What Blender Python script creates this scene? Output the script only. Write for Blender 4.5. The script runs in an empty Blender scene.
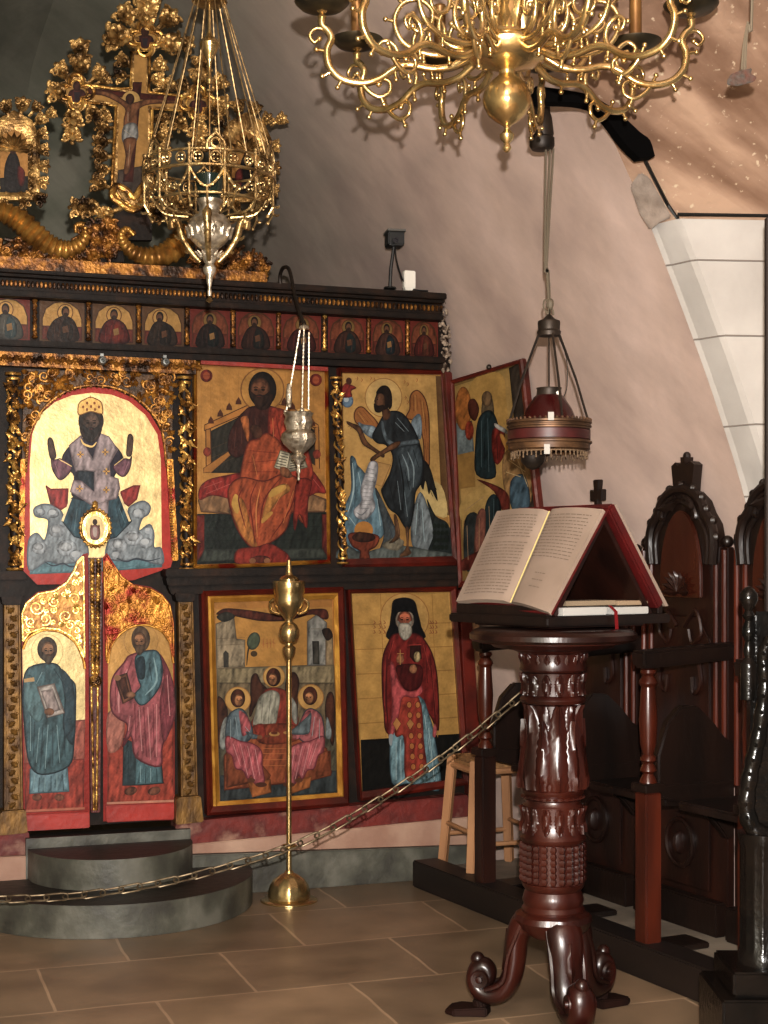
import bpy, bmesh, math, random
from mathutils import Vector, Matrix, geometry, noise
PI = math.pi
rnd = random.Random(7)
COL = bpy.context.scene.collection
# ------------------------------------------------------------------ camera frame
F, CX, HY, EYE = 1500.0, 384.0, 560.0, 1.4
TH = math.radians(19.3)
RV = Vector((math.cos(TH), -math.sin(TH), 0)); DV = Vector((math.sin(TH), math.cos(TH), 0))
EYEP = Vector((0, 0, EYE))
def ray(px, py): return RV * ((px - CX) / F) + DV + Vector((0, 0, (HY - py) / F))
def PY(px, py, y): r = ray(px, py); return EYEP + r * (y / r.y)          # on a plane y = const
def PZ(px, py, z): r = ray(px, py); return EYEP + r * ((z - EYE) / r.z)  # on a level plane
def PD(px, py, D): return EYEP + ray(px, py) * D                        # at a depth
def PP(px, py, p0, n): r = ray(px, py); return EYEP + r * ((p0 - EYEP).dot(n) / r.dot(n))
Y0 = 6.25                                                                # face of the icon screen
# ------------------------------------------------------------------ colour / materials
def lin(c):
    out = []
    for v in c[:3]:
        v = v / 255.0
        out.append(v / 12.92 if v <= 0.04045 else ((v + 0.055) / 1.055) ** 2.4)
    return tuple(out)
def l4(c): return lin(c) + (1.0,)
def mat(name, c, rough=.5, metal=0.0, c2=None, scale=8, stretch=(1, 1, 1), bump=0.0, bscale=None, c3=None, detail=6, spec=None, trans=0, emit=None, ramp=(.35, .65), coords='Object'):
    m = bpy.data.materials.new(name); m.use_nodes = True
    nt = m.node_tree; N = nt.nodes; L = nt.links; b = N['Principled BSDF']
    b.inputs['Base Color'].default_value = l4(c); b.inputs['Roughness'].default_value = rough; b.inputs['Metallic'].default_value = metal
    if spec is not None: b.inputs['Specular IOR Level'].default_value = spec
    if trans: b.inputs['Transmission Weight'].default_value = trans
    if emit: b.inputs['Emission Color'].default_value = l4(emit[0]); b.inputs['Emission Strength'].default_value = emit[1]
    tc = N.new('ShaderNodeTexCoord'); mp = N.new('ShaderNodeMapping'); mp.inputs['Scale'].default_value = stretch
    if coords == 'World':
        g = N.new('ShaderNodeNewGeometry'); L.new(g.outputs['Position'], mp.inputs['Vector'])
    else: L.new(tc.outputs['Object'], mp.inputs['Vector'])
    if c2 is not None:
        n = N.new('ShaderNodeTexNoise'); n.inputs['Scale'].default_value = scale; n.inputs['Detail'].default_value = detail
        L.new(mp.outputs['Vector'], n.inputs['Vector'])
        r = N.new('ShaderNodeValToRGB'); e = r.color_ramp.elements
        e[0].position, e[1].position = ramp; e[0].color = l4(c); e[1].color = l4(c2)
        if c3 is not None: x = e.new(sum(ramp) / 2); x.color = l4(c3)
        L.new(n.outputs['Fac'], r.inputs['Fac']); L.new(r.outputs['Color'], b.inputs['Base Color'])
    if bump:
        n2 = N.new('ShaderNodeTexNoise'); n2.inputs['Scale'].default_value = bscale or scale * 3; n2.inputs['Detail'].default_value = 6
        L.new(mp.outputs['Vector'], n2.inputs['Vector'])
        bp = N.new('ShaderNodeBump'); bp.inputs['Strength'].default_value = bump; bp.inputs['Distance'].default_value = .01
        L.new(n2.outputs['Fac'], bp.inputs['Height']); L.new(bp.outputs['Normal'], b.inputs['Normal'])
    return m
def paint_mat(name, rough=.42, grime=.35):
    m = bpy.data.materials.new(name); m.use_nodes = True
    nt = m.node_tree; N = nt.nodes; L = nt.links; b = N['Principled BSDF']
    a = N.new('ShaderNodeAttribute'); a.attribute_name = 'col'
    n = N.new('ShaderNodeTexNoise'); n.inputs['Scale'].default_value = 14; n.inputs['Detail'].default_value = 9; n.inputs['Roughness'].default_value = .7
    tc = N.new('ShaderNodeTexCoord'); L.new(tc.outputs['Object'], n.inputs['Vector'])
    mr = N.new('ShaderNodeMapRange'); mr.inputs['From Min'].default_value = .3; mr.inputs['From Max'].default_value = .7
    mr.inputs['To Min'].default_value = 1 - grime; mr.inputs['To Max'].default_value = 1.0 + grime * .45
    L.new(n.outputs['Fac'], mr.inputs['Value'])
    mx = N.new('ShaderNodeMix'); mx.data_type = 'RGBA'; mx.blend_type = 'MULTIPLY'; mx.inputs['Factor'].default_value = 1
    L.new(a.outputs['Color'], mx.inputs[6]); L.new(mr.outputs['Result'], mx.inputs[7]); L.new(mx.outputs[2], b.inputs['Base Color'])
    mm = N.new('ShaderNodeMath'); mm.operation = 'MULTIPLY_ADD'; mm.inputs[1].default_value = -.55; mm.inputs[2].default_value = .55
    L.new(a.outputs['Alpha'], mm.inputs[0]); L.new(mm.outputs['Value'], b.inputs['Metallic'])
    b.inputs['Roughness'].default_value = rough; b.inputs['Specular IOR Level'].default_value = .2
    n2 = N.new('ShaderNodeTexNoise'); n2.inputs['Scale'].default_value = 55; L.new(tc.outputs['Object'], n2.inputs['Vector'])
    bp = N.new('ShaderNodeBump'); bp.inputs['Strength'].default_value = .25; bp.inputs['Distance'].default_value = .004
    L.new(n2.outputs['Fac'], bp.inputs['Height']); L.new(bp.outputs['Normal'], b.inputs['Normal'])
    return m
# ------------------------------------------------------------------ objects
def thing(name, label, cat, loc=(0, 0, 0), rotz=0, group=None):
    o = bpy.data.objects.new(name, None); COL.objects.link(o); o.empty_display_size = .05
    o.location = loc; o.rotation_euler = (0, 0, rotz)
    o['label'] = label; o['category'] = cat
    if group: o['group'] = group
    return o
def tag(o, label, cat, group=None):
    o['label'] = label; o['category'] = cat
    if group: o['group'] = group
    return o
def copy_tree(o, parent=None):
    c = o.copy(); COL.objects.link(c); c.parent = parent
    for ch in o.children: copy_tree(ch, c)
    return c
def cat_rom(pts, closed=False, k=5):
    pts = [Vector(p) for p in pts]; n = len(pts); out = []
    if n < 3: return pts
    rng = range(n) if closed else range(n - 1)
    for i in rng:
        if closed: p0, p1, p2, p3 = pts[i - 1], pts[i], pts[(i + 1) % n], pts[(i + 2) % n]
        else: p0, p1, p2, p3 = pts[max(i - 1, 0)], pts[i], pts[i + 1], pts[min(i + 2, n - 1)]
        for j in range(k):
            t = j / k
            out.append(.5 * ((2 * p1) + (p2 - p0) * t + (2 * p0 - 5 * p1 + 4 * p2 - p3) * t * t + (3 * p1 - p0 - 3 * p2 + p3) * t ** 3))
    if not closed: out.append(pts[-1])
    return out
class MB:
    def __init__(s, origin=(0, 0, 0)): s.bm = bmesh.new(); s.o = Vector(origin)
    def box(s, c, size, rz=0, mtx=None, taper=1.0):
        c = Vector(c); hx, hy, hz = [v / 2 for v in size]; M = mtx or Matrix.Rotation(rz, 3, 'Z'); vs = []
        for z in (-1, 1):
            f = taper if z > 0 else 1
            for x, y in ((-1, -1), (1, -1), (1, 1), (-1, 1)):
                vs.append(s.bm.verts.new(c + M @ Vector((x * hx * f, y * hy * f, z * hz))))
        for f in ((3, 2, 1, 0), (4, 5, 6, 7), (0, 1, 5, 4), (1, 2, 6, 5), (2, 3, 7, 6), (3, 0, 4, 7)): s.bm.faces.new([vs[i] for i in f])
        return s
    def prism(s, front, back):
        n = len(front); a = [s.bm.verts.new(p) for p in front]; b = [s.bm.verts.new(p) for p in back]
        for t in geometry.tessellate_polygon([[Vector(p) for p in front]]):
            try: s.bm.faces.new([a[i] for i in t]); s.bm.faces.new([b[i] for i in reversed(t)])
            except ValueError: pass
        for i in range(n):
            j = (i + 1) % n
            try: s.bm.faces.new((a[i], a[j], b[j], b[i]))
            except ValueError: pass
        return s
    def ring_prism(s, outer, inner, d, di=None):          # frame between two loops; d = vector from front to back
        d = Vector(d); di = Vector(di) if di is not None else Vector((0, 0, 0)); n = len(outer)
        O = [s.bm.verts.new(p) for p in outer]; I = [s.bm.verts.new(Vector(p) + di) for p in inner]
        M_ = [s.bm.verts.new((Vector(p) * .62 + Vector(q) * .38) - d * .18) for p, q in zip(outer, inner)]
        OB = [s.bm.verts.new(Vector(p) + d) for p in outer]; IB = [s.bm.verts.new(Vector(p) + d) for p in inner]
        for i in range(n):
            j = (i + 1) % n
            for q in ((O[i], O[j], M_[j], M_[i]), (M_[i], M_[j], I[j], I[i]), (OB[i], OB[j], O[j], O[i]), (I[i], I[j], IB[j], IB[i]), (IB[i], IB[j], OB[j], OB[i])): s.bm.faces.new(q)
        return s
    def tube(s, pts, r, seg=8, closed=False, flat=1.0, up=None):
        pts = [Vector(p) for p in pts]; n = len(pts)
        R = r if isinstance(r, (list, tuple)) else [r] * n
        rings = []; nrm = None
        for i, p in enumerate(pts):
            if closed: t = pts[(i + 1) % n] - pts[i - 1]
            else: t = pts[min(i + 1, n - 1)] - pts[max(i - 1, 0)]
            if t.length < 1e-9: t = Vector((0, 0, 1))
            t.normalize()
            if nrm is None:
                nrm = Vector(up) if up is not None else (Vector((0, 0, 1)) if abs(t.z) < .9 else Vector((1, 0, 0)))
            nrm = nrm - t * nrm.dot(t)
            if nrm.length < 1e-6: nrm = t.orthogonal()
            nrm.normalize(); bn = t.cross(nrm)
            rings.append([s.bm.verts.new(p + (nrm * math.cos(2 * PI * k / seg) * flat + bn * math.sin(2 * PI * k / seg)) * R[i]) for k in range(seg)])
        m = n if closed else n - 1
        for i in range(m):
            a, b = rings[i], rings[(i + 1) % n]
            for k in range(seg):
                k2 = (k + 1) % seg; s.bm.faces.new((a[k], a[k2], b[k2], b[k]))
        if not closed:
            s.bm.faces.new(list(reversed(rings[0]))); s.bm.faces.new(rings[-1])
        return s
    def lathe(s, prof, c=(0, 0, 0), seg=24, mtx=None, flute=0, famp=0, fz=None):
        c = Vector(c); rings = []
        for r, z in prof:
            ring = []
            for k in range(seg):
                a = 2 * PI * k / seg; rr = r
                if flute and (fz is None or fz[0] <= z <= fz[1]): rr = r * (1 + famp * (abs(math.sin(a * flute / 2)) * 2 - 1))
                v = Vector((max(rr, 1e-5) * math.cos(a), max(rr, 1e-5) * math.sin(a), z))
                ring.append(s.bm.verts.new(c + (mtx @ v if mtx else v)))
            rings.append(ring)
        for a, b in zip(rings, rings[1:]):
            for k in range(seg):
                k2 = (k + 1) % seg; s.bm.faces.new((a[k], a[k2], b[k2], b[k]))
        s.bm.faces.new(list(reversed(rings[0]))); s.bm.faces.new(rings[-1])
        return s
    def ball(s, c, r, u=12, v=8, sc=(1, 1, 1), mtx=None):
        c = Vector(c); rings = []
        for i in range(1, v):
            ph = PI * i / v
            rings.append([s.bm.verts.new(c + (lambda q: mtx @ q if mtx else q)(Vector((r * sc[0] * math.sin(ph) * math.cos(2 * PI * k / u), r * sc[1] * math.sin(ph) * math.sin(2 * PI * k / u), -r * sc[2] * math.cos(ph))))) for k in range(u)])
        q = Vector((0, 0, r * sc[2])); q = mtx @ q if mtx else q
        b = s.bm.verts.new(c - q); t = s.bm.verts.new(c + q)
        for a, d in zip(rings, rings[1:]):
            for k in range(u): s.bm.faces.new((a[k], a[(k + 1) % u], d[(k + 1) % u], d[k]))
        for k in range(u):
            s.bm.faces.new((b, rings[0][(k + 1) % u], rings[0][k])); s.bm.faces.new((t, rings[-1][k], rings[-1][(k + 1) % u]))
        return s
    def leaf(s, base, dirv, nv, L, W, curl=.4):           # curled acanthus-like leaf: keeled blade with lobed edge
        base = Vector(base); d = Vector(dirv).normalized(); n = Vector(nv).normalized(); w = d.cross(n).normalized(); rows = []
        for i in range(7):
            t = i / 6; ww = W * (math.sin(PI * min(t * .92 + .08, 1)) ** .7) * (1 + .22 * math.cos(i * PI)) ; h = curl * L * t * t
            p = base + d * L * t * (1 - .25 * curl * t) + n * (h + W * .5)
            rows.append([s.bm.verts.new(p - w * ww - n * W * .45), s.bm.verts.new(p - w * ww * .45 + n * W * .1), s.bm.verts.new(p + n * W * .32 ), s.bm.verts.new(p + w * ww * .45 + n * W * .1), s.bm.verts.new(p + w * ww - n * W * .45)])
        for a, b in zip(rows, rows[1:]):
            for k in range(4): s.bm.faces.new((a[k], b[k], b[k + 1], a[k + 1]))
        return s
    def grid(s, rows, close=False):
        V = [[s.bm.verts.new(p) for p in r] for r in rows]
        for a, b in zip(V, V[1:]):
            for k in range(len(a) - 1): s.bm.faces.new((a[k], a[k + 1], b[k + 1], b[k]))
        return s
    def build(s, name, m, parent=None, smooth=35, bevel=0, label=None, recalc=True):
        bm = s.bm
        if recalc: bmesh.ops.recalc_face_normals(bm, faces=bm.faces)
        if bevel:
            es = [e for e in bm.edges if len(e.link_faces) == 2 and e.calc_face_angle(0) > .5]
            bmesh.ops.bevel(bm, geom=es, offset=bevel, segments=2, affect='EDGES', clamp_overlap=True)
        for v in bm.verts: v.co -= s.o
        me = bpy.data.meshes.new(name); bm.to_mesh(me); bm.free()
        if smooth:
            me.shade_smooth(); me.set_sharp_from_angle(angle=math.radians(smooth))
        o = bpy.data.objects.new(name, me); COL.objects.link(o)
        for q in (m if isinstance(m, (list, tuple)) else [m]): me.materials.append(q)
        if parent is not None: o.parent = parent
        else: o.location = s.o
        if label: o['label'] = label
        return o
def struct(o): o['kind'] = 'structure'; return o
# ------------------------------------------------------------------ painted panels (colour attribute on thin layered shapes)
class Painter:
    def __init__(s, proj, origin, z=(0, 0, 1.0), gain=.55):
        s.pr = proj; s.o = Vector(origin); s.v = []; s.f = []; s.c = []; s.n = 0; s.x0, s.y0, s.k = z; s.g = gain
    def L(s, col, gold, f=1.0):
        c = lin(col); y = .3 * c[0] + .6 * c[1] + .1 * c[2]
        return tuple(min((v * .86 + y * .14) * s.g * f, 1.0) for v in c) + (1.0 - gold,)
    def T(s, p): return (s.x0 + p[0] / s.k, s.y0 + p[1] / s.k)
    def _emit(s, pts, col, gold, tri=None, off=None):
        s.n += 1; off = s.n * .00009 + .0005 if off is None else off
        b = len(s.v)
        P = [s.pr(*s.T(p), off) for p in pts]; s.v += P
        c = s.L(col, gold)
        for t in (tri or geometry.tessellate_polygon([[Vector((p[0], p[1], 0)) for p in pts]])):
            s.f.append([b + i for i in t]); s.c.append([c] * len(t))
    def _shade(s, pts, col, gold):                        # modelled fill: darker rim, drapery-like streaks, mottled gilding
        sp = s.k * 1.7; xs = [p[0] for p in pts]; ys = [p[1] for p in pts]
        V2 = [Vector((p[0], p[1])) for p in pts]; n = len(V2); segs = [(V2[i], V2[(i + 1) % n]) for i in range(n)]
        def dist(q):
            best = 1e9
            for a, b in segs:
                d = b - a; l = d.length_squared; t = 0 if l < 1e-9 else max(0, min(1, (q - a).dot(d) / l)); best = min(best, (q - a - d * t).length_squared)
            return math.sqrt(best)
        grid = []; y = min(ys) + sp / 2; row = 0
        while y < max(ys):
            x = min(xs) + (sp / 2 if row % 2 else 0)
            while x < max(xs):
                q = Vector((x, y))
                if inside_poly(x, y, pts) and dist(q) > sp * .45: grid.append(q)
                x += sp
            y += sp; row += 1
        try: vs, _, fs, *_r = geometry.delaunay_2d_cdt(V2 + grid, [], [list(range(n))], 1, 1e-4)
        except Exception: vs, fs = [], []
        if not fs: return s._emit(pts, col, gold)
        s.n += 1; off = s.n * .00009 + .0005; b = len(s.v); sd = s.n * 7.3 + sum(col) * .13; k = s.k; cs = []
        rim = min(2.2 * k, .22 * min(max(xs) - min(xs), max(ys) - min(ys)) + 1)
        for v in vs:
            s.v.append(s.pr(*s.T((v.x, v.y)), off)); X, Y = v.x / k, v.y / k
            e = min(1.0, dist(v) / rim)
            if gold > .25: f = .94 + .16 * noise.noise(Vector((X * .12, Y * .05, sd))) + .12 * noise.noise(Vector((X * .5, Y * .5, sd))) + .06 * e
            else:
                f = .42 + .48 * e + .75 * noise.noise(Vector((X * .42 + Y * .08, Y * .09, sd))) + .3 * noise.noise(Vector((X * .7, Y * .6, sd + 9)))
            cs.append(s.L(col, gold, max(.2, f)))
        for f in fs: s.f.append([b + i for i in f]); s.c.append([cs[i] for i in f])
    def poly(s, pts, col, gold=0, sm=True, out=None, ow=2.2):
        q = [(v.x, v.y) for v in cat_rom([(p[0], p[1], 0) for p in pts], True, 4)] if sm else list(pts)
        ar = (max(p[0] for p in q) - min(p[0] for p in q)) * (max(p[1] for p in q) - min(p[1] for p in q)) / s.k ** 2
        if ar > 60: s._shade([tuple(p) for p in q], col, gold)
        else: s._emit(q, col, gold)
        if out: s.stroke(q + [q[0]], out, ow, sm=False, taper=False)
    def ell(s, cx, cy, rx, ry, col, gold=0, rot=0, out=None, ow=2, n=28):
        ca, sa = math.cos(rot), math.sin(rot)
        q = [(cx + rx * math.cos(2 * PI * i / n) * ca - ry * math.sin(2 * PI * i / n) * sa, cy + rx * math.cos(2 * PI * i / n) * sa + ry * math.sin(2 * PI * i / n) * ca) for i in range(n)]
        s.poly(q, col, gold, sm=False, out=out, ow=ow)
    def stroke(s, pts, col, w=2, gold=0, sm=True, taper=True):
        q = cat_rom([(p[0], p[1], 0) for p in pts], False, 4) if sm and len(pts) > 2 else [Vector((p[0], p[1], 0)) for p in pts]
        n = len(q); A = []; B = []
        for i, p in enumerate(q):
            t = q[min(i + 1, n - 1)] - q[max(i - 1, 0)]
            if t.length < 1e-9: t = Vector((1, 0, 0))
            t.normalize(); h = w / 2 * ((.35 + .65 * math.sin(PI * i / max(n - 1, 1))) if taper else 1)
            A.append((p.x - t.y * h, p.y + t.x * h)); B.append((p.x + t.y * h, p.y - t.x * h))
        tri = []
        for i in range(n - 1): tri += [(i, i + 1, n + i + 1), (i, n + i + 1, n + i)]
        s._emit(A + B, col, gold, tri)
    def folds(s, lines, col, w=3):
        for l in lines: s.stroke(l, col, w)
    def halo(s, cx, cy, r, col=(226, 178, 84), line=(150, 96, 36)):
        s.ell(cx, cy, r, r, col, .8, out=line, ow=r * .06)
    def face(s, cx, cy, w, h, skin, hair, beard=None, turn=0, hairstyle=1):
        dk = tuple(int(v * .55) for v in skin); lt = tuple(min(255, int(v * 1.25)) for v in skin)
        if hairstyle: s.ell(cx - turn * w * .15, cy - h * .12, w * .66, h * .66, hair)
        s.ell(cx, cy, w * .44, h * .52, skin, out=dk, ow=w * .05)
        s.ell(cx + turn * w * .12, cy - h * .2, w * .3, h * .18, lt)
        if beard:
            s.poly([(cx - w * .44, cy + h * .05), (cx - w * .2, cy + h * .2), (cx + turn * w * .1, cy + h * .17), (cx + w * .2, cy + h * .2), (cx + w * .44, cy + h * .05), (cx + w * .34, cy + h * .5), (cx + turn * w * .1, cy + h * .78), (cx - w * .32, cy + h * .5)], beard)
        ex = w * .17
        for e in (-1, 1):
            x = cx + turn * w * .1 + e * ex
            s.ell(x, cy - h * .02, w * .09, h * .045, (32, 20, 14)); s.stroke([(x - w * .11, cy - h * .1), (x, cy - h * .14), (x + w * .11, cy - h * .1)], dk, w * .055)
        nx = cx + turn * w * .16
        s.stroke([(nx, cy - h * .1), (nx + turn * w * .04, cy + h * .12)], dk, w * .06); s.stroke([(nx - w * .1, cy + h * .26), (nx + w * .1, cy + h * .26)], (110, 40, 30), w * .07)
    def base(s, quad, col, gold=0, thick=.02):
        q = [(p[0], p[1]) for p in quad]; n = len(q); b = len(s.v)
        s.v += [s.pr(*s.T(p), 0.0) for p in q] + [s.pr(*s.T(p), -thick) for p in q]; c = s.L(col, gold)
        tr = geometry.tessellate_polygon([[Vector((p[0], p[1], 0)) for p in q]])
        for t in tr:
            s.f.append([b + i for i in t]); s.c.append([c] * 3); s.f.append([b + n + i for i in reversed(t)]); s.c.append([s.L((60, 35, 20), 0)] * 3)
        for i in range(n):
            j = (i + 1) % n; s.f.append([b + i, b + j, b + n + j, b + n + i]); s.c.append([s.L((70, 40, 22), 0)] * 4)
    def build(s, name, m, parent):
        me = bpy.data.meshes.new(name); me.from_pydata([tuple(v - s.o) for v in s.v], [], s.f)
        a = me.color_attributes.new('col', 'FLOAT_COLOR', 'CORNER'); i = 0
        for f, c in zip(s.f, s.c):
            for cc in c: a.data[i].color = cc; i += 1
        bm = bmesh.new(); bm.from_mesh(me)
        view = s.pr(384, 500, .5) - s.pr(384, 500, 0)
        for f in bm.faces:
            if f.normal.dot(view) < 0 and len(f.verts) == 3: f.normal_flip()
        bm.to_mesh(me); bm.free()
        me.materials.append(m); o = bpy.data.objects.new(name, me); COL.objects.link(o)
        if parent is not None: o.parent = parent
        else: o.location = s.o
        return o
def inside_poly(x, y, P):
    c = False; n = len(P)
    for i in range(n):
        (x1, y1), (x2, y2) = P[i], P[i - 1]
        if (y1 > y) != (y2 > y) and x < (x2 - x1) * (y - y1) / (y2 - y1) + x1: c = not c
    return c
def on_screen(y=Y0): return lambda px, py, off: PY(px, py, y - off)
# ================================================================== camera, light
cam = bpy.data.cameras.new('camera'); camo = bpy.data.objects.new('camera', cam); COL.objects.link(camo)
cam.sensor_fit = 'VERTICAL'; cam.sensor_height = 36; cam.lens = F / 1024 * 36; cam.shift_y = (HY - 512) / 1024
camo.location = EYEP; camo.rotation_euler = (PI / 2, 0, -TH); cam.clip_start = .05
S = bpy.context.scene; S.camera = camo
S.view_settings.view_transform = 'Standard'; S.view_settings.look = 'None'; S.view_settings.exposure = .22; S.view_settings.gamma = .88
w = bpy.data.worlds.new('world'); S.world = w; w.use_nodes = True
w.node_tree.nodes['Background'].inputs['Color'].default_value = (1.0, .9, .8, 1); w.node_tree.nodes['Background'].inputs['Strength'].default_value = .22
def light(name, kind, loc, energy, col, size=.1, target=None, spread=None):
    l = bpy.data.lights.new(name, kind); l.energy = energy; l.color = col
    if kind == 'AREA': l.size = size
    if kind in ('POINT', 'SPOT'): l.shadow_soft_size = size
    o = bpy.data.objects.new(name, l); COL.objects.link(o); o.location = loc
    if target is not None: o.rotation_euler = (Vector(target) - Vector(loc)).to_track_quat('-Z', 'Y').to_euler()
    return o
fl = EYEP + RV * .03 + Vector((0, 0, .18))
light('flash', 'POINT', fl, 1350, (1.0, .96, .915), .02)
light('fill_light', 'AREA', (.2, 1.2, 3.6), 75, (1.0, .88, .74), 1.2, (1.2, 5.5, 1.0))  # unseen overhead fill, added to raise the ambient level
# ================================================================== materials
M = {}
M['plaster'] = mat('plaster', (200, 178, 168), .9, 0, (174, 153, 144), 1.6, (1, 1, 1), .35, 9, c3=(190, 168, 157), coords='World')
M['white_stone'] = mat('white_stone', (170, 165, 160), .85, 0, (150, 145, 140), 2.5, (1, 1, 1), .35, 20, coords='World')
M['dark_stone'] = mat('dark_stone', (58, 56, 50), .5, 0, (98, 96, 87), 7, bump=.3, bscale=30, c3=(76, 75, 66), coords='World')
M['pink_stone'] = mat('pink_stone', (140, 108, 92), .7, 0, (164, 136, 118), 5, bump=.3, bscale=25, coords='World')
M['mortar_line'] = mat('mortar', (112, 104, 98), .9)
M['kerb_wood'] = mat('kerb_wood', (18, 12, 9), .5, 0, (32, 22, 17), 6, (1, .2, 1), .2, 30)
def orange_stone():
    m = mat('ochre_stone', (150, 112, 84), .9, 0, (186, 148, 116), 2.2, (1, 1, 1), .8, 14, coords='World')
    N = m.node_tree.nodes; L = m.node_tree.links; b = N['Principled BSDF']
    g = N.new('ShaderNodeNewGeometry'); mp = N.new('ShaderNodeMapping'); mp.vector_type = 'TEXTURE'; mp.inputs['Rotation'].default_value = (0, math.radians(29), 0); mp.inputs['Scale'].default_value = (1.3, 1.6, .2)
    L.new(g.outputs['Position'], mp.inputs['Vector'])
    wv = N.new('ShaderNodeTexNoise'); wv.inputs['Scale'].default_value = 1.8; wv.inputs['Detail'].default_value = 6; L.new(mp.outputs['Vector'], wv.inputs['Vector'])
    r = N.new('ShaderNodeValToRGB'); e = r.color_ramp.elements; e[0].position = .36; e[1].position = .62; e[0].color = l4((104, 78, 60)); e[1].color = l4((158, 132, 112)); x = e.new(.5); x.color = l4((132, 106, 88))
    L.new(wv.outputs['Fac'], r.inputs['Fac'])
    vo = N.new('ShaderNodeTexNoise'); vo.inputs['Scale'].default_value = 38; vo.inputs['Detail'].default_value = 3; L.new(g.outputs['Position'], vo.inputs['Vector'])
    rr = N.new('ShaderNodeValToRGB'); rr.color_ramp.elements[0].position = .64; rr.color_ramp.elements[1].position = .72; L.new(vo.outputs['Fac'], rr.inputs['Fac'])
    mx = N.new('ShaderNodeMix'); mx.data_type = 'RGBA'; L.new(rr.outputs['Color'], mx.inputs['Factor']); L.new(r.outputs['Color'], mx.inputs[6]); mx.inputs[7].default_value = l4((176, 158, 136)); L.new(mx.outputs[2], b.inputs['Base Color'])
    return m
M['ochre_stone'] = orange_stone()
def plaster_vault():                      # rosy limewash by the wall, darker grey-green deeper in the apse
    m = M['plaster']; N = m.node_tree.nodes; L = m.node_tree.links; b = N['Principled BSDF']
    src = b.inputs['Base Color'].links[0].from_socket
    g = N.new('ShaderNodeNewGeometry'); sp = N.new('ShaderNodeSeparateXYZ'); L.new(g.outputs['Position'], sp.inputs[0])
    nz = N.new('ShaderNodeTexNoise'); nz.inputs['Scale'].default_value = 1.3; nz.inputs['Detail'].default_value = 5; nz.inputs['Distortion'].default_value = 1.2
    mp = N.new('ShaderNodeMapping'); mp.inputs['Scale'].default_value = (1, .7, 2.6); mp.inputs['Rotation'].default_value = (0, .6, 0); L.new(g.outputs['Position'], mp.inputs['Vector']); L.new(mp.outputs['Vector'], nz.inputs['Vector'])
    a = N.new('ShaderNodeMath'); a.operation = 'MULTIPLY_ADD'; a.inputs[1].default_value = -.85; L.new(sp.outputs['X'], a.inputs[0])      # greyer and darker toward -x and +y
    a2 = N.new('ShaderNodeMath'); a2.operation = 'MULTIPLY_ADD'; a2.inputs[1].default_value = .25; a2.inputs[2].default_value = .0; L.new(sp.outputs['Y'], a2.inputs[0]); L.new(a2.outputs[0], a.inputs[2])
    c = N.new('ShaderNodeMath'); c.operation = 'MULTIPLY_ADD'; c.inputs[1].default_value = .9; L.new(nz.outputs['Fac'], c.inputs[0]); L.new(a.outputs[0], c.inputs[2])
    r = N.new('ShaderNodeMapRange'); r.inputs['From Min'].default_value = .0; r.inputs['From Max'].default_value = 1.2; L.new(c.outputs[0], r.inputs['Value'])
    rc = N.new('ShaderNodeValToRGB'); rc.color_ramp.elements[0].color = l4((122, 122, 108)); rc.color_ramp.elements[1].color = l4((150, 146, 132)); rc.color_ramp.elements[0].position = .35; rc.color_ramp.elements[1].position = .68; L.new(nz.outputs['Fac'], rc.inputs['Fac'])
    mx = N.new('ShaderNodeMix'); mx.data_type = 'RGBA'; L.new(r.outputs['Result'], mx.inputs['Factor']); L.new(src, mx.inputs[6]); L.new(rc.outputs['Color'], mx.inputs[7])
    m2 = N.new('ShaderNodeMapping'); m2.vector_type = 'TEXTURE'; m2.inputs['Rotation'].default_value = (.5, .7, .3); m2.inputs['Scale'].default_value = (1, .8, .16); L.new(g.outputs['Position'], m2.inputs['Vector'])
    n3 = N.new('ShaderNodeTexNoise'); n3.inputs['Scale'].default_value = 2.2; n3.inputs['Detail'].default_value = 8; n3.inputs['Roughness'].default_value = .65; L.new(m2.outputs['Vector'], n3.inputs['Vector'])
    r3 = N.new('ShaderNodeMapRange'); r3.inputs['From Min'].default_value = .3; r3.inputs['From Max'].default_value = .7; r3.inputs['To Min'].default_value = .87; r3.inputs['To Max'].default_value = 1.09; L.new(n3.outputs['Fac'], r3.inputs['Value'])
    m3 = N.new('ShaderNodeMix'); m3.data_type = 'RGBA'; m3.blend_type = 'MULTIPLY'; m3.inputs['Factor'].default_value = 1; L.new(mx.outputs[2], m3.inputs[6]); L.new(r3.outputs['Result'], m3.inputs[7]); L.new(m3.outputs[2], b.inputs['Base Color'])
plaster_vault()
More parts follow.
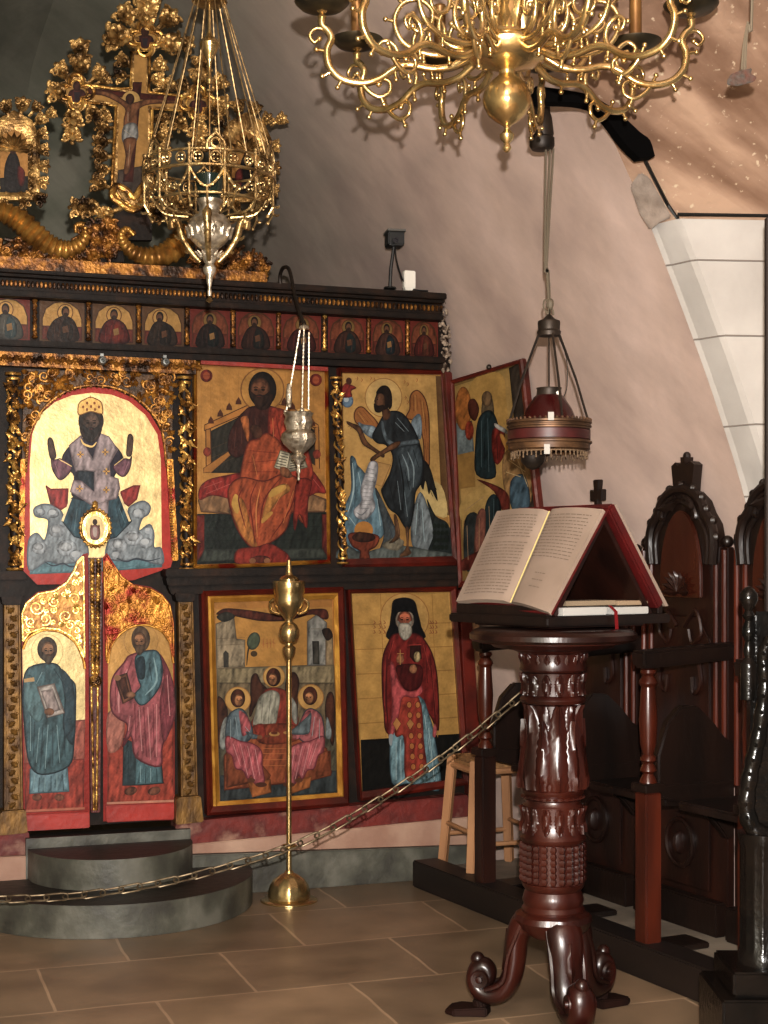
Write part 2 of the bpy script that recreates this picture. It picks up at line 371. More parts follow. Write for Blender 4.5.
def floor_mat():
    m = bpy.data.materials.new('floor_slabs'); m.use_nodes = True; N = m.node_tree.nodes; L = m.node_tree.links; b = N['Principled BSDF']
    g = N.new('ShaderNodeNewGeometry'); mp = N.new('ShaderNodeMapping'); mp.inputs['Location'].default_value = (.05, -.1, 0); L.new(g.outputs['Position'], mp.inputs['Vector'])
    dn = N.new('ShaderNodeTexNoise'); dn.inputs['Scale'].default_value = 3; L.new(g.outputs['Position'], dn.inputs['Vector'])
    ad = N.new('ShaderNodeMix'); ad.data_type = 'VECTOR'; ad.inputs['Factor'].default_value = .03; L.new(mp.outputs['Vector'], ad.inputs[4]); L.new(dn.outputs['Color'], ad.inputs[5])
    br = N.new('ShaderNodeTexBrick'); br.inputs['Scale'].default_value = 1; br.inputs['Brick Width'].default_value = .62; br.inputs['Row Height'].default_value = .5; br.inputs['Mortar Size'].default_value = .006; br.inputs['Mortar Smooth'].default_value = .4
    br.inputs['Color1'].default_value = l4((138, 118, 98)); br.inputs['Color2'].default_value = l4((110, 96, 80)); br.inputs['Mortar'].default_value = l4((164, 142, 120)); br.inputs['Bias'].default_value = -.1
    L.new(ad.outputs[1], br.inputs['Vector'])
    n = N.new('ShaderNodeTexNoise'); n.inputs['Scale'].default_value = 4; n.inputs['Detail'].default_value = 8; L.new(g.outputs['Position'], n.inputs['Vector'])
    r = N.new('ShaderNodeValToRGB'); r.color_ramp.elements[0].position = .3; r.color_ramp.elements[1].position = .7; r.color_ramp.elements[0].color = (.62, .6, .56, 1); r.color_ramp.elements[1].color = (1.1, 1.06, 1, 1); L.new(n.outputs['Fac'], r.inputs['Fac'])
    mx = N.new('ShaderNodeMix'); mx.data_type = 'RGBA'; mx.blend_type = 'MULTIPLY'; mx.inputs['Factor'].default_value = 1; L.new(br.outputs['Color'], mx.inputs[6]); L.new(r.outputs['Color'], mx.inputs[7])
    L.new(mx.outputs[2], b.inputs['Base Color'])
    rr = N.new('ShaderNodeMapRange'); rr.inputs['To Min'].default_value = .26; rr.inputs['To Max'].default_value = .5; L.new(n.outputs['Fac'], rr.inputs['Value']); L.new(rr.outputs['Result'], b.inputs['Roughness'])
    bp = N.new('ShaderNodeBump'); bp.inputs['Strength'].default_value = .3; bp.inputs['Distance'].default_value = .006; L.new(n.outputs['Fac'], bp.inputs['Height']); L.new(bp.outputs['Normal'], b.inputs['Normal'])
    return m
M['floor'] = floor_mat()
def dark_top(m, top):                      # level faces mixed to a darker brown
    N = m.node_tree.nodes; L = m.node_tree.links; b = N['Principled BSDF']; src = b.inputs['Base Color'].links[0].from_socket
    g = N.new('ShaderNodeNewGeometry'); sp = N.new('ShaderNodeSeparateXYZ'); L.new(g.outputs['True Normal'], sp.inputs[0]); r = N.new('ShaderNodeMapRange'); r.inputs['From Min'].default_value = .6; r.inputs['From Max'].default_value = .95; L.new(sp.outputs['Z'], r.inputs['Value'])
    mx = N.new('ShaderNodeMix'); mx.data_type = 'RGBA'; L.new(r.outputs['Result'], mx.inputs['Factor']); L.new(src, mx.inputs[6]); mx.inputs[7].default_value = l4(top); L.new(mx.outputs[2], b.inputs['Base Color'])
dark_top(M['dark_stone'], (34, 29, 24))
# ================================================================== room shell
PLAT = .08                                  # level of the stone platform under the stalls
KA, KB = PZ(420, 890, 0), PZ(710, 1008, 0)  # front foot of the kerb
KD = (KB - KA).normalized(); KN = Vector((-KD.y, KD.x, 0))
if KN.x < 0: KN = -KN                        # into the wall
mb = MB(); mb.grid([[(-2.2, -1.5, 0), (4.2, -1.5, 0)], [(-2.2, 10.2, 0), (4.2, 10.2, 0)]]); struct(mb.build('floor', M['floor'], smooth=0))
PROF = [(3.02, 0), (3.02, .8), (3.0, 1.3), (2.95, 1.6), (2.84, 1.9), (2.70, 2.19), (2.54, 2.53), (2.30, 2.97), (2.0, 3.4), (1.6, 3.82), (1.25, 4.08), (.92, 4.2)]
PS = [(v.x, v.y) for v in cat_rom([(a, b, 0) for a, b in PROF], False, 4)]
def sect(y, side, sx=1, sz=1):
    out = []
    for x, z in PS:
        dx = (x - .92)
        if side > 0: xx = .92 + (dx - (.145 - .095 * min(1, max(0, (z - 1.2) / 1.4))) * (y - 4.5) * dx / 2.03) * sx
        else: xx = .92 - dx * sx
        out.append(Vector((xx, y, z if z < 1.4 else 1.4 + (z - 1.4) * sz)))
    return out
EDGE = [(752, 560, 4.5), (745, 500, 4.5), (718, 410, 4.5), (690, 330, 4.5), (650, 225, 4.48), (622, 160, 4.42), (590, 90, 4.32), (560, 30, 4.2), (530, -30, 4.05), (490, -110, 3.9)]
E3 = [PY(a, b, c) for a, b, c in EDGE]
E3 = [Vector((E3[0].x + .04, 4.5, 0)), Vector((E3[0].x + .02, 4.5, .8))] + E3
E3s = cat_rom(E3, False, 5)
def edge_at(z):
    for a, b in zip(E3s, E3s[1:]):
        if a.z <= z <= b.z: return a.lerp(b, (z - a.z) / max(b.z - a.z, 1e-6))
    return E3s[-1]
ys = [4.75, 5.1, 5.5, 6.0, 6.6, 7.2, 7.8, 8.2]
apse = [(8.6, .985, .99), (9.0, .93, .95), (9.35, .82, .87), (9.6, .68, .76), (9.8, .48, .58), (9.92, .25, .3), (9.95, .0, .03)]
first = [edge_at(min(z, 3.9)) if z < 3.9 else Vector((p.x, 3.9, z)) for p, (x, z) in zip(sect(4.5, 1), PS)]
rows = [first] + [sect(y, 1) for y in ys] + [sect(y, 1, a, b) for y, a, b in apse]
K = 21                                      # split index: wall below, vault above
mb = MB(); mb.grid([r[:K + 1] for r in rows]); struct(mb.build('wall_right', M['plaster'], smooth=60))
mb = MB(); mb.grid([r[K:] for r in rows])
lrows = [sect(y, -1) for y in [-1.5, 1, 3, 4.5] + ys] + [sect(y, -1, a, b) for y, a, b in apse]
mb.grid([r[K:] for r in lrows]); mb.grid([[(.9, -1.5, 4.2), (4.2, -1.5, 4.2)], [(.9, 5.2, 4.21), (4.2, 5.2, 4.21)]])
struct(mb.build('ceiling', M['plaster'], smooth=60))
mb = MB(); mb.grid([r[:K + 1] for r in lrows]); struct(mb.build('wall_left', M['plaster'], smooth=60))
# groin side: white ashlar jamb below, ochre stone web above
low = [p for p in E3s if p.z <= 2.56]; up = [p for p in E3s if p.z >= 2.50]
mb = MB()
mb.grid([[p, p + Vector((.012, -.015, 0)), p + Vector((.036, -.1, 0)), p + Vector((.05, -.118, 0)), p + Vector((.6, -.26, 0)), p + Vector((1.5, -.5, 0))] for p in low])
struct(mb.build('trim_1', M['white_stone'], smooth=20))
mb = MB()
for py, q in ((325, 0), (238, 1)):
    pass
jp = [(690, 325, 768, 325), (672, 268, 768, 268), (735, 432, 800, 432), (722, 395, 722, 396)]
def jamb_pt(z, k):
    p = edge_at(z); return [p, p + Vector((.012, -.015, 0)), p + Vector((.036, -.1, 0)), p + Vector((.05, -.118, 0)), p + Vector((.6, -.26, 0)), p + Vector((1.5, -.5, 0))][k] + Vector((0, -.001, 0))
for z in (2.40, 2.155, 1.86, 1.62):
    mb.tube([jamb_pt(z, k) for k in range(6)], .003, 6)
struct(mb.build('trim_2', M['mortar_line'], smooth=40))
mb = MB()
up2 = []
for i, p in enumerate(up):
    t = max(0, p.z - 2.5); row = []
    for j in range(14):
        u = j / 13 * 1.9
        row.append(p + Vector((u * .9, -.35 * u - t * u * .28, .10 * u * t) ) + Vector((0, -.03 if j else 0, 0)))
    up2.append(row)
mb.grid(up2); struct(mb.build('trim_3', M['ochre_stone'], smooth=60))
mb = MB(); gp = [(630, 186), (640, 172), (650, 178), (662, 200), (672, 217), (660, 222), (650, 230), (640, 214)]; mb.prism([PY(a_, b_, 4.40) for a_, b_ in gp], [PY(a_, b_, 4.46) for a_, b_ in gp]); struct(mb.build('trim_7', mat('grey_stone', (104, 92, 82), .9, 0, (138, 126, 116), 14, bump=.5), smooth=0, bevel=.006))
# stall platform and its dark kerb
mb = MB(); a = KA - KD * .05; b = KB + KD * 2.5
mb.prism([a + KN * .10 + Vector((0, 0, PLAT)), a + KN * 1.2 + Vector((0, 0, PLAT)), b + KN * 1.6 + Vector((0, 0, PLAT)), b + KN * .10 + Vector((0, 0, PLAT))], [v - Vector((0, 0, PLAT - .002)) for v in (a + KN * .10 + Vector((0, 0, PLAT)), a + KN * 1.2 + Vector((0, 0, PLAT)), b + KN * 1.6 + Vector((0, 0, PLAT)), b + KN * .10 + Vector((0, 0, PLAT)))])
M['platform'] = mat('platform_stone', (104, 94, 84), .6, 0, (140, 128, 114), 5, bump=.3, bscale=20, coords='World')
struct(mb.build('trim_4', M['platform'], smooth=0))
def kerbbeam(p, q, wv, h, name):
    m_ = MB(); m_.prism([p + Vector((0, 0, h)), q + Vector((0, 0, h)), q + wv + Vector((0, 0, h)), p + wv + Vector((0, 0, h))], [p + Vector((0, 0, .001)), q + Vector((0, 0, .001)), q + wv + Vector((0, 0, .001)), p + wv + Vector((0, 0, .001))])
    return struct(m_.build(name, M['kerb_wood'], smooth=0, bevel=.006))
kerbbeam(a - KD * .02, b, KN * .12, .115, 'trim_5')
# ================================================================== icon screen
M['dark_wood'] = mat('dark_wood', (20, 13, 9), .55, 0, (40, 25, 16), 14, (1, 1, 1), .15, 40, c3=(27, 18, 12), spec=.2)
M['gilt_carving'] = mat('gilt_carving', (214, 174, 100), .3, .7, (64, 42, 22), 22, (1, 1, 1), .5, 60, c3=(156, 114, 58), ramp=(.4, .66))
M['old_gilt'] = mat('old_gilt', (150, 104, 46), .4, .55, (44, 28, 16), 18, (1, 1, 1), .6, 50, c3=(104, 66, 30), ramp=(.4, .62))
M['spandrel_gilt'] = mat('spandrel_gilt', (190, 140, 66), .4, .5, (78, 48, 22), 30, (1, 1, 1), .5, 60, c3=(140, 96, 42), ramp=(.35, .65))
M['gilt_plain'] = mat('gilt_plain', (206, 158, 76), .36, .6, (160, 110, 46), 10, bump=.3, bscale=40)
M['bright_gilt'] = mat('bright_gilt', (240, 214, 140), .3, .6, (214, 176, 96), 12, bump=.3, bscale=60)
M['gilt_red'] = mat('gilt_red', (180, 128, 54), .38, .6, (120, 34, 18), 9, bump=.6, bscale=45, c3=(150, 100, 40), ramp=(.42, .6))
M['red_paint'] = mat('red_paint', (150, 44, 28), .45, 0, (104, 28, 20), 6, bump=.25, bscale=30, c3=(134, 38, 26))
M['bright_red'] = mat('bright_red', (150, 38, 26), .45, 0, (118, 30, 22), 6, bump=.2, bscale=30)
M['red_plinth'] = mat('red_plinth', (104, 32, 24), .6, 0, (134, 100, 84), 9, (1, 1, 1), .4, 30, c3=(84, 26, 20), ramp=(.4, .7))
M['dull_gilt'] = mat('dull_gilt', (124, 92, 44), .5, .4, (70, 48, 24), 24, (1, 1, .5), .4, 50, c3=(100, 72, 34))
M['spandrel_ground'] = mat('spandrel_ground', (44, 30, 17), .5, .2, (88, 60, 30), 30, bump=.5, bscale=60)
M['crest_ground'] = mat('crest_ground', (170, 128, 66), .4, .5, (96, 54, 26), 20, bump=.3, bscale=40)
M['frame_red'] = mat('frame_red', (92, 28, 18), .35, 0, (60, 20, 14), 8, bump=.2, bscale=40)
M['paint'] = paint_mat('panel_paint')
scr = thing('icon_screen', 'tall dark carved wooden icon screen with gilded columns standing across the chapel', 'icon screen', (1.5, 6.32, 0))
SO = scr.location.copy()
def quad(pts, yf): return [PY(x, y, yf) for x, y in pts]
def slab(m_, pts, yf, yb=6.30):
    a = quad(pts, yf); m_.prism(a, [Vector((p.x, yb, p.z)) for p in a]); return m_
def lerp(a, b, t): return a + (b - a) * t
def rail(m_, x0, x1, t0, t1, b0, b1, yf, yb=6.30): return slab(m_, [(x0, t0), (x1, t1), (x1, b1), (x0, b0)], yf, yb)
def at445(x, a, b): return a + (b - a) * x / 445.0
def hrail(m_, x0, x1, ta, tb, ba, bb, yf): return rail(m_, x0, x1, at445(x0, ta, tb), at445(x1, ta, tb), at445(x0, ba, bb), at445(x1, ba, bb), yf)
m_ = MB(SO); slab(m_, [(-170, 266), (446, 294), (452, 400), (470, 600), (480, 800), (-170, 842)], 6.262, 6.33); m_.build('back_board', M['dark_wood'], scr, smooth=0)
m_ = MB(SO); hrail(m_, -170, 447, 265, 293, 271, 299, 6.10); hrail(m_, -170, 445, 271, 299, 275, 303, 6.14); hrail(m_, -170, 443, 275, 303, 290, 315, 6.19); hrail(m_, -170, 444, 290, 315, 295, 320, 6.165)
m_.build('cornice', M['dark_wood'], scr, smooth=0, bevel=.004)
m_ = MB(SO)
for i in range(142):
    x = -165 + i * 4.3; p = PY(x, at445(x, 282.5, 309), 6.18)
    m_.ball(p, .0095, 6, 5, (.8, 1, 1.5))
m_.build('bead_moulding', M['old_gilt'], scr)
m_ = MB(SO); hrail(m_, -170, 446, 339, 357, 345, 363, 6.165); hrail(m_, -170, 448, 345, 363, 352, 370, 6.20)
m_.build('architrave', M['dark_wood'], scr, smooth=0, bevel=.004)
ornm = MB(SO)                                             # gilded strip over the arch
hrail(ornm, -170, 196, 351, 372, 365, 386, 6.20)
for i in range(62):
    x = -164 + i * 5.9; y = at445(x, 358, 378); c = PY(x, y, 6.195)
    ornm.leaf(c, (1, 0, .35 * (-1) ** i), (0, -1, 0), .03, .012, .3)
    ornm.ball(PY(x + 3, y + 3 * (-1) ** i, 6.195), .006, 6, 5)
ornm.build('carved_strip', M['old_gilt'], scr)
def column(name, top, bot, r, yc, m1, m2, turns=7):
    a = PY(top[0], top[1], yc); b = PY(bot[0], bot[1], yc); d = (b - a)
    m_ = MB(SO); m_.tube([a.lerp(b, i / 10) for i in range(11)], r * .62, 12)
    o = m_.build(name, m1, scr)
    m_ = MB(SO); n = turns * 12
    for ph in (0, PI):
        m_.tube([a.lerp(b, .03 + .94 * i / n) + Vector((math.cos(2 * PI * i / 12 + ph), math.sin(2 * PI * i / 12 + ph), 0)) * r * .72 for i in range(n + 1)], r * .2, 6)
    q = turns * 6
    for i in range(q):
        t = .04 + .92 * i / q; ang = rnd.uniform(-2.6, -.5); c = a.lerp(b, t); nv = Vector((math.cos(ang), math.sin(ang), 0))
        m_.leaf(c + nv * r * .6, Vector((rnd.uniform(-1, 1), 0, rnd.choice((-1, 1)))), nv, r * 1.3, r * .42, .3)
        m_.ball(c + nv * r * .85 + Vector((rnd.uniform(-.5, .5) * r, 0, 0)), r * .2, 6, 5)
    for t, k in ((0.0, 1.05), (.025, .9), (.975, .9), (1.0, 1.1)):
        c = a.lerp(b, t); m_.lathe([(r * k, -r * .18), (r * k * 1.06, 0), (r * k, r * .18)], c, 14)
    m_.build('vine_carving', m2, o)
    return o
column('column', (13, 374), (15, 569), .030, 6.19, M['dark_wood'], M['gilt_carving'])
column('column', (184, 378), (187, 569), .030, 6.19, M['dark_wood'], M['gilt_carving'])
column('column', (336, 378), (343, 563), .024, 6.20, M['dark_wood'], M['gilt_carving'])
# ledge between the two tiers
m_ = MB(SO)
slab(m_, [(-170, 570), (24, 571), (27, 580), (-170, 580)], 6.15); slab(m_, [(-170, 580), (28, 580), (24, 597), (-170, 598)], 6.18)
slab(m_, [(166, 569), (462, 566), (463, 573), (166, 577)], 6.14); slab(m_, [(166, 577), (462, 573), (462, 579), (168, 586)], 6.17); slab(m_, [(168, 586), (462, 579), (462, 586), (172, 595)], 6.20)
m_.build('ledge', M['dark_wood'], scr, smooth=0, bevel=.004)
def pilaster(pts, cap, foot):
    m_ = MB(SO); slab(m_, pts, 6.20); o = m_.build('pilaster', M['dull_gilt'], scr, smooth=0, bevel=.004)
    m_ = MB(SO); (x0, y0), (x1, y1), (x2, y2), (x3, y3) = pts
    for i in range(26):
        t = (i + .5) / 26; xc = lerp((x0 + x1) / 2, (x2 + x3) / 2, t); yc = lerp(y0, y3, t); s = 1 if i % 2 else -1
        m_.leaf(PY(xc - 2 * s, yc, 6.2), (s, 0, -.8), (0, -1, 0), .036, .011, .3); m_.ball(PY(xc + 4.5 * s, yc, 6.198), .006, 6, 5)
    for s in (0, 1):
        m_.tube([PY(lerp(x0 if s == 0 else x1, x3 if s == 0 else x2, t) + (1 if s == 0 else -1), lerp(y0, y3, t), 6.198) for t in (0, .5, 1)], .005, 6)
    m_.build('leaf_relief', M['dull_gilt'], o)
    m_ = MB(SO); slab(m_, cap, 6.17); m_.build('capital', M['dark_wood'], o, smooth=0, bevel=.004)
    m_ = MB(SO); slab(m_, foot, 6.16); m_.build('pilaster_base', M['dull_gilt'], o, smooth=0, bevel=.005)
pilaster([(4, 604), (20, 604), (23, 812), (4, 815)], [(1, 596), (24, 596), (21, 605), (3, 605)], [(1, 812), (26, 810), (28, 833), (-2, 836)])
pilaster([(178, 601), (193, 601), (198, 798), (181, 801)], [(175, 593), (196, 593), (194, 602), (177, 602)], [(177, 798), (201, 796), (204, 822), (176, 825)])
m_ = MB(SO); slab(m_, [(-170, 836), (29, 832), (31, 855), (-170, 864)], 6.18); slab(m_, [(176, 823), (468, 795), (474, 816), (200, 846), (176, 848)], 6.18)
m_.build('plinth', M['red_plinth'], scr, smooth=0, bevel=.004)
m_ = MB(SO)
slab(m_, [(445, 372), (452, 372), (468, 570), (460, 570)], 6.19); slab(m_, [(459, 590), (470, 588), (484, 792), (470, 796)], 6.20)
m_.build('end_post', M['frame_red'], scr, smooth=0, bevel=.003)
m_ = MB(SO); slab(m_, [(470, 588), (476, 588), (492, 788), (484, 792)], 6.23); m_.build('end_strip', mat('worn_wood', (150, 116, 84), .7, 0, (96, 70, 50), 9), scr, smooth=0)
# stone footing under the screen
m_ = MB(); a = quad([(-170, 864), (32, 856), (32, 900), (-170, 900)], 6.16); a = [Vector((p.x, p.y, max(p.z, .001))) for p in a]; m_.prism(a, [Vector((p.x, 6.35, p.z)) for p in a])
a = quad([(176, 846), (480, 816), (480, 850), (176, 868)], 6.165); m_.prism(a, [Vector((p.x, 6.35, p.z)) for p in a])
struct(m_.build('baseboard_1', M['pink_stone'], smooth=0, bevel=.004))
m_ = MB(); a = quad([(170, 856), (490, 845), (490, 900), (170, 900)], 6.13); a = [Vector((p.x, p.y, max(p.z, .001))) for p in a]; a[2].z = a[3].z = .001; m_.prism(a, [Vector((p.x, 6.35, p.z)) for p in a])
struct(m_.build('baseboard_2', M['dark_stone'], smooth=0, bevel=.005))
# ------------------------------------------------------------------ carved spandrel round the arch
ZB = (0, 360, 4.042)
def zb(x, y): return (ZB[0] + x / ZB[2], ZB[1] + y / ZB[2])
arch_o = [(92, 850), (100, 400), (112, 310), (150, 230), (205, 170), (280, 125), (368, 108), (460, 118), (540, 155), (605, 215), (650, 290), (668, 400), (700, 800), (690, 838), (540, 890), (345, 905), (150, 908)]
sp_o = [zb(*p) for p in [(88, 410), (96, 40), (700, 70), (690, 420)]]
arch_top = cat_rom([(p[0], p[1], 0) for p in [(104, 410), (118, 305), (155, 225), (208, 165), (282, 120), (368, 102), (462, 112), (546, 150), (612, 210), (656, 290), (672, 420)]], False, 4)
m_ = MB(SO); pl = [zb(88, 410), zb(96, 36), zb(700, 64), zb(694, 420)] + [zb(v.x, v.y) for v in reversed(arch_top)]
slab(m_, pl, 6.225); spo = m_.build('spandrel', M['spandrel_ground'], scr, smooth=0)
m_ = MB(SO)
def scroll_px(m_, c, r, turns, yq, rad, ph=0, dirn=1):
    pts = []
    for i in range(int(turns * 14) + 1):
        t = i / (turns * 14); a = ph + dirn * t * turns * 2 * PI; R = r * (1 - .82 * t)
        pts.append(PY(c[0] + R * math.cos(a), c[1] + R * math.sin(a), yq))
    m_.tube(pts, [rad * (1 - .5 * i / len(pts)) for i in range(len(pts))], 6)
for i in range(640):
    x = rnd.uniform(100, 695); y = rnd.uniform(48, 400)
    d = min((Vector((x, y, 0)) - v).length for v in arch_top); inside = y > min(arch_top, key=lambda v: abs(v.x - x)).y - 12
    if inside and 110 < x < 668 or d < 14: continue
    p = zb(x, y); a = rnd.uniform(0, 2 * PI)
    if i % 3 == 0: scroll_px(m_, p, rnd.uniform(3.5, 6), 1.4, 6.216, .0055, a, rnd.choice((-1, 1)))
    else: m_.leaf(PY(p[0], p[1], 6.224), (math.cos(a), 0, math.sin(a)), (0, -1, 0), .036, .010, .4)
m_.tube([PY(*zb(v.x, v.y), 6.218) for v in arch_top], .0055, 6)
for i in range(60):                        # beaded rim of the arch
    v = arch_top[int(i / 60 * len(arch_top))]; m_.ball(PY(*zb(v.x, v.y + 6), 6.218), .0055, 6, 5)
for i in range(34): m_.ball(PY(*zb(688 + i * .3, 430 + i * 11, ), 6.215), .008, 6, 5, (1, 1, .6))
for i in range(14): m_.ball(PY(*zb(118 - i, 280 + i * 13), 6.215), .006, 6, 5)
m_.build('leaf_carving', M['spandrel_gilt'], spo)
m_ = MB(SO); slab(m_, [zb(674, 400), zb(700, 400), zb(722, 810), zb(698, 812)], 6.215); m_.build('arch_jamb', M['gilt_red'], scr, smooth=0, bevel=.003)
m_ = MB(SO); slab(m_, [zb(84, 400), zb(104, 400), zb(96, 850), zb(70, 850)], 6.215); m_.build('arch_jamb', M['gilt_red'], scr, smooth=0, bevel=.003)
# ------------------------------------------------------------------ icons
def icon(label, cx, cy, group=None, y=6.25, cat='icon', name='icon'):
    p = PY(cx, cy, y); return thing(name, label, cat, (p.x, p.y + .01, p.z), 0, group)
def frame4(root, zt, outer, inner, yf, yb, m, name='frame'):
    T = lambda p: (zt[0] + p[0] / zt[2], zt[1] + p[1] / zt[2])
    O = [PY(*T(p), yf) for p in outer]; I = [PY(*T(p), yf) for p in inner]
    m_ = MB(root.location); m_.ring_prism(O, I, (0, yb - yf, 0), (0, .006, 0)); return m_.build(name, m, root, smooth=30)
GOLD = (216, 168, 84)
# --- 1. enthroned bishop in the arch
t = icon('arched gold icon of a crowned bishop with raised hands sitting on grey clouds', 95, 480)
p = Painter(on_screen(6.235), t.location, ZB, .74)
p.base(arch_o, (190, 46, 28))
gold_f = [(122, 838), (120, 420), (130, 300), (160, 222), (222, 170), (290, 143), (370, 132), (450, 140), (520, 166), (588, 222), (636, 300), (650, 400), (655, 838)]
p.poly(gold_f, (236, 206, 138), .75, sm=False)
for i in range(12): p.stroke([(140 + i * 44, 250 + (i * 37) % 90), (146 + i * 44, 560)], (214, 178, 108), 3, .7)
p.poly([(120, 800), (240, 790), (380, 800), (520, 795), (655, 790), (655, 838), (400, 856), (120, 866)], (96, 136, 146), sm=False)
for i in range(9): p.stroke([(125 + i * 60, 840 - i % 3 * 6), (180 + i * 60, 832)], (60, 96, 110), 4)
for cl in ([(118, 850), (116, 730), (150, 700), (180, 728), (196, 660), (185, 640), (145, 632), (138, 600), (180, 582), (235, 598), (262, 640), (290, 700), (340, 720), (352, 800), (250, 826), (190, 815)],
           [(430, 800), (440, 730), (490, 680), (525, 650), (520, 600), (575, 570), (606, 590), (600, 622), (574, 642), (562, 690), (604, 664), (622, 700), (622, 756), (652, 762), (655, 826), (560, 806), (500, 812)]):
    p.poly(cl, (140, 150, 156), out=(92, 102, 112), ow=5)
for x, y, r in ((160, 760, 32), (230, 690, 34), (270, 760, 42), (215, 620, 24), (310, 790, 30), (480, 750, 36), (540, 720, 40), (590, 740, 28), (560, 620, 26), (470, 790, 22), (165, 615, 18), (600, 690, 16)):
    p.ell(x, y, r, r * .8, (160, 168, 174)); p.ell(x - 4, y - 5, r * .6, r * .45, (178, 184, 188))
p.folds([[(180, 815), (215, 832), (255, 822), (290, 836), (345, 820)], [(470, 800), (510, 815), (550, 803), (600, 812), (650, 800)]], (52, 62, 74), 6)
for c in ([(186, 508), (205, 522), (276, 520), (272, 590), (246, 606), (204, 580)], [(488, 532), (540, 508), (566, 506), (553, 562), (520, 592), (492, 572)]): p.poly(c, (172, 52, 46), sm=False, out=(110, 24, 22), ow=4)
p.poly([(288, 560), (250, 650), (300, 714), (380, 735), (470, 716), (532, 652), (488, 555), (390, 500)], (52, 84, 96), sm=False, out=(22, 36, 44), ow=4)
p.folds([[(300, 600), (285, 680)], [(330, 590), (320, 710)], [(470, 590), (490, 680)], [(445, 600), (450, 710)]], (30, 48, 58), 7)
p.folds([[(312, 600), (300, 690)], [(482, 600), (506, 660)]], (98, 132, 140), 5)
for l in ([(286, 560), (252, 652)], [(474, 520), (525, 652)]): p.stroke(l, (232, 206, 150), 9, .3, taper=False)
p.poly([(330, 318), (280, 350), (252, 392), (262, 430), (300, 470), (300, 560), (470, 560), (462, 470), (500, 430), (492, 380), (450, 330), (410, 305)], (46, 40, 56), out=(20, 16, 22))
for a in ([(248, 400), (222, 404), (208, 396), (212, 440), (238, 482), (266, 472), (290, 430)], [(500, 400), (524, 402), (532, 390), (524, 440), (502, 470), (478, 462), (458, 430)]): p.poly(a, (128, 84, 98), out=(60, 34, 44), ow=4); 
p.folds([[(222, 415), (240, 470)], [(520, 410), (500, 462)]], (164, 118, 128), 6)
p.stroke([(240, 402), (290, 430)], (226, 190, 120), 9, .4); p.stroke([(498, 398), (462, 426)], (226, 190, 120), 9, .4)
for h in ([(205, 398), (194, 350), (194, 322), (202, 314), (212, 322), (220, 352), (226, 392)], [(512, 384), (514, 340), (518, 306), (530, 300), (538, 318), (536, 350), (530, 386)]): p.poly(h, (96, 68, 52), out=(44, 28, 22), ow=3)
for l in ([(204, 318), (204, 346)], [(212, 324), (214, 350)], [(522, 306), (520, 336)], [(530, 306), (529, 336)]): p.stroke(l, (50, 32, 26), 2.5)
omo = [(328, 305), (280, 345), (292, 400), (306, 450), (380, 452), (380, 532), (330, 490), (298, 486), (284, 532), (330, 560), (384, 596), (440, 566), (470, 560), (484, 520), (478, 480), (446, 470), (442, 420), (476, 362), (440, 310), (404, 296), (376, 400), (340, 340)]
p.poly(omo, (172, 154, 156), sm=False, out=(110, 90, 96), ow=4); p.poly([(312, 446), (380, 452), (380, 530), (318, 478)], (44, 56, 66), sm=False)
p.poly([(362, 592), (440, 566), (436, 622), (398, 612)], (172, 154, 156), sm=False)
for x, y in ((325, 382), (425, 372), (322, 520), (430, 525), (430, 450)):
    for dx, dy in ((14, 0), (0, 14)): p.stroke([(x - dx, y - dy), (x + dx, y + dy)], (190, 144, 66), 6, .4, taper=False)
    for dx, dy in ((9, 9), (9, -9)): p.stroke([(x - dx, y - dy), (x + dx, y + dy)], (90, 66, 60), 2.4, taper=False)
p.stroke([(326, 318), (340, 340), (372, 350), (390, 332)], (222, 184, 108), 8, .4)
p.ell(367, 268, 46, 66, (58, 44, 38)); p.face(368, 256, 78, 88, (92, 70, 58), (50, 40, 34), (50, 42, 38))
p.poly([(320, 222), (316, 186), (326, 168), (345, 158), (365, 150), (390, 158), (408, 170), (414, 190), (412, 218), (366, 208)], (222, 176, 88), .5, out=(120, 74, 26), ow=4)
p.stroke([(366, 142), (366, 156)], (120, 74, 26), 6)
for x, y in ((336, 190), (352, 200), (368, 188), (384, 200), (400, 190), (352, 174), (382, 174)): p.ell(x, y, 5, 6, (150, 90, 40))
p.build('painting', M['paint'], t)
# --- 2. robed figure on a throne
ZC = (180, 350, 4.269)
t = icon('gold icon of a seated figure in orange red robes on a wide throne', 263, 468)
p = Painter(on_screen(6.24), t.location, ZC)
p.base([(66, 55), (630, 88), (640, 905), (62, 925)], (176, 120, 48), .5)
p.poly([(72, 70), (622, 96), (632, 700), (68, 700)], (204, 146, 62), .6, sm=False)
for i in range(14): p.stroke([(90 + i * 40, 90), (92 + i * 40, 560)], (186, 128, 50), 3, .6)
for x, y in ((113, 110), (580, 128)): p.ell(x, y, 26, 27, (150, 48, 32)); p.ell(x, y, 15, 16, (178, 84, 40)); p.stroke([(x - 16, y), (x + 16, y)], (90, 24, 20), 3)
p.poly([(66, 700), (632, 692), (638, 900), (64, 915)], (40, 48, 42), sm=False)
p.poly([(66, 705), (104, 705), (104, 860), (66, 915)], (130, 40, 28), sm=False); p.poly([(606, 700), (634, 700), (638, 890), (606, 850)], (120, 38, 28), sm=False)
p.poly([(104, 850), (606, 845), (634, 890), (80, 906)], (70, 76, 68), sm=False)
for i in range(4): p.stroke([(110, 730 + i * 28), (600, 725 + i * 28)], (26, 30, 28), 5)
thr = [[(110, 340), (130, 338), (135, 520), (112, 522)], [(575, 330), (592, 330), (596, 520), (576, 522)]]
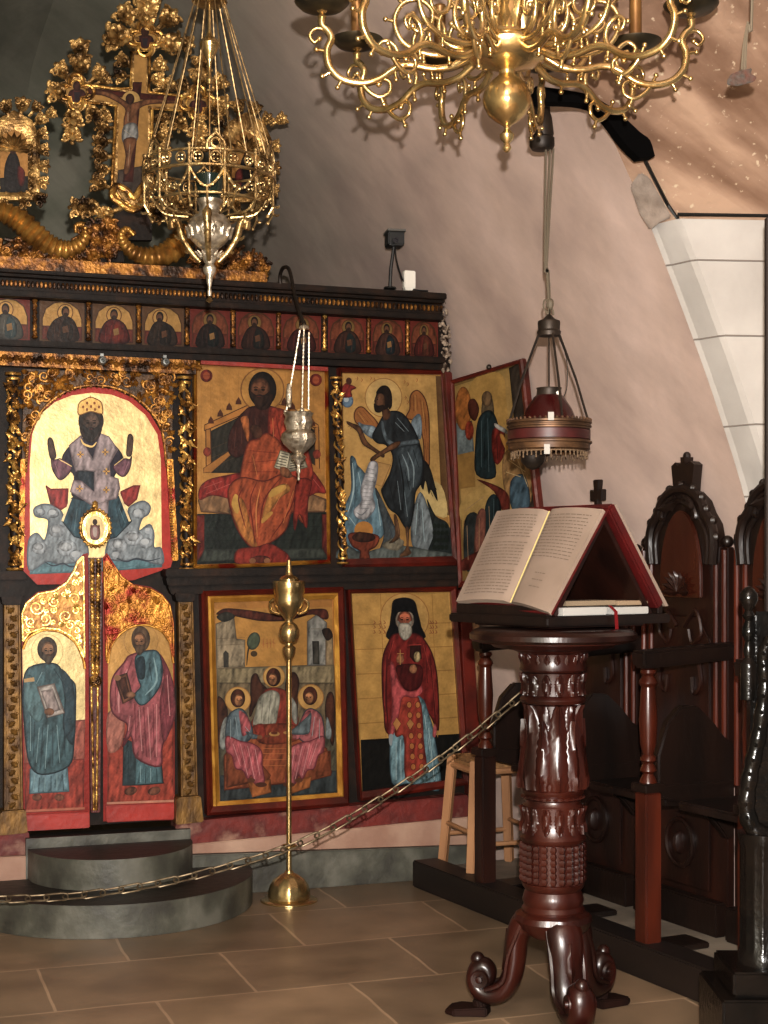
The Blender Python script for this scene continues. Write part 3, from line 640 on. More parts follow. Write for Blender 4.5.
p.poly([(105, 345), (105, 320), (290, 235), (420, 232), (470, 240), (590, 320), (595, 345), (450, 262), (300, 262)], (196, 130, 48), .4, sm=False, out=(90, 50, 18), ow=4)
p.poly([(132, 345), (300, 262), (300, 525), (134, 525)], (56, 52, 42), sm=False); p.poly([(440, 258), (580, 345), (580, 525), (420, 525)], (60, 54, 42), sm=False)
for y in (400, 440, 480): p.stroke([(136, y + 20), (280, y - 40)], (88, 70, 44), 5)
for q in thr: p.poly(q, (190, 128, 50), .4, sm=False, out=(90, 50, 20), ow=4)
p.poly([(100, 505), (210, 430), (215, 450), (135, 522), (100, 524)], (186, 124, 48), .3, sm=False, out=(90, 50, 20)); p.poly([(600, 510), (500, 440), (496, 456), (572, 526), (602, 526)], (186, 124, 48), .3, sm=False)
for x, y in ((132, 300), (172, 270), (210, 242), (250, 218), (445, 220), (480, 240), (530, 285), (565, 310)):
    p.poly([(x - 13, y + 14), (x - 11, y), (x, y - 18), (x + 11, y), (x + 13, y + 14)], (92, 48, 26), sm=False)
for x, y in ((116, 435), (584, 445)): p.ell(x, y, 17, 20, (176, 70, 44))
p.poly([(78, 640), (90, 690), (215, 700), (620, 690), (630, 640), (520, 600), (180, 600)], (164, 122, 80), sm=False, out=(96, 60, 36), ow=4)
p.poly([(84, 640), (84, 590), (120, 555), (200, 535), (270, 530), (300, 600), (250, 640), (140, 620)], (170, 44, 32), out=(100, 22, 18)); p.poly([(440, 540), (540, 500), (600, 560), (622, 610), (580, 610), (500, 640)], (166, 44, 32), out=(100, 22, 18))
p.folds([[(100, 590), (180, 560)], [(110, 615), (220, 570)], [(140, 560), (160, 600)], [(560, 540), (600, 590)]], (206, 98, 84), 6)
p.halo(352, 170, 92, (206, 150, 66), (150, 98, 40))
p.poly([(270, 265), (240, 300), (210, 360), (205, 430), (240, 460), (280, 440), (320, 400), (390, 380), (440, 300), (410, 245), (310, 240)], (74, 34, 26), out=(36, 16, 14))
p.folds([[(240, 330), (230, 430)], [(265, 320), (262, 400)], [(320, 290), (330, 370)]], (110, 58, 42), 6)
p.poly([(260, 290), (290, 285), (296, 350), (290, 392), (268, 330)], (206, 116, 44))
p.poly([(380, 262), (400, 245), (470, 270), (510, 330), (560, 480), (560, 560), (470, 560), (430, 470), (400, 400), (380, 380)], (190, 68, 34), out=(112, 30, 18), ow=4)
p.poly([(290, 400), (330, 380), (380, 355), (440, 420), (430, 520), (400, 560), (270, 560), (262, 510)], (190, 86, 36), out=(116, 36, 18), ow=4)
p.poly([(205, 600), (260, 545), (360, 560), (440, 530), (520, 560), (545, 640), (530, 740), (480, 690), (450, 770), (390, 820), (330, 850), (280, 820), (230, 730)], (184, 84, 34), out=(104, 30, 16), ow=5)
p.poly([(500, 560), (560, 560), (545, 650), (540, 760), (510, 700), (490, 770), (486, 690)], (166, 50, 28), out=(100, 24, 14), ow=4)
p.poly([(235, 640), (225, 700), (270, 800), (330, 846), (300, 740), (270, 640)], (204, 128, 44)); p.poly([(400, 590), (450, 570), (470, 600), (420, 640), (350, 740), (370, 640)], (206, 138, 50))
p.poly([(235, 615), (256, 640), (246, 700), (220, 660)], (218, 168, 66), .3); p.poly([(385, 600), (440, 575), (450, 595), (385, 630)], (218, 168, 66), .3); p.poly([(350, 720), (385, 690), (395, 700), (352, 740)], (214, 156, 58), .3)
p.folds([[(330, 560), (300, 640), (310, 740), (320, 830)], [(430, 545), (360, 640), (340, 760)], [(500, 570), (470, 680), (390, 800)], [(270, 590), (250, 640), (280, 760)], [(300, 430), (420, 440)], [(290, 480), (425, 470)], [(300, 520), (420, 520)], [(410, 280), (430, 380), (480, 500)], [(440, 280), (500, 420)]], (126, 36, 20), 6)
p.folds([[(345, 580), (325, 680), (330, 800)], [(455, 570), (400, 680)], [(310, 450), (330, 540)], [(395, 290), (400, 370)], [(460, 300), (520, 470)], [(485, 600), (440, 740)]], (224, 142, 66), 5)
p.poly([(330, 840), (250, 850), (232, 890), (260, 915), (450, 910), (465, 880), (430, 850), (380, 826)], (160, 48, 30), out=(90, 24, 18)); p.ell(345, 893, 40, 16, (110, 44, 30)); p.ell(310, 900, 14, 12, (150, 96, 60)); p.ell(372, 900, 14, 12, (150, 96, 60))
p.poly([(428, 428), (470, 440), (490, 470), (455, 525), (402, 500)], (206, 196, 166), sm=False, out=(110, 90, 60), ow=3); p.poly([(470, 440), (520, 430), (545, 500), (455, 525)], (190, 178, 150), sm=False, out=(110, 90, 60), ow=3)
for i in range(6): p.stroke([(432 - i * 5, 440 + i * 11), (464 - i * 3, 449 + i * 11)], (60, 50, 40), 3.2, taper=False); p.stroke([(480 - i * 3, 452 + i * 11), (516 + i * 3, 445 + i * 10)], (60, 50, 40), 3.2, taper=False)
p.poly([(300, 330), (330, 320), (350, 345), (345, 372), (315, 372)], (96, 56, 36)); p.poly([(430, 500), (460, 505), (480, 540), (450, 545), (428, 525)], (150, 94, 56))
p.ell(352, 168, 60, 76, (34, 24, 18)); p.poly([(310, 190), (330, 250), (378, 248), (396, 190)], (60, 36, 24)); p.face(342, 172, 92, 100, (112, 70, 44), (38, 26, 20), (58, 36, 24), turn=-.3, hairstyle=0)
p.build('painting', M['paint'], t)
frame4(t, ZC, [(60, 46), (634, 78), (644, 912), (58, 938)], [(74, 62), (620, 92), (630, 895), (74, 918)], 6.228, 6.262, M['gilt_red'])
m_ = MB(t.location); slab(m_, [(201, 360), (328, 367), (328, 371), (201, 364)], 6.21, 6.26); m_.build('red_fillet', M['red_paint'], t, smooth=0)
# --- 3. winged ascetic
ZJ = (330, 355, 4.45)
t = icon('gold icon of a winged bearded man in dark robe holding a white scroll', 397, 468)
p = Painter(on_screen(6.24), t.location, ZJ)
p.base([(52, 70), (505, 80), (560, 900), (62, 925)], (200, 148, 70), .6)
p.poly([(58, 84), (500, 94), (540, 720), (64, 700)], (222, 174, 90), .65, sm=False)
p.poly([(470, 94), (500, 94), (540, 720), (498, 700)], (120, 84, 44), .3, sm=False); p.poly([(400, 560), (495, 580), (520, 720), (430, 680)], (240, 208, 130), .6)
p.ell(238, 190, 82, 86, (230, 190, 112), .7, out=(176, 126, 60), ow=4)
for x, y in ((120, 105), (140, 112), (180, 104), (196, 110), (330, 120), (345, 130), (385, 112), (335, 190), (345, 210)): p.stroke([(x, y - 9), (x + 4, y), (x - 2, y + 9)], (170, 96, 40), 3); p.stroke([(x - 7, y), (x + 7, y - 2)], (170, 96, 40), 2.6)
p.ell(78, 205, 25, 28, (120, 150, 176), out=(70, 90, 120)); p.ell(72, 198, 12, 12, (190, 205, 214)); p.poly([(50, 150), (70, 125), (90, 130), (118, 146), (95, 160), (98, 185), (60, 190), (48, 180)], (160, 44, 34)); p.ell(84, 116, 13, 16, (90, 48, 32)); 
p.poly([(64, 690), (95, 600), (90, 460), (110, 458), (122, 490), (150, 520), (200, 590), (230, 680), (240, 790), (200, 830), (64, 900)], (104, 136, 150), out=(60, 80, 96)); p.poly([(200, 590), (250, 680), (300, 790), (340, 900), (220, 890), (240, 790)], (84, 92, 96)); p.poly([(360, 800), (372, 690), (402, 610), (440, 690), (470, 790), (440, 870), (380, 870)], (132, 142, 146), out=(80, 90, 98)); p.poly([(430, 640), (470, 715), (520, 745), (540, 800), (545, 890), (440, 880), (460, 790)], (44, 52, 50))
p.poly([(64, 840), (140, 880), (220, 860), (340, 850), (440, 868), (550, 885), (556, 898), (62, 918)], (104, 112, 108)); p.poly([(230, 850), (280, 815), (330, 830), (300, 870)], (150, 140, 118))
p.folds([[(100, 480), (105, 600), (80, 700)], [(125, 520), (150, 640)], [(85, 720), (130, 780)], [(390, 660), (380, 800)], [(410, 680), (420, 830)], [(210, 640), (225, 760)]], (176, 200, 206), 7)
p.folds([[(115, 540), (110, 680)], [(400, 640), (400, 760)], [(250, 720), (290, 840)], [(150, 700), (190, 800)]], (54, 70, 84), 6)
for k in range(16): p.ell(465 + (k % 4) * 18, 760 + (k // 4) * 32, 9, 11, (28, 38, 30))
for wv in ([(115, 300), (108, 262), (122, 236), (145, 232), (170, 255), (210, 300), (220, 350), (190, 345), (150, 320)], [(340, 280), (355, 240), (356, 190), (370, 164), (395, 160), (425, 200), (440, 280), (442, 400), (440, 500), (420, 470), (415, 380), (390, 300)]): p.poly(wv, (176, 112, 48), .3, out=(96, 48, 22), ow=5)
for wv in ([(125, 300), (150, 310), (200, 320), (215, 360), (195, 375), (150, 345)], [(362, 300), (395, 262), (408, 300), (404, 370), (385, 360)]): p.poly(wv, (150, 168, 178), out=(90, 104, 118))
p.folds([[(120, 262), (150, 300)], [(130, 250), (170, 300)], [(145, 245), (195, 305)], [(372, 180), (372, 250)], [(385, 176), (392, 250)], [(400, 190), (410, 270)], [(415, 210), (428, 340)], [(424, 260), (434, 420)], [(420, 330), (430, 470)]], (110, 54, 24), 4)
p.folds([[(125, 255), (158, 302)], [(378, 178), (382, 250)], [(410, 205), (420, 300)]], (226, 170, 80), 4)
p.folds([[(140, 320), (180, 345)], [(150, 315), (200, 340)], [(385, 290), (392, 350)], [(395, 290), (400, 350)]], (100, 116, 132), 3)
p.poly([(405, 470), (440, 490), (470, 590), (478, 650), (450, 600), (440, 620), (425, 560), (415, 600), (400, 560)], (40, 40, 38)); 
for l in ([(440, 540), (475, 600)], [(445, 570), (478, 650)], [(435, 580), (458, 630)]): p.stroke(l, (24, 24, 22), 6)
rob = [(245, 262), (290, 250), (330, 268), (372, 330), (400, 400), (416, 480), (410, 560), (380, 610), (372, 690), (352, 775), (330, 760), (300, 710), (262, 680), (230, 610), (240, 580), (270, 520), (280, 450), (250, 400), (210, 390), (190, 360), (215, 310)]
p.poly(rob, (44, 50, 54), out=(18, 20, 22), ow=5)
p.poly([(225, 300), (238, 300), (250, 350), (285, 388), (380, 375), (396, 392), (330, 402), (290, 412), (245, 380)], (108, 122, 130))
p.poly([(295, 430), (385, 400), (410, 470), (400, 560), (368, 612), (350, 740), (330, 700), (318, 560)], (74, 86, 92))
p.folds([[(320, 440), (345, 500), (352, 560)], [(345, 430), (372, 500), (370, 590)], [(330, 600), (345, 720)], [(300, 560), (316, 690)], [(290, 300), (330, 340)], [(300, 280), (350, 340)]], (140, 156, 162), 6)
p.folds([[(305, 450), (325, 560), (330, 680)], [(370, 420), (395, 500)], [(335, 520), (355, 600)], [(260, 560), (290, 680)], [(270, 300), (300, 370)]], (20, 24, 26), 7)
p.poly([(80, 308), (76, 296), (100, 305), (135, 322), (165, 385), (215, 425), (240, 440), (235, 455), (190, 425), (145, 395), (125, 345), (105, 325)], (120, 78, 44), out=(60, 34, 20), ow=3)
p.folds([[(84, 300), (70, 296)], [(92, 312), (78, 322)], [(100, 318), (90, 330)]], (110, 70, 40), 5)
p.poly([(312, 385), (300, 410), (260, 430), (215, 455), (195, 470), (180, 468), (190, 452), (240, 420), (280, 392)], (130, 84, 48), out=(60, 34, 20), ow=3)
p.poly([(190, 470), (270, 490), (232, 585), (200, 575)], (206, 160, 88), .5, sm=False, out=(150, 100, 50), ow=3)
p.poly([(180, 475), (212, 485), (206, 560), (190, 620), (200, 680), (160, 730), (118, 722), (106, 690), (140, 650), (136, 600), (160, 520)], (196, 194, 196), out=(120, 120, 130), ow=3)
for i in range(11): p.stroke([(168 - i * 3.4, 505 + i * 18), (200 - i * 2.4, 512 + i * 17)], (90, 92, 104), 4)
p.stroke([(118, 700), (140, 712), (165, 690)], (120, 120, 130), 5)
p.poly([(232, 240), (262, 240), (268, 275), (240, 290)], (96, 60, 36)); p.ell(240, 190, 36, 54, (44, 28, 20)); p.ell(222, 206, 24, 36, (112, 74, 46)); p.poly([(196, 215), (215, 225), (238, 222), (240, 240), (222, 256), (200, 250)], (40, 26, 18)); p.folds([[(206, 192), (216, 188)], [(200, 196), (196, 210)]], (40, 24, 16), 4); p.ell(211, 197, 4, 3, (20, 14, 10)); p.poly([(205, 170), (225, 140), (255, 138), (274, 170), (276, 225), (262, 240), (256, 190), (236, 172)], (40, 26, 18))
p.poly([(283, 715), (298, 720), (312, 800), (290, 830), (262, 836), (290, 800)], (120, 82, 50)); p.poly([(336, 770), (352, 775), (350, 850), (362, 880), (340, 895), (310, 895), (340, 850)], (124, 84, 52)); p.folds([[(300, 740), (308, 800)], [(344, 790), (346, 850)]], (170, 124, 78), 4)
p.ell(150, 780, 42, 40, (206, 140, 52), .5); p.poly([(82, 800), (100, 850), (135, 872), (135, 905), (175, 905), (172, 872), (205, 850), (218, 810), (180, 795), (130, 790)], (140, 62, 32), out=(80, 30, 18), ow=4); p.ell(150, 812, 52, 22, (70, 36, 24)); p.ell(132, 808, 20, 22, (100, 60, 40)); 
p.build('painting', M['paint'], t)
frame4(t, ZJ, [(40, 55), (520, 65), (580, 935), (64, 950)], [(56, 78), (498, 86), (548, 895), (66, 908)], 6.222, 6.262, M['frame_red'])
# --- 4. three seated winged figures at a table
ZT = (190, 580, 4.094)
t = icon('gilt framed icon of three winged figures seated round a table', 277, 703)
p = Painter(on_screen(6.235), t.location, ZT)
p.base([(72, 66), (612, 52), (632, 905), (96, 945)], (190, 130, 52), .5)
p.poly([(104, 120), (585, 110), (605, 870), (124, 912)], (204, 148, 62), .55, sm=False)
p.poly([(108, 360), (590, 345), (598, 640), (115, 660)], (150, 134, 100), sm=False); p.poly([(112, 420), (592, 420), (598, 640), (115, 660)], (130, 112, 82), sm=False)
p.poly([(115, 660), (598, 640), (605, 870), (124, 912)], (94, 88, 70), sm=False); p.poly([(122, 800), (603, 780), (605, 870), (124, 912)], (66, 74, 76), sm=False)
for b, c in (([(106, 180), (180, 150), (190, 240), (225, 245), (225, 358), (108, 362)], (170, 152, 122)), ([(480, 170), (520, 140), (560, 175), (560, 350), (480, 352)], (150, 148, 140)), ([(556, 220), (584, 230), (588, 348), (556, 350)], (176, 150, 110))): p.poly(b, c, sm=False, out=(110, 90, 66), ow=3)
for b in ([(136, 300), (146, 288), (158, 300), (158, 358), (138, 358)], [(500, 250), (528, 250), (530, 345), (504, 345)]): p.poly(b, (74, 70, 62), sm=False)
p.folds([[(108, 240), (225, 236)], [(108, 268), (222, 262)], [(150, 180), (152, 235)], [(495, 200), (548, 200)]], (120, 98, 70), 4)
p.poly([(108, 140), (140, 118), (200, 120), (270, 128), (340, 140), (400, 148), (470, 125), (530, 118), (560, 125), (566, 155), (545, 160), (500, 140), (400, 165), (300, 168), (220, 155), (150, 140)], (104, 48, 32), out=(54, 24, 18)); p.poly([(108, 150), (150, 130), (185, 150), (140, 172)], (64, 62, 52)); p.poly([(540, 205), (570, 198), (585, 230), (560, 248)], (60, 40, 30))
p.stroke([(232, 350), (240, 280), (262, 240)], (70, 56, 34), 7); p.ell(260, 250, 25, 36, (86, 96, 74), rot=.3, out=(50, 56, 44)); p.ell(262, 302, 14, 12, (80, 62, 38))
for i, x in enumerate((300, 315, 328, 342)): p.stroke([(x, 240), (x + 2, 278)], (176, 60, 30), 3.4); p.stroke([(x - 6, 262 - i * 3), (x + 8, 262)], (176, 60, 30), 3)
# figures
for wv in ([(252, 400), (272, 384), (290, 420), (320, 460), (270, 510), (245, 560), (248, 470)], [(400, 400), (425, 378), (445, 410), (440, 470), (436, 560), (405, 520), (390, 450)], [(112, 500), (126, 482), (150, 520), (150, 580), (120, 690)], [(560, 480), (580, 460), (592, 520), (585, 680), (556, 560)]): p.poly(wv, (92, 52, 34), out=(50, 28, 20), ow=4)
p.poly([(150, 560), (128, 600), (122, 680), (148, 690), (160, 620)], (168, 172, 166)); p.poly([(560, 560), (578, 610), (576, 650), (556, 640)], (150, 160, 160))
for x, y, r in ((344, 396, 44), (196, 490, 52), (494, 480, 52)): p.halo(x, y, r, (222, 172, 88), (176, 120, 50))
p.poly([(300, 460), (345, 440), (400, 460), (432, 520), (430, 610), (260, 610), (270, 540)], (160, 62, 40), out=(96, 30, 22)); p.poly([(268, 540), (285, 480), (330, 452), (366, 470), (360, 540), (340, 600), (262, 600)], (184, 180, 160), out=(120, 110, 96)); p.poly([(400, 470), (436, 510), (438, 590), (415, 560)], (170, 168, 156))
p.folds([[(300, 480), (290, 590)], [(330, 470), (320, 590)], [(350, 480), (346, 560)]], (120, 116, 104), 6)
p.poly([(140, 720), (190, 650), (260, 600), (420, 600), (560, 690), (580, 790), (500, 820), (140, 860)], (170, 88, 44), sm=False, out=(100, 44, 24), ow=4)
p.poly([(255, 600), (300, 590), (420, 590), (460, 640), (400, 668), (300, 672), (262, 640)], (150, 66, 36)); p.poly([(262, 600), (300, 590), (310, 640), (280, 650)], (168, 60, 40))
p.folds([[(300, 690), (440, 690)], [(300, 710), (440, 712)], [(300, 735), (430, 735)], [(300, 760), (425, 760)]], (206, 122, 62), 5)
p.ell(345, 630, 22, 10, (190, 140, 70)); p.ell(345, 626, 14, 6, (110, 50, 30)); p.ell(395, 625, 13, 6, (190, 140, 70)); p.ell(315, 640, 11, 5, (120, 66, 40))
for st in ([(150, 690), (150, 850), (250, 830), (320, 830), (330, 800), (250, 700)], [(400, 840), (410, 780), (470, 700), (575, 700), (578, 800), (500, 820)]): p.poly(st, (146, 76, 40), sm=False, out=(90, 40, 22))
for st in ([(236, 830), (330, 815), (334, 870), (255, 890)], [(412, 830), (500, 800), (490, 850), (418, 875)]): p.poly(st, (184, 108, 44), sm=False)
def seated(dx, m=1, top=(110, 128, 136), cl=(196, 98, 104)):
    X = lambda q: [(dx + m * a, b) for a, b in q]
    p.poly(X([(-8, 530), (-40, 560), (-50, 640), (-30, 670), (40, 660), (60, 620), (40, 560), (20, 530)]), top, out=(56, 66, 76), ow=4)
    p.poly(X([(6, 535), (40, 560), (52, 610), (20, 640), (10, 590)]), cl)
    p.poly(X([(-46, 640), (10, 660), (60, 670), (96, 700), (100, 760), (108, 830), (70, 835), (56, 800), (40, 815), (20, 780), (-10, 770), (-24, 720), (-46, 700)]), cl, out=(120, 44, 56), ow=4)
    p.folds([X(l) for l in ([(-20, 670), (10, 760)], [(10, 670), (40, 800)], [(40, 680), (70, 820)], [(70, 690), (90, 800)])], (228, 160, 160), 6)
    p.folds([X(l) for l in ([(-5, 670), (26, 775)], [(26, 680), (56, 790)], [(58, 690), (84, 810)])], (140, 56, 66), 5)
    p.folds([X(l) for l in ([(-30, 570), (-30, 650)], [(-10, 560), (0, 640)], [(30, 600), (60, 640)])], (160, 176, 180), 6)
    p.poly(X([(30, 620), (64, 630), (90, 640), (60, 652)]), top); p.ell(dx + m * 90, 643, 11, 8, (150, 96, 60)); p.ell(dx + m * 95, 838, 24, 10, (96, 54, 34)); p.ell(dx + m * 55, 820, 16, 9, (110, 64, 40))
seated(196); seated(500, -1, (196, 110, 112), (196, 104, 108))
p.poly([(408, 628), (440, 596), (480, 560), (496, 545), (492, 600), (480, 630)], (120, 134, 138), out=(70, 80, 88))
for x, y, tn in ((342, 398, -.4), (196, 484, .4), (492, 474, -.5)): p.ell(x, y, 30, 38, (92, 46, 28)); p.face(x + tn * 8, y + 8, 40, 46, (176, 118, 72), (92, 46, 28), None, tn, 0)
p.build('painting', M['paint'], t)
frame4(t, ZT, [(46, 40), (632, 22), (652, 925), (70, 965)], [(74, 66), (608, 52), (632, 888), (96, 928)], 6.205, 6.262, M['frame_red'])
frame4(t, ZT, [(72, 64), (612, 50), (634, 890), (94, 942)], [(100, 92), (590, 78), (606, 872), (122, 908)], 6.218, 6.255, M['gilt_plain'], 'gilt_slip')
# --- 5. standing monk with black veil
ZS = (340, 580, 4.453)
t = icon('gold icon of a standing grey bearded monk in black veil and crimson mantle', 408, 690)
p = Painter(on_screen(6.24), t.location, ZS)
p.base([(48, 56), (500, 50), (560, 900), (96, 960)], (200, 148, 66), .6)
p.poly([(52, 60), (498, 54), (540, 684), (92, 712)], (216, 166, 78), .65, sm=False); p.poly([(92, 712), (540, 684), (556, 900), (100, 955)], (24, 22, 18), sm=False)
for i in range(5): p.stroke([(60 + i * 6, 200 + i * 110), (515 + i * 6, 190 + i * 105)], (184, 132, 56), 4, .6, taper=False)
for i in range(3): p.stroke([(180 + i * 115, 60), (205 + i * 115, 700)], (190, 138, 60), 3, .6, taper=False)
p.ell(288, 170, 108, 112, (222, 174, 90), .7, out=(176, 120, 52), ow=4)
for x in (150, 175, 195, 400, 410, 425): 
    for y in (180, 200, 222): p.stroke([(x, y), (x + 7, y + 12), (x - 3, y + 16)], (150, 74, 36), 3.4)
p.poly([(230, 140), (236, 96), (262, 82), (300, 80), (332, 96), (345, 140), (362, 210), (372, 262), (215, 262), (222, 200)], (20, 18, 20), out=(60, 44, 30), ow=3)
p.poly([(245, 240), (215, 280), (190, 350), (188, 480), (196, 590), (204, 670), (240, 680), (350, 600), (400, 600), (438, 670), (436, 480), (420, 360), (385, 280), (340, 240)], (134, 34, 28), out=(70, 16, 14), ow=5)
p.poly([(225, 690), (232, 900), (300, 905), (380, 925), (448, 922), (420, 700), (395, 600), (356, 520), (250, 520)], (124, 160, 170), out=(66, 92, 104), ow=4)
p.poly([(240, 530), (350, 525), (372, 720), (384, 840), (350, 880), (292, 880), (286, 700), (246, 690)], (176, 64, 44), out=(110, 34, 26), ow=4)
p.poly([(222, 380), (240, 376), (256, 440), (290, 490), (340, 492), (362, 470), (366, 500), (330, 525), (280, 522), (262, 600), (236, 690), (216, 690), (232, 560)], (204, 88, 90), out=(130, 44, 46), ow=3)
p.poly([(255, 380), (360, 380), (364, 460), (330, 492), (290, 488), (258, 430)], (92, 22, 20))
p.folds([[(210, 320), (206, 520), (214, 650)], [(230, 280), (222, 380)], [(400, 330), (420, 520), (424, 640)], [(380, 300), (390, 460)]], (82, 18, 16), 8)
p.folds([[(200, 380), (198, 560)], [(240, 270), (216, 350)], [(408, 380), (428, 600)], [(372, 290), (400, 400)]], (176, 62, 50), 6)
p.folds([[(250, 720), (250, 890)], [(270, 710), (272, 890)], [(395, 660), (420, 890)], [(376, 600), (400, 760)]], (186, 210, 214), 7); p.folds([[(260, 720), (260, 890)], [(385, 640), (405, 880)], [(412, 760), (436, 900)]], (74, 104, 118), 6)
for k in range(7):
    for c in range(2): p.ell(308 + c * 38 + k * 3, 556 + k * 46, 11, 14, (206, 130, 60), .3, out=(120, 40, 30), ow=3)
for q in ([(235, 640), (252, 612), (272, 640), (252, 672)], [(296, 640), (312, 618), (330, 640), (312, 668)]): p.poly(q, (206, 140, 70), .3, sm=False, out=(120, 50, 30))
p.poly([(420, 640), (432, 660), (424, 700), (412, 690)], (204, 100, 100)); p.poly([(218, 690), (236, 690), (230, 735), (220, 730)], (150, 156, 160))
p.poly([(312, 290), (358, 286), (364, 350), (330, 366), (310, 340)], (60, 26, 20), sm=False); p.ell(344, 342, 15, 24, (214, 186, 130)); p.ell(326, 396, 17, 20, (190, 128, 84)); p.ell(268, 352, 17, 22, (176, 112, 72)); p.stroke([(268, 310), (268, 378)], (206, 160, 80), 8, .4); p.stroke([(254, 328), (284, 328)], (206, 160, 80), 7, .4); p.stroke([(306, 290), (362, 288)], (196, 70, 56), 8)
p.ell(288, 178, 42, 46, (170, 150, 130)); p.face(288, 178, 72, 76, (168, 92, 62), (0, 0, 0), (176, 168, 152), hairstyle=0); p.poly([(262, 200), (288, 192), (314, 200), (318, 240), (290, 268), (266, 244)], (186, 178, 160), out=(120, 110, 96), ow=3)
p.folds([[(276, 210), (280, 250)], [(292, 210), (292, 258)], [(304, 210), (302, 246)]], (130, 122, 108), 3)
p.poly([(248, 150), (264, 142), (312, 142), (328, 150), (330, 120), (246, 120)], (20, 18, 20))
p.build('painting', M['paint'], t)
frame4(t, ZS, [(36, 40), (520, 28), (580, 910), (92, 985)], [(54, 60), (496, 52), (552, 884), (100, 944)], 6.215, 6.262, M['frame_red'])
# --- 6. frieze of small half-length icons
FR = [(8, 46, -.3), (62, 47, .4), (114, 45, 0), (163, 44, -.4), (210, 42, 0), (256, 42, -.2), (301, 42, .2), (347, 40, .2), (388, 36, -.2), (424, 30, 0)]
FL = ['small red arched icon at the left edge of the frieze, figure in blue grey', 'small gold arched icon on frieze, dark figure bowing to the right', 'small gold arched icon on frieze, front facing figure in red and blue', 'small gold arched icon on frieze, dark figure bowing to the left',
      'small red frieze icon right behind the silver pendant tip of the big lamp', 'small dark red frieze icon, dim bust just left of the hook chain', 'small red frieze icon behind the chain of the little silver lamp', 'small rust red arched frieze icon straight above the carved column between large icons', 'small worn red frieze icon, second from the right end', 'small worn red frieze icon at the crumbling right end']
ROB = [(96, 92, 82), (70, 44, 32), (110, 34, 28), (64, 46, 34), (52, 34, 28), (70, 40, 30), (86, 34, 28), (76, 44, 32), (84, 52, 40), (100, 36, 28)]
for i, ((x, wd, tn), lb) in enumerate(zip(FR, FL)):
    yt = at445(x, 297, 322); h = at445(x, 41, 35); hw = wd / 2 - 1
    t = icon(lb, x, yt + h / 2, 'small icons along the frieze', name='small_icon')
    p = Painter(on_screen(6.238), t.location, (x - hw, yt, 10.0), .46); W = hw * 20; H = h * 10; sl = W * .058
    f = 1.0 if i < 4 else .62; G = tuple(int(v * (1.0 if i < 4 else .72)) for v in (208, 158, 78))
    p.base([(0, 0), (W, sl), (W, H + sl), (0, H)], (140, 52, 36) if i not in (1, 2, 3) else (120, 82, 48))
    arch = [(W * .06, H * .96), (W * .06, H * .45), (W * .14, H * .2), (W * .32, H * .06), (W * .5, H * .03), (W * .68, H * .07), (W * .86, H * .22), (W * .94, H * .47), (W * .94, H * 1.0)]
    p.poly(arch, G if i < 4 else (150, 78, 44), .4 if i < 4 else 0, sm=False, out=(96, 60, 30), ow=12)
    p.poly([(W * .06, H * .62), (W * .94, H * .66), (W * .94, H), (W * .06, H * .96)], (140, 62, 42), sm=False)
    cx = W * (.5 + .06 * tn); p.ell(cx + tn * W * .12, H * .3, W * .17, H * .2, tuple(min(255, int(v * 1.08)) for v in G), .4, out=(120, 70, 30), ow=9)
    rb = ROB[i]; dk = tuple(int(v * .5) for v in rb); lt = tuple(min(255, int(v * 1.7)) for v in rb)
    p.poly([(cx - W * .08 + tn * W * .1, H * .4), (cx - W * .26, H * .58), (cx - W * .32, H * .98), (cx + W * .32, H), (cx + W * .28, H * .6), (cx + W * .1 + tn * W * .1, H * .42)], rb, out=dk, ow=10)
    p.poly([(cx + W * .02, H * .46), (cx + W * .2, H * .62), (cx + W * .2, H * .95), (cx - W * .05, H * .95)], [(70, 90, 92), (50, 36, 28), (150, 52, 34), (44, 34, 28), (34, 40, 38), (44, 44, 40), (60, 60, 52), (40, 52, 52), (40, 60, 66), (120, 60, 36)][i])
    p.folds([[(cx - W * .18, H * .6), (cx - W * .2, H * .94)], [(cx - W * .06, H * .55), (cx - W * .1, H * .9)], [(cx + W * .14, H * .62), (cx + W * .1, H * .94)]], lt, 8)
    p.ell(cx + tn * W * .13, H * .28, W * .09, H * .14, (54, 34, 24)); p.ell(cx + tn * W * .16, H * .3, W * .065, H * .105, (130, 84, 54)); p.ell(cx + tn * W * .16, H * .36, W * .05, H * .06, (60, 38, 26))
    p.poly([(cx - W * .02, H * .66), (cx + W * .1, H * .62), (cx + W * .12, H * .78), (cx, H * .82)], (176, 130, 70) if i % 2 == 0 else (120, 78, 50), sm=False)
    p.build('painting', M['paint'], t)
    m_ = MB(t.location); hwf = hw + .5
    if i < 9:
        xn = (x + FR[i + 1][0]) / 2 + (wd - FR[i + 1][1]) / 4; a = PY(xn, at445(xn, 297, 322), 6.222); b = PY(xn, at445(xn, 337, 356), 6.222); cm = MB(SO)
        cm.tube([a.lerp(b, k / 6) for k in range(7)], .0075, 8); cm.tube([a.lerp(b, k / 40) + Vector((math.cos(k * .9), math.sin(k * .9), 0)) * .008 for k in range(41)], .0035, 6)
        for tt in (.04, .96): cm.ball(a.lerp(b, tt), .013, 8, 6, (1, 1, .6))
        cm.build('colonnette', M['old_gilt'] if i != 6 else M['gilt_carving'], scr)
# crumbling plaster at the right end of the frieze
m_ = MB(SO)
for i in range(70):
    y = rnd.uniform(296, 372); x = 438 + rnd.uniform(0, 9) + (y - 296) * .06; m_.ball(PY(x, y, 6.2), rnd.uniform(.004, .012), 5, 4, (1, .6, rnd.uniform(.7, 1.6)))
m_.build('crumbled_edge', mat('crumbled', (150, 134, 118), .9, 0, (60, 46, 36), 60, ramp=(.4, .6)), scr)
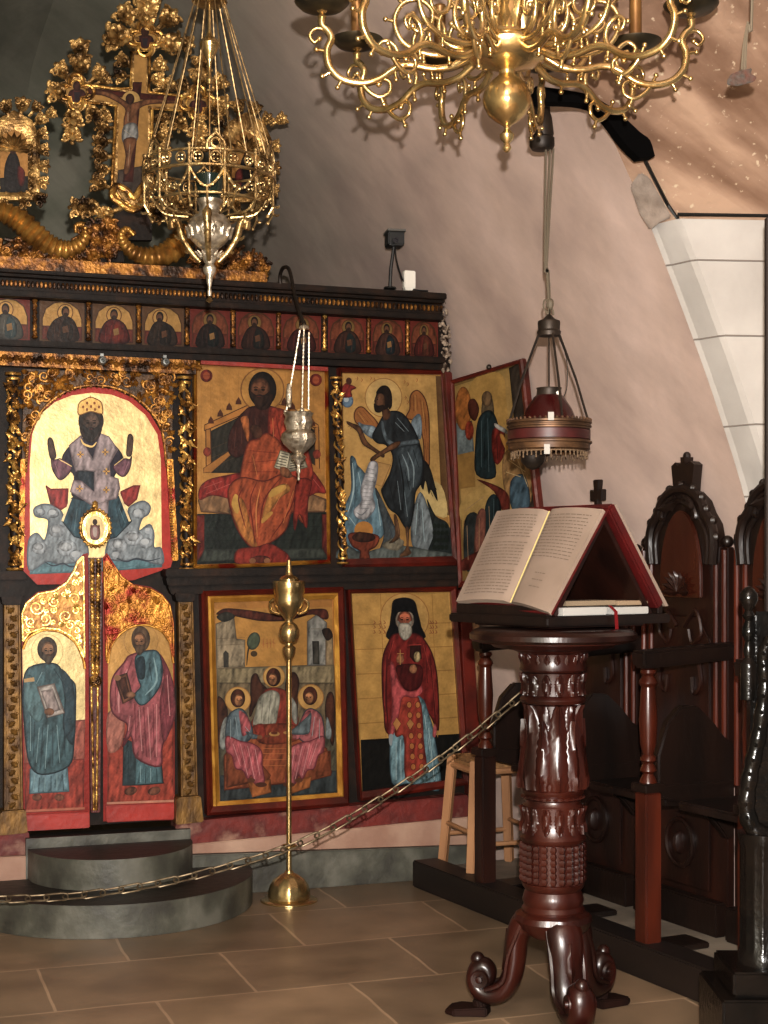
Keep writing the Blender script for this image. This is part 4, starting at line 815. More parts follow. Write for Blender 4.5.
# ------------------------------------------------------------------ pair of painted doors
ZD = (10, 540, 3.411)
def zd(x, y): return (ZD[0] + x / ZD[2], ZD[1] + y / ZD[2])
def door_panel(m_, pts, yf, yb): slab(m_, [zd(*q) for q in pts], yf, yb)
def relief(root, pts, yf, m, curls, seedv, nleaf, name='carved_crest', m2=None):
    m_ = MB(root.location); door_panel(m_, pts, yf, yf + .02); o = m_.build(name, m2 or m, root, smooth=0)
    m_ = MB(root.location)
    for (cx, cy, r, ph, dn) in curls: scroll_px(m_, zd(cx, cy), r / ZD[2], 1.5, yf - .002, .005, ph, dn)
    rr = random.Random(seedv); took = [(c_[0], c_[1], c_[2]) for c_ in curls]; xs = [q[0] for q in pts]; ys_ = [q[1] for q in pts]; k = 0
    for _ in range(400):
        x = rr.uniform(min(xs), max(xs)); y = rr.uniform(min(ys_), max(ys_)); r = rr.uniform(7, 15)
        if not all(inside_poly(x + r * a, y + r * b, pts) for a, b in ((1, 0), (-1, 0), (0, 1), (0, -1))) or any((x - u) ** 2 + (y - v) ** 2 < (r + w_) ** 2 * .72 for u, v, w_ in took): continue
        took.append((x, y, r)); scroll_px(m_, zd(x, y), r / ZD[2], 1.4, yf - .002, .0058, rr.uniform(0, 6), rr.choice((-1, 1)))
    while k < nleaf:
        x = rr.uniform(min(xs), max(xs)); y = rr.uniform(min(ys_), max(ys_))
        if not inside_poly(x, y, pts): continue
        a = rr.uniform(0, 2 * PI); c = zd(x, y); m_.leaf(PY(c[0], c[1], yf), (math.cos(a), 0, math.sin(a)), (0, -1, 0), .03, .010, .35); k += 1
    m_.tube([PY(*zd(*q), yf - .002) for q in pts + pts[:1]], .005, 6)
    m_.build('scroll_relief', m, o)
DY = 6.222
t = icon('left painted door leaf, bearded man in blue green robe holding white book', 60, 720, 'pair of painted doors', DY, 'door', 'door_leaf')
p = Painter(on_screen(DY), t.location, ZD)
LO = [(46, 990), (40, 330), (40, 250), (52, 212), (92, 178), (150, 168), (190, 140), (214, 104), (226, 74), (250, 48), (266, 44), (272, 978)]
p.base(LO, (180, 44, 28), thick=.03)
p.poly([(46, 640), (42, 370), (60, 332), (110, 310), (170, 316), (220, 350), (246, 400), (256, 440), (256, 640)], (240, 214, 146), .7, sm=False)
p.poly([(46, 630), (256, 612), (252, 922), (52, 930)], (196, 108, 88), sm=False); p.poly([(50, 760), (254, 745), (252, 922), (52, 930)], (186, 72, 52), sm=False)
p.stroke([(46, 925), (255, 915)], (206, 120, 90), 8, taper=False)
p.ell(127, 380, 54, 58, (240, 214, 146), .7, out=(222, 190, 120), ow=2)
p.poly([(68, 780), (66, 866), (130, 862), (202, 858), (196, 770)], (124, 160, 172), sm=False, out=(60, 84, 96))
p.poly([(100, 424), (56, 446), (44, 520), (50, 640), (66, 760), (110, 800), (200, 770), (218, 690), (224, 520), (214, 482), (186, 462), (158, 424)], (82, 116, 124), out=(34, 52, 60), ow=5)
p.poly([(170, 440), (214, 486), (222, 600), (214, 700), (180, 640), (186, 540)], (58, 82, 92)); p.poly([(60, 460), (96, 500), (116, 590), (90, 620), (52, 560)], (104, 140, 146))
p.folds([[(100, 640), (90, 760)], [(130, 630), (120, 780)], [(160, 630), (170, 760)], [(70, 600), (70, 720)], [(110, 450), (90, 490)], [(84, 800), (80, 855)], [(120, 810), (118, 858)], [(160, 800), (160, 855)]], (142, 176, 182), 7)
p.folds([[(112, 640), (104, 780)], [(146, 640), (146, 770)], [(184, 640), (188, 740)], [(84, 620), (80, 740)], [(100, 810), (98, 860)], [(140, 805), (140, 860)], [(180, 800), (182, 855)], [(150, 440), (190, 500)]], (42, 62, 72), 6)
p.poly([(48, 474), (82, 468), (84, 482), (48, 486)], (210, 170, 110), sm=False)
p.poly([(94, 502), (150, 490), (186, 590), (128, 606)], (212, 200, 190), sm=False, out=(120, 100, 90), ow=4); p.poly([(106, 515), (146, 506), (172, 580), (132, 592)], (190, 172, 166), sm=False); p.ell(134, 586, 17, 13, (160, 110, 76))
p.ell(127, 372, 34, 42, (88, 70, 54)); p.face(130, 378, 50, 60, (150, 108, 74), (88, 70, 54), (96, 78, 60), .2, 0); p.poly([(106, 346), (126, 330), (152, 346), (148, 352), (126, 344)], (92, 76, 60))
for x in (92, 168): p.ell(x, 878, 17, 12, (150, 90, 66)); 
p.build('painting', M['paint'], t)
relief(t, [(44, 345), (42, 250), (56, 216), (96, 184), (152, 174), (194, 146), (218, 108), (230, 78), (250, 56), (254, 400), (236, 360), (210, 328), (166, 304), (110, 300), (66, 316)], DY - .012, M['bright_gilt'], [(90, 230, 26, 0, 1), (120, 270, 22, 2, -1), (190, 260, 24, 1, 1), (220, 200, 20, 3, 1), (205, 290, 18, 0, -1), (70, 280, 18, 1, 1), (150, 210, 20, 4, -1)], 3, 5, m2=M['crest_ground'])
m_ = MB(t.location); door_panel(m_, [(48, 940), (270, 928), (272, 982), (50, 994)], DY - .014, DY); m_.build('bottom_rail', M['bright_red'], t, smooth=0, bevel=.003)
m_ = MB(t.location); m_.tube([PY(*zd(v.x, v.y), DY - .004) for v in cat_rom([(44, 372, 0), (62, 334, 0), (110, 308, 0), (170, 312, 0), (222, 348, 0), (248, 402, 0), (256, 440, 0)], False, 4)], .006, 6); m_.build('arch_moulding', M['gilt_plain'], t)
m_ = MB(t.location)                                       # gilded meeting post with twisted cords
door_panel(m_, [(268, 60), (314, 60), (308, 930), (276, 930)], DY - .016, DY + .01); po = m_.build('meeting_post', M['frame_red'], t, smooth=0, bevel=.003)
m_ = MB(t.location)
for xx in (280, 302):
    a = PY(*zd(xx, 64), DY - .022); b = PY(*zd(xx - 4 * (xx - 291) / 11, 460), DY - .022); m_.tube([a.lerp(b, i / 4) for i in range(5)], .008, 8)
    for ph in (0, PI): m_.tube([a.lerp(b, i / 120) + Vector((math.cos(i * .8 + ph), math.sin(i * .8 + ph), 0)) * .0085 for i in range(121)], .0035, 5)
    a = PY(*zd(xx - 2, 500), DY - .02); b = PY(*zd(xx * .4 + 291 * .6, 922), DY - .02); m_.tube([a.lerp(b, i / 4) for i in range(5)], .005, 8)
rc = PY(*zd(291, 481), DY - .024); m_.lathe([(.001, 0), (.024, 0), (.026, .004), (.018, .01), (.001, .01)], rc, 20, Matrix.Rotation(PI / 2, 3, 'X'))
for k in range(8): m_.ball(rc + Vector((math.cos(k * PI / 4) * .014, -.012, math.sin(k * PI / 4) * .014)), .006, 6, 5)
m_.ball(rc + Vector((0, -.013, 0)), .006, 8, 6)
m_.build('twisted_cord', M['gilt_carving'], po)
m_ = MB(t.location); mc = PY(95, 528, DY - .02); rx, rz = 14.5 * .0041, 18 * .0041
m_.lathe([(.001, 0), (1, 0), (1.0, .012), (.001, .012)], mc, 28, Matrix.Rotation(PI / 2, 3, 'X') @ Matrix.Diagonal((rx, rz, 1))); mo = m_.build('medallion', M['bright_gilt'], po)
m_ = MB(t.location); m_.tube([mc + Vector((math.cos(k * PI / 16) * rx, -.012, math.sin(k * PI / 16) * rz)) for k in range(32)], .006, 8, True)
for k in range(24): m_.ball(mc + Vector((math.cos(k * PI / 12) * rx * 1.06, -.012, math.sin(k * PI / 12) * rz * 1.06)), .006, 6, 5)
m_.ball(mc + Vector((0, 0, rz * 1.2)), .014, 8, 6); m_.leaf(mc + Vector((0, 0, rz * 1.15)), (0, 0, 1), (0, -1, 0), .03, .012, .1)
m_.build('beaded_rim', M['gilt_carving'], po)
p = Painter(on_screen(DY - .0335), t.location, (80, 508, 10)); p.base([(150 + 95 * math.cos(a * PI / 12), 200 + 125 * math.sin(a * PI / 12)) for a in range(24)], (236, 206, 140), .6, .001)
p.poly([(110, 300), (105, 200), (150, 170), (195, 200), (190, 300), (150, 315)], (176, 120, 116), out=(90, 50, 50), ow=6); p.poly([(130, 200), (170, 200), (165, 280), (135, 280)], (206, 186, 176)); p.ell(150, 140, 24, 30, (70, 46, 36)); p.ell(112, 185, 9, 20, (120, 76, 60)); p.ell(190, 185, 9, 20, (120, 76, 60))
p.build('medallion_painting', M['paint'], po)
t = icon('right painted door leaf, bearded man in pink mantle holding a brown book', 140, 720, 'pair of painted doors', DY, 'door', 'door_leaf')
p = Painter(on_screen(DY), t.location, ZD)
RO = [(318, 960), (316, 60), (330, 44), (356, 82), (378, 120), (420, 150), (480, 160), (520, 184), (548, 220), (560, 280), (562, 955)]
p.base(RO, (176, 40, 26), thick=.03)
p.poly([(334, 620), (334, 410), (346, 362), (378, 322), (420, 296), (470, 292), (514, 312), (544, 350), (556, 420), (558, 620)], (206, 156, 76), .6, sm=False)
p.poly([(332, 600), (558, 600), (560, 892), (332, 898)], (190, 76, 52), sm=False); p.poly([(334, 590), (390, 590), (380, 700), (334, 720)], (206, 130, 110)); p.stroke([(330, 898), (560, 890)], (220, 150, 120), 8, taper=False)
p.ell(447, 345, 58, 58, (208, 158, 78), .6, out=(176, 128, 62), ow=2)
p.poly([(388, 676), (384, 838), (450, 836), (524, 830), (516, 750), (440, 700)], (60, 80, 86), sm=False, out=(26, 36, 40)); p.poly([(430, 740), (428, 834), (520, 828), (514, 768)], (96, 134, 142), sm=False)
p.poly([(412, 392), (388, 420), (348, 476), (344, 570), (366, 606), (402, 634), (384, 706), (414, 668), (430, 742), (512, 772), (520, 700), (560, 610), (556, 500), (530, 420), (490, 378)], (186, 98, 104), out=(110, 40, 50), ow=5)
p.poly([(512, 400), (556, 480), (560, 600), (524, 690), (510, 560), (524, 470)], (150, 68, 78))
p.poly([(428, 400), (470, 378), (506, 384), (520, 446), (508, 504), (466, 556), (440, 560), (424, 530), (446, 500), (436, 470)], (96, 134, 144), out=(40, 62, 72), ow=4); p.poly([(430, 410), (458, 400), (460, 468), (438, 470)], (52, 74, 84))
p.folds([[(400, 440), (372, 520), (372, 590)], [(440, 570), (450, 720)], [(470, 570), (480, 750)], [(500, 560), (500, 740)], [(536, 460), (545, 600)], [(410, 600), (404, 650)]], (222, 150, 148), 8)
p.folds([[(415, 410), (385, 500)], [(425, 560), (430, 690)], [(456, 570), (466, 740)], [(488, 560), (492, 740)], [(520, 520), (536, 640)], [(360, 500), (358, 580)]], (128, 52, 62), 7)
p.folds([[(490, 400), (500, 480), (460, 530)], [(446, 770), (444, 826)], [(480, 778), (480, 826)]], (148, 184, 190), 7); p.folds([[(475, 420), (484, 480)], [(464, 770), (462, 830)], [(500, 780), (502, 826)], [(404, 720), (402, 830)]], (40, 58, 66), 6)
p.poly([(358, 468), (398, 454), (420, 540), (386, 558)], (136, 84, 56), sm=False, out=(70, 36, 26), ow=5); p.poly([(366, 476), (394, 466), (410, 534), (390, 545)], (104, 58, 40), sm=False); p.ell(412, 528, 16, 11, (170, 116, 80)); p.ell(366, 470, 12, 10, (170, 116, 80))
p.ell(446, 338, 32, 44, (110, 84, 60)); p.face(442, 346, 48, 60, (150, 104, 68), (110, 84, 60), (104, 80, 58), -.3, 0)
for x in (412, 492): p.ell(x, 856, 22, 14, (140, 84, 60), rot=-.3)
p.build('painting', M['paint'], t)
relief(t, [(330, 412), (320, 70), (332, 52), (356, 90), (380, 126), (422, 156), (480, 168), (518, 190), (544, 224), (556, 284), (558, 400), (546, 350), (516, 304), (470, 282), (418, 286), (372, 314), (344, 356)], DY - .012, M['gilt_red'], [(380, 190, 26, 0, 1), (420, 230, 24, 2, -1), (480, 210, 26, 1, 1), (510, 250, 22, 3, -1), (360, 260, 22, 0, -1), (440, 180, 20, 4, 1), (345, 130, 16, 1, 1)], 5, 8, m2=M['gilt_red'])
m_ = MB(t.location); door_panel(m_, [(326, 906), (562, 898), (562, 952), (330, 964)], DY - .014, DY); m_.build('bottom_rail', M['bright_red'], t, smooth=0, bevel=.003)
m_ = MB(t.location); m_.tube([PY(*zd(v.x, v.y), DY - .004) for v in cat_rom([(334, 420, 0), (344, 364, 0), (376, 320, 0), (420, 294, 0), (470, 290, 0), (516, 310, 0), (546, 350, 0), (557, 420, 0)], False, 4)], .006, 6); m_.build('arch_moulding', M['gilt_plain'], t)
# --- stone steps in front of the doors
def half_step(name, label, r, z0, z1, cx, cy):
    m_ = MB((cx, cy, z0)); n = 48; fr = [Vector((cx + r * math.cos(PI + PI * i / n), cy + r * math.sin(PI + PI * i / n), z1)) for i in range(n + 1)]
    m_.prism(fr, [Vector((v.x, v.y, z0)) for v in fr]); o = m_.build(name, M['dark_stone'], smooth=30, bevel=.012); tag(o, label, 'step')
xc = PY(108, 700, 6.2).x
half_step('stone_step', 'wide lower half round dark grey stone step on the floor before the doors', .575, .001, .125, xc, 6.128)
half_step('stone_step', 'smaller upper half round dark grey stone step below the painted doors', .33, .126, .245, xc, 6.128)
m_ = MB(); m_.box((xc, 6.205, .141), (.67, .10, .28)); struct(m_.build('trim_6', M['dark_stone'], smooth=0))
# ================================================================== gilded crest on top of the screen
YC = 6.17
M['crest_gilt'] = mat('crest_gilt', (194, 160, 104), .34, .7, (44, 30, 18), 13, (1, 1, 1), .5, 60, c3=(120, 92, 54), ramp=(.4, .66))
M['horn_gilt'] = mat('horn_gilt', (184, 140, 72), .34, .6, (110, 76, 36), 14, bump=.3, bscale=40)
def fleur(m_, x, y, r, ang, yq=YC, k=1.0):
    r *= 1.12               # palmette: curled leaves, two scrolls and a few berries
    d = (math.cos(ang), -math.sin(ang)); s_ = .0042 * k
    c = PY(x, y, yq)
    for i, (da, L) in enumerate(((0, 1.0), (.75, .85), (-.75, .85), (1.5, .7), (-1.5, .7), (2.4, .6), (-2.4, .6))):
        a = ang + da; m_.leaf(c + Vector((0, .008 * (i > 0), 0)), (math.cos(a), -.7, math.sin(a)), (math.cos(a) * .5, -1, math.sin(a) * .5), r * s_ * L, r * s_ * .46, -.5)
        if i in (1, 2, 0): e = r * .8; m_.ball(PY(x + math.cos(a) * e, y - math.sin(a) * e, yq - .012), r * s_ * rnd.uniform(.14, .2), 7, 5, (1, .8, 1))
    for sgn in (-1, 1):
        a = ang + sgn * .95; scroll_px(m_, (x + math.cos(a) * r * .6, y - math.sin(a) * r * .6), r * .36, 1.3, yq - .014, r * s_ * .12, -a, sgn)
    m_.ball(c + Vector((0, -.02, 0)), r * s_ * .24, 8, 6)
    a = ang + PI; m_.tube([c + Vector((0, .004, 0)), c + Vector((math.cos(a) * r * s_ * 1.3, .012, math.sin(a) * r * s_ * 1.3))], r * s_ * .2, 6)
cr = PY(133, 215, YC)
t = thing('carved_crucifix', 'large gilded carved crucifix with leafy trefoil ends on top of the icon screen', 'crucifix', cr)
m_ = MB(cr)
def disc(m_, x, y, rp, yf, th):
    c = PY(x, y, yf); r = rp * .0042; m_.prism([c + Vector((r * math.cos(-k * PI / 14), 0, r * math.sin(-k * PI / 14))) for k in range(28)], [c + Vector((r * math.cos(-k * PI / 14), th, r * math.sin(-k * PI / 14))) for k in range(28)])
body = [(131, 52), (150, 51), (149, 92), (182, 96), (182, 111), (152, 109), (152, 180), (146, 196), (134, 208), (121, 200), (112, 188), (114, 150), (116, 106), (86, 102), (86, 85), (118, 89), (131, 88)]
slab(m_, body, YC, YC + .03)
for (x, y) in ((145, 38), (76, 92), (198, 103)):
    for dx, dy in ((0, -9), (9, 0), (0, 9), (-9, 0)): disc(m_, x + dx, y + dy, 10.5, YC + .0006 * abs(dx), .03)
m_.build('cross_board', M['crest_gilt'], t, smooth=30)
m_ = MB(cr)
m_.tube([PY(x, y, YC - .004) for x, y in body], .0075, 8, True)
for (x, y) in ((145, 38), (76, 92), (198, 103)):
    m_.tube([PY(x + 9 * math.cos(a) + 9 * math.cos(a) * abs(math.cos(2 * a)), y + 9 * math.sin(a) + 9 * math.sin(a) * abs(math.cos(2 * a)), YC - .006) for a in [k * PI / 24 for k in range(48)]], .0075, 8, True)
    m_.tube([PY(x + 7 * math.cos(a) + 5 * math.cos(a) * abs(math.cos(2 * a)), y + 7 * math.sin(a) + 5 * math.sin(a) * abs(math.cos(2 * a)), YC - .006) for a in [k * PI / 24 for k in range(48)]], .004, 6, True)
hs = [(133, 210), (120, 203), (112, 196), (116, 186), (126, 190), (134, 197), (141, 188), (148, 182), (150, 190), (145, 202)]
m_.tube([PY(x, y, YC - .02) for x, y in [(v.x, v.y) for v in cat_rom([(a, b, 0) for a, b in hs], True, 4)]], .014, 8, True)
m_.build('gilt_moulding', M['gilt_carving'], t)
m_ = MB(cr)
FL_ = [(147, 8, 18, 1.57), (146, 20, 14, 1.57), (127, 17, 14, 2.3), (167, 20, 14, .8), (120, 37, 17, 3.14), (112, 42, 10, 3.4), (168, 44, 15, 0), (184, 44, 11, -.2), (124, 62, 10, 2.7), (122, 76, 9, 3.3), (158, 66, 10, .5), (156, 80, 10, 0), (167, 86, 10, .4),
       (80, 66, 14, 1.57), (80, 50, 12, 1.57), (62, 72, 11, 2.3), (98, 74, 10, .8), (104, 80, 8, .5), (58, 92, 13, 3.14), (73, 116, 13, -1.57), (72, 132, 12, -1.57), (92, 112, 11, -1.2), (104, 114, 10, -1.6), (104, 128, 10, 3.3), (102, 142, 10, 3.4), (102, 156, 10, 3.2), (104, 170, 9, 3.5), (100, 184, 11, 2.9), (92, 208, 13, 3.14), (80, 208, 12, 3.1), (106, 214, 12, 3.6),
       (160, 120, 11, -.3), (162, 136, 10, 0), (162, 150, 10, .2), (161, 166, 10, -.2), (160, 182, 11, .2), (168, 206, 13, 0), (182, 208, 12, .2), (156, 212, 12, -.5), (200, 80, 14, 1.57), (201, 66, 12, 1.57), (218, 84, 11, .8), (184, 86, 9, 2.4), (218, 106, 13, 0), (198, 126, 13, -1.57), (198, 142, 12, -1.57), (180, 122, 11, -1.7)]
for x, y, r, a in FL_: fleur(m_, x, y, r, a)
m_.build('leaf_carving', M['crest_gilt'], t)
p = Painter(on_screen(YC - .003), cr, (0, 0, 1.0), .5)
p.poly([(134, 55), (147, 54), (146, 93), (180, 98), (180, 108), (148, 106), (148, 178), (140, 196), (124, 192), (117, 180), (119, 106), (119, 103), (88, 99), (88, 88), (121, 92), (134, 91)], (200, 150, 70), .5, sm=False)
p.poly([(118, 170), (148, 165), (148, 180), (140, 196), (124, 192), (117, 182)], (84, 70, 60), sm=False)
for x, y in ((145, 38), (77, 92), (198, 103)): p.ell(x, y, 11, 11, (196, 150, 74), .5); p.poly([(x - 8, y + 9), (x - 8, y), (x - 3, y - 3), (x + 3, y - 3), (x + 8, y), (x + 8, y + 9)], (96, 50, 44)); p.ell(x, y - 6, 4, 5, (84, 50, 38)); p.poly([(x - 3, y), (x + 3, y), (x + 2, y + 8), (x - 2, y + 8)], (60, 50, 56), sm=False)
p.poly([(88, 88), (183, 97), (183, 104), (88, 94)], (96, 38, 24), sm=False); p.poly([(133, 82), (142, 82), (133, 182), (123, 182)], (88, 36, 24), sm=False)
p.ell(131, 100, 9, 9, (222, 180, 100), .6); p.poly([(125, 108), (110, 98), (92, 92), (92, 90), (112, 93), (130, 103), (150, 99), (176, 101), (176, 103), (150, 104), (138, 110), (137, 124), (134, 132), (125, 131), (124, 120)], (150, 96, 56), out=(80, 40, 24), ow=.8)
p.poly([(124, 126), (136, 124), (137, 140), (123, 142)], (160, 160, 156), out=(100, 100, 100), ow=.7); p.poly([(124, 140), (136, 139), (132, 156), (129, 172), (124, 173), (126, 156)], (146, 94, 54), out=(80, 40, 24), ow=.8); p.ell(130, 99, 4.5, 5.5, (92, 54, 34))
p.folds([[(124, 130), (134, 137)], [(128, 112), (128, 122)], [(130, 144), (128, 166)]], (200, 180, 150), 1)
p.build('painting', M['paint'], t)
def crest_icon(cx, cy, sg, label):
    c = PY(cx, cy + 45, YC); t = thing('crest_icon', label, 'icon', c, 0)
    X = lambda u: cx + sg * u
    inner = [(X(-14), cy + 34), (X(-14), cy - 14), (X(-10), cy - 24), (X(0), cy - 29), (X(10), cy - 24), (X(14), cy - 14), (X(14), cy + 34)]
    outer = [(X(-26), cy + 42), (X(-26), cy - 20), (X(-18), cy - 38), (X(0), cy - 48), (X(18), cy - 38), (X(26), cy - 20), (X(26), cy + 42)]
    m_ = MB(c); m_.ring_prism([PY(a, b, YC - .005) for a, b in outer], [PY(a, b, YC - .005) for a, b in inner], (0, .03, 0), (0, .004, 0)); fr = m_.build('frame', M['crest_gilt'], t, smooth=30)
    m_ = MB(c)
    for k in range(9):
        a = k / 8; m_.leaf(PY(X(0), cy - 8, YC - .002), (math.cos(PI * a), 0, math.sin(PI * a)), (0, -1, 0), .075, .010, .15)
    for (u, v, r, a) in ((26, -38, 10, .7), (27, -24, 10, .2), (28, -8, 10, .1), (28, 8, 10, -.1), (27, 24, 10, -.2), (24, 40, 11, -.5), (10, 44, 9, -1.3), (-10, 44, 9, -1.8), (-26, 30, 10, 3.3), (-27, 8, 10, 3.1), (-27, -14, 10, 3.1), (-20, -40, 10, 2.3), (-8, -50, 11, 1.9), (8, -52, 12, 1.4), (-34, -40, 10, 2.6), (22, -50, 9, .9), (36, -44, 9, .5)):
        fleur(m_, X(u), cy + v, r * .8, a if sg > 0 else PI - a, YC - .01)
    for sx in (-1, 1):
        a = PY(X(sx * 17), cy + 36, YC - .012); b = PY(X(sx * 17), cy - 14, YC - .012); m_.tube([a.lerp(b, k / 40) + Vector((math.cos(k), math.sin(k), 0)) * .005 for k in range(41)], .006, 6)
    m_.build('scroll_carving', M['crest_gilt'], fr)
    p = Painter(on_screen(YC - .001), c, (0, 0, 1.0), .5); p.base(inner, (196, 140, 62), .5, .02)
    p.poly([(X(-14), cy + 34), (X(-14), cy + 20), (X(14), cy + 18), (X(14), cy + 34)], (44, 40, 36), sm=False); p.poly([(X(-4), cy - 4), (X(-9), cy + 10), (X(-8), cy + 32), (X(6), cy + 32), (X(6), cy + 10), (X(2), cy - 4)], (44, 38, 38), out=(24, 18, 16), ow=1); p.ell(X(-1), cy - 8, 3.4, 4.6, (80, 48, 34)); p.poly([(X(4), cy + 8), (X(11), cy + 14), (X(9), cy + 28), (X(4), cy + 24)], (120, 40, 32))
    p.build('painting', M['paint'], t)
crest_icon(14, 158, 1, 'small arched gilt framed icon with a shell top on the left of the crest')
crest_icon(246, 160, -1, 'small gilt framed icon behind the big hanging silver lamp')
t = thing('horn_carving', 'gilded carving with two curling ribbed horns lying on the cornice under the crucifix', 'carving', PY(110, 262, YC)); bo = t.location.copy()
m_ = MB(bo); slab(m_, [(-40, 253), (266, 272), (268, 282), (-40, 266)], 6.09, 6.28); m_.build('ledge', M['old_gilt'], t, smooth=0, bevel=.004)
def horn(path, rad):
    q = cat_rom([(a, b, 0) for a, b in path], False, 8); n = len(q); R = []
    for i in range(n):
        f = i / (n - 1) * (len(rad) - 1); k = min(int(f), len(rad) - 2); r = lerp(rad[k], rad[k + 1], f - k); R.append(r * .0042 * (1 + .13 * math.sin(i * 2.1)))
    m_ = MB(bo); m_.tube([PY(v.x, v.y, YC - .03) for v in q], R, 14); m_.build('horn', M['horn_gilt'], t, smooth=60)
horn([(-14, 208), (4, 213), (20, 221), (35, 235), (50, 246), (66, 250), (79, 245), (86, 234), (83, 225), (76, 226), (76, 233)], [7, 10, 11.5, 11.5, 10.5, 9, 7, 5, 3.4, 2.4, 1.6])
horn([(188, 228), (182, 240), (170, 252), (152, 257), (136, 254), (125, 245), (121, 235), (127, 229), (134, 235)], [10, 12, 11.5, 10, 8, 6, 4, 2.8, 1.8])
m_ = MB(bo)
for i in range(60):
    if i < 16: x, y = rnd.uniform(84, 122), rnd.uniform(228, 258)
    elif i < 26: x, y = rnd.uniform(-30, 30), rnd.uniform(240, 256)
    elif i < 34: x, y = rnd.uniform(30, 80), rnd.uniform(254, 262)
    else: x = rnd.uniform(188, 262); y = rnd.uniform(232 + (x - 188) * .42, 272)
    fleur(m_, x, y, rnd.uniform(8, 13), rnd.uniform(0, 2 * PI), YC - rnd.uniform(0, .03))
m_.build('foliage_carving', M['old_gilt'], t)
m_ = MB(bo); slab(m_, [(84, 222), (124, 222), (124, 262), (84, 262)], YC + .01, YC + .05); slab(m_, [(112, 205), (152, 205), (152, 240), (112, 240)], YC + .012, YC + .05); m_.build('backing', M['dark_wood'], t, smooth=0)
# camera and little white box on the cornice
M['black_plastic'] = mat('black_plastic', (20, 20, 20), .4); M['white_plastic'] = mat('white_plastic', (214, 210, 200), .5)
b = PY(390, 289, 6.18); t = thing('security_camera', 'small black camera on a thin stand on the right end of the cornice', 'camera', b)
m_ = MB(b); m_.lathe([(.001, 0), (.028, 0), (.026, .008), (.001, .010)], b, 16); m_.build('foot', M['black_plastic'], t)
m_ = MB(b); m_.tube([b, PY(391, 268, 6.18), PY(394, 246, 6.18)], .0075, 8); m_.build('stand', M['black_plastic'], t)
m_ = MB(b); hc = PY(394.5, 240, 6.17); m_.box(hc, (.072, .09, .062), -.15); hd = m_.build('camera_body', M['black_plastic'], t, smooth=0, bevel=.006)
m_ = MB(b); m_.lathe([(.001, 0), (.014, 0), (.014, .012), (.008, .012), (.006, .006), (.001, .006)], PY(395, 240.5, 6.118), 16, Matrix.Rotation(PI / 2, 3, 'X')); m_.build('lens', mat('lens_ring', (70, 70, 74), .2, .6), hd)
m_ = MB(b); m_.box(PY(394.5, 232.5, 6.16), (.08, .11, .008), -.15); m_.build('hood', mat('grey_plastic', (74, 72, 68), .5), hd, smooth=0)
m_ = MB(b); m_.tube(cat_rom([PY(395, 248, 6.19), PY(397, 262, 6.19), PY(403, 280, 6.19), PY(412, 289, 6.19), PY(428, 291, 6.19)], False, 4), .0035, 6); m_.build('cable', M['black_plastic'], t)
b = PY(408.5, 291, 6.19); m_ = MB(b); m_.box(PY(409, 280, 6.19), (.052, .03, .078)); m_.box(PY(408, 289.5, 6.19), (.036, .034, .012)); tag(m_.build('white_box', M['white_plastic'], smooth=0, bevel=.003), 'small white plastic box beside the camera stand on the cornice', 'box')
# ================================================================== hanging things
M['brass'] = mat('brass', (212, 188, 138), .22, .92, (168, 138, 90), 9, bump=.15, bscale=40)
M['brass_dark'] = mat('brass_dark', (70, 60, 42), .4, .6, (40, 36, 28), 12)
M['silver'] = mat('silver', (214, 204, 186), .36, .8, (140, 126, 106), 30, bump=.4, bscale=90)
M['gilt_silver'] = mat('gilt_silver', (196, 170, 122), .3, .85, (110, 86, 54), 20, bump=.3, bscale=80)
M['chain_gilt'] = mat('chain_gilt', (150, 126, 88), .4, .75, (84, 66, 42), 30)
M['tag_paper'] = mat('tag_paper', (150, 146, 140), .6)
M['iron'] = mat('iron', (34, 28, 24), .5, .5, (56, 46, 38), 14)
M['ruby_glass'] = mat('ruby_glass', (48, 7, 7), .25, 0, spec=.6); M['cord'] = mat('cord', (92, 82, 68), .7)
M['candle'] = mat('candle_tube', (140, 104, 60), .4, .5, (108, 76, 42), 12)
D = 4.05; cc = PD(507, 100, D)
ch = thing('chandelier', 'large brass chandelier with ten scrolling arms hanging at the top of the picture', 'chandelier', cc)
m_ = MB((0, 0, 0))
m_.lathe([(.001, -.142), (.008, -.138), (.012, -.13), (.007, -.118), (.018, -.105), (.02, -.094), (.009, -.082), (.008, -.074), (.014, -.068), (.03, -.058), (.05, -.042), (.063, -.018), (.066, 0), (.063, .02), (.05, .043), (.03, .06), (.022, .068), (.022, .078), (.034, .082), (.066, .09), (.1, .104), (.116, .122), (.12, .138), (.112, .147), (.06, .152), (.05, .156), (.05, .17), (.054, .174), (.05, .18), (.044, .19), (.044, .3), (.05, .305), (.05, .33), (.03, .34), (.03, .38), (.06, .42), (.07, .47), (.06, .52), (.02, .56), (.014, .6), (.001, .61)], seg=32)
m_.build('stem', M['brass'], ch)
m_ = MB()
for k in range(12):
    a = k * PI / 6; m_.leaf((.05 * math.cos(a), .05 * math.sin(a), .18), (math.cos(a) * .2, math.sin(a) * .2, 1), (math.cos(a), math.sin(a), 0), .10, .014, .3)
m_.build('leaf_collar', M['brass'], ch)
m_ = MB(); m_.tube([(0, 0, .6), (0, 0, 4.19 - cc.z)], .012, 10); m_.build('hanging_rod', M['brass_dark'], ch)
def rz_(pts): return [Vector((r, 0, z)) for r, z in pts]
arm = MB()
main = cat_rom(rz_([(.09, .125), (.125, .103), (.155, .088), (.205, .083), (.263, .093), (.303, .083), (.344, .055), (.392, .043), (.445, .053), (.478, .085), (.486, .129), (.474, .162), (.484, .184), (.499, .20), (.499, .222)]), False, 5)
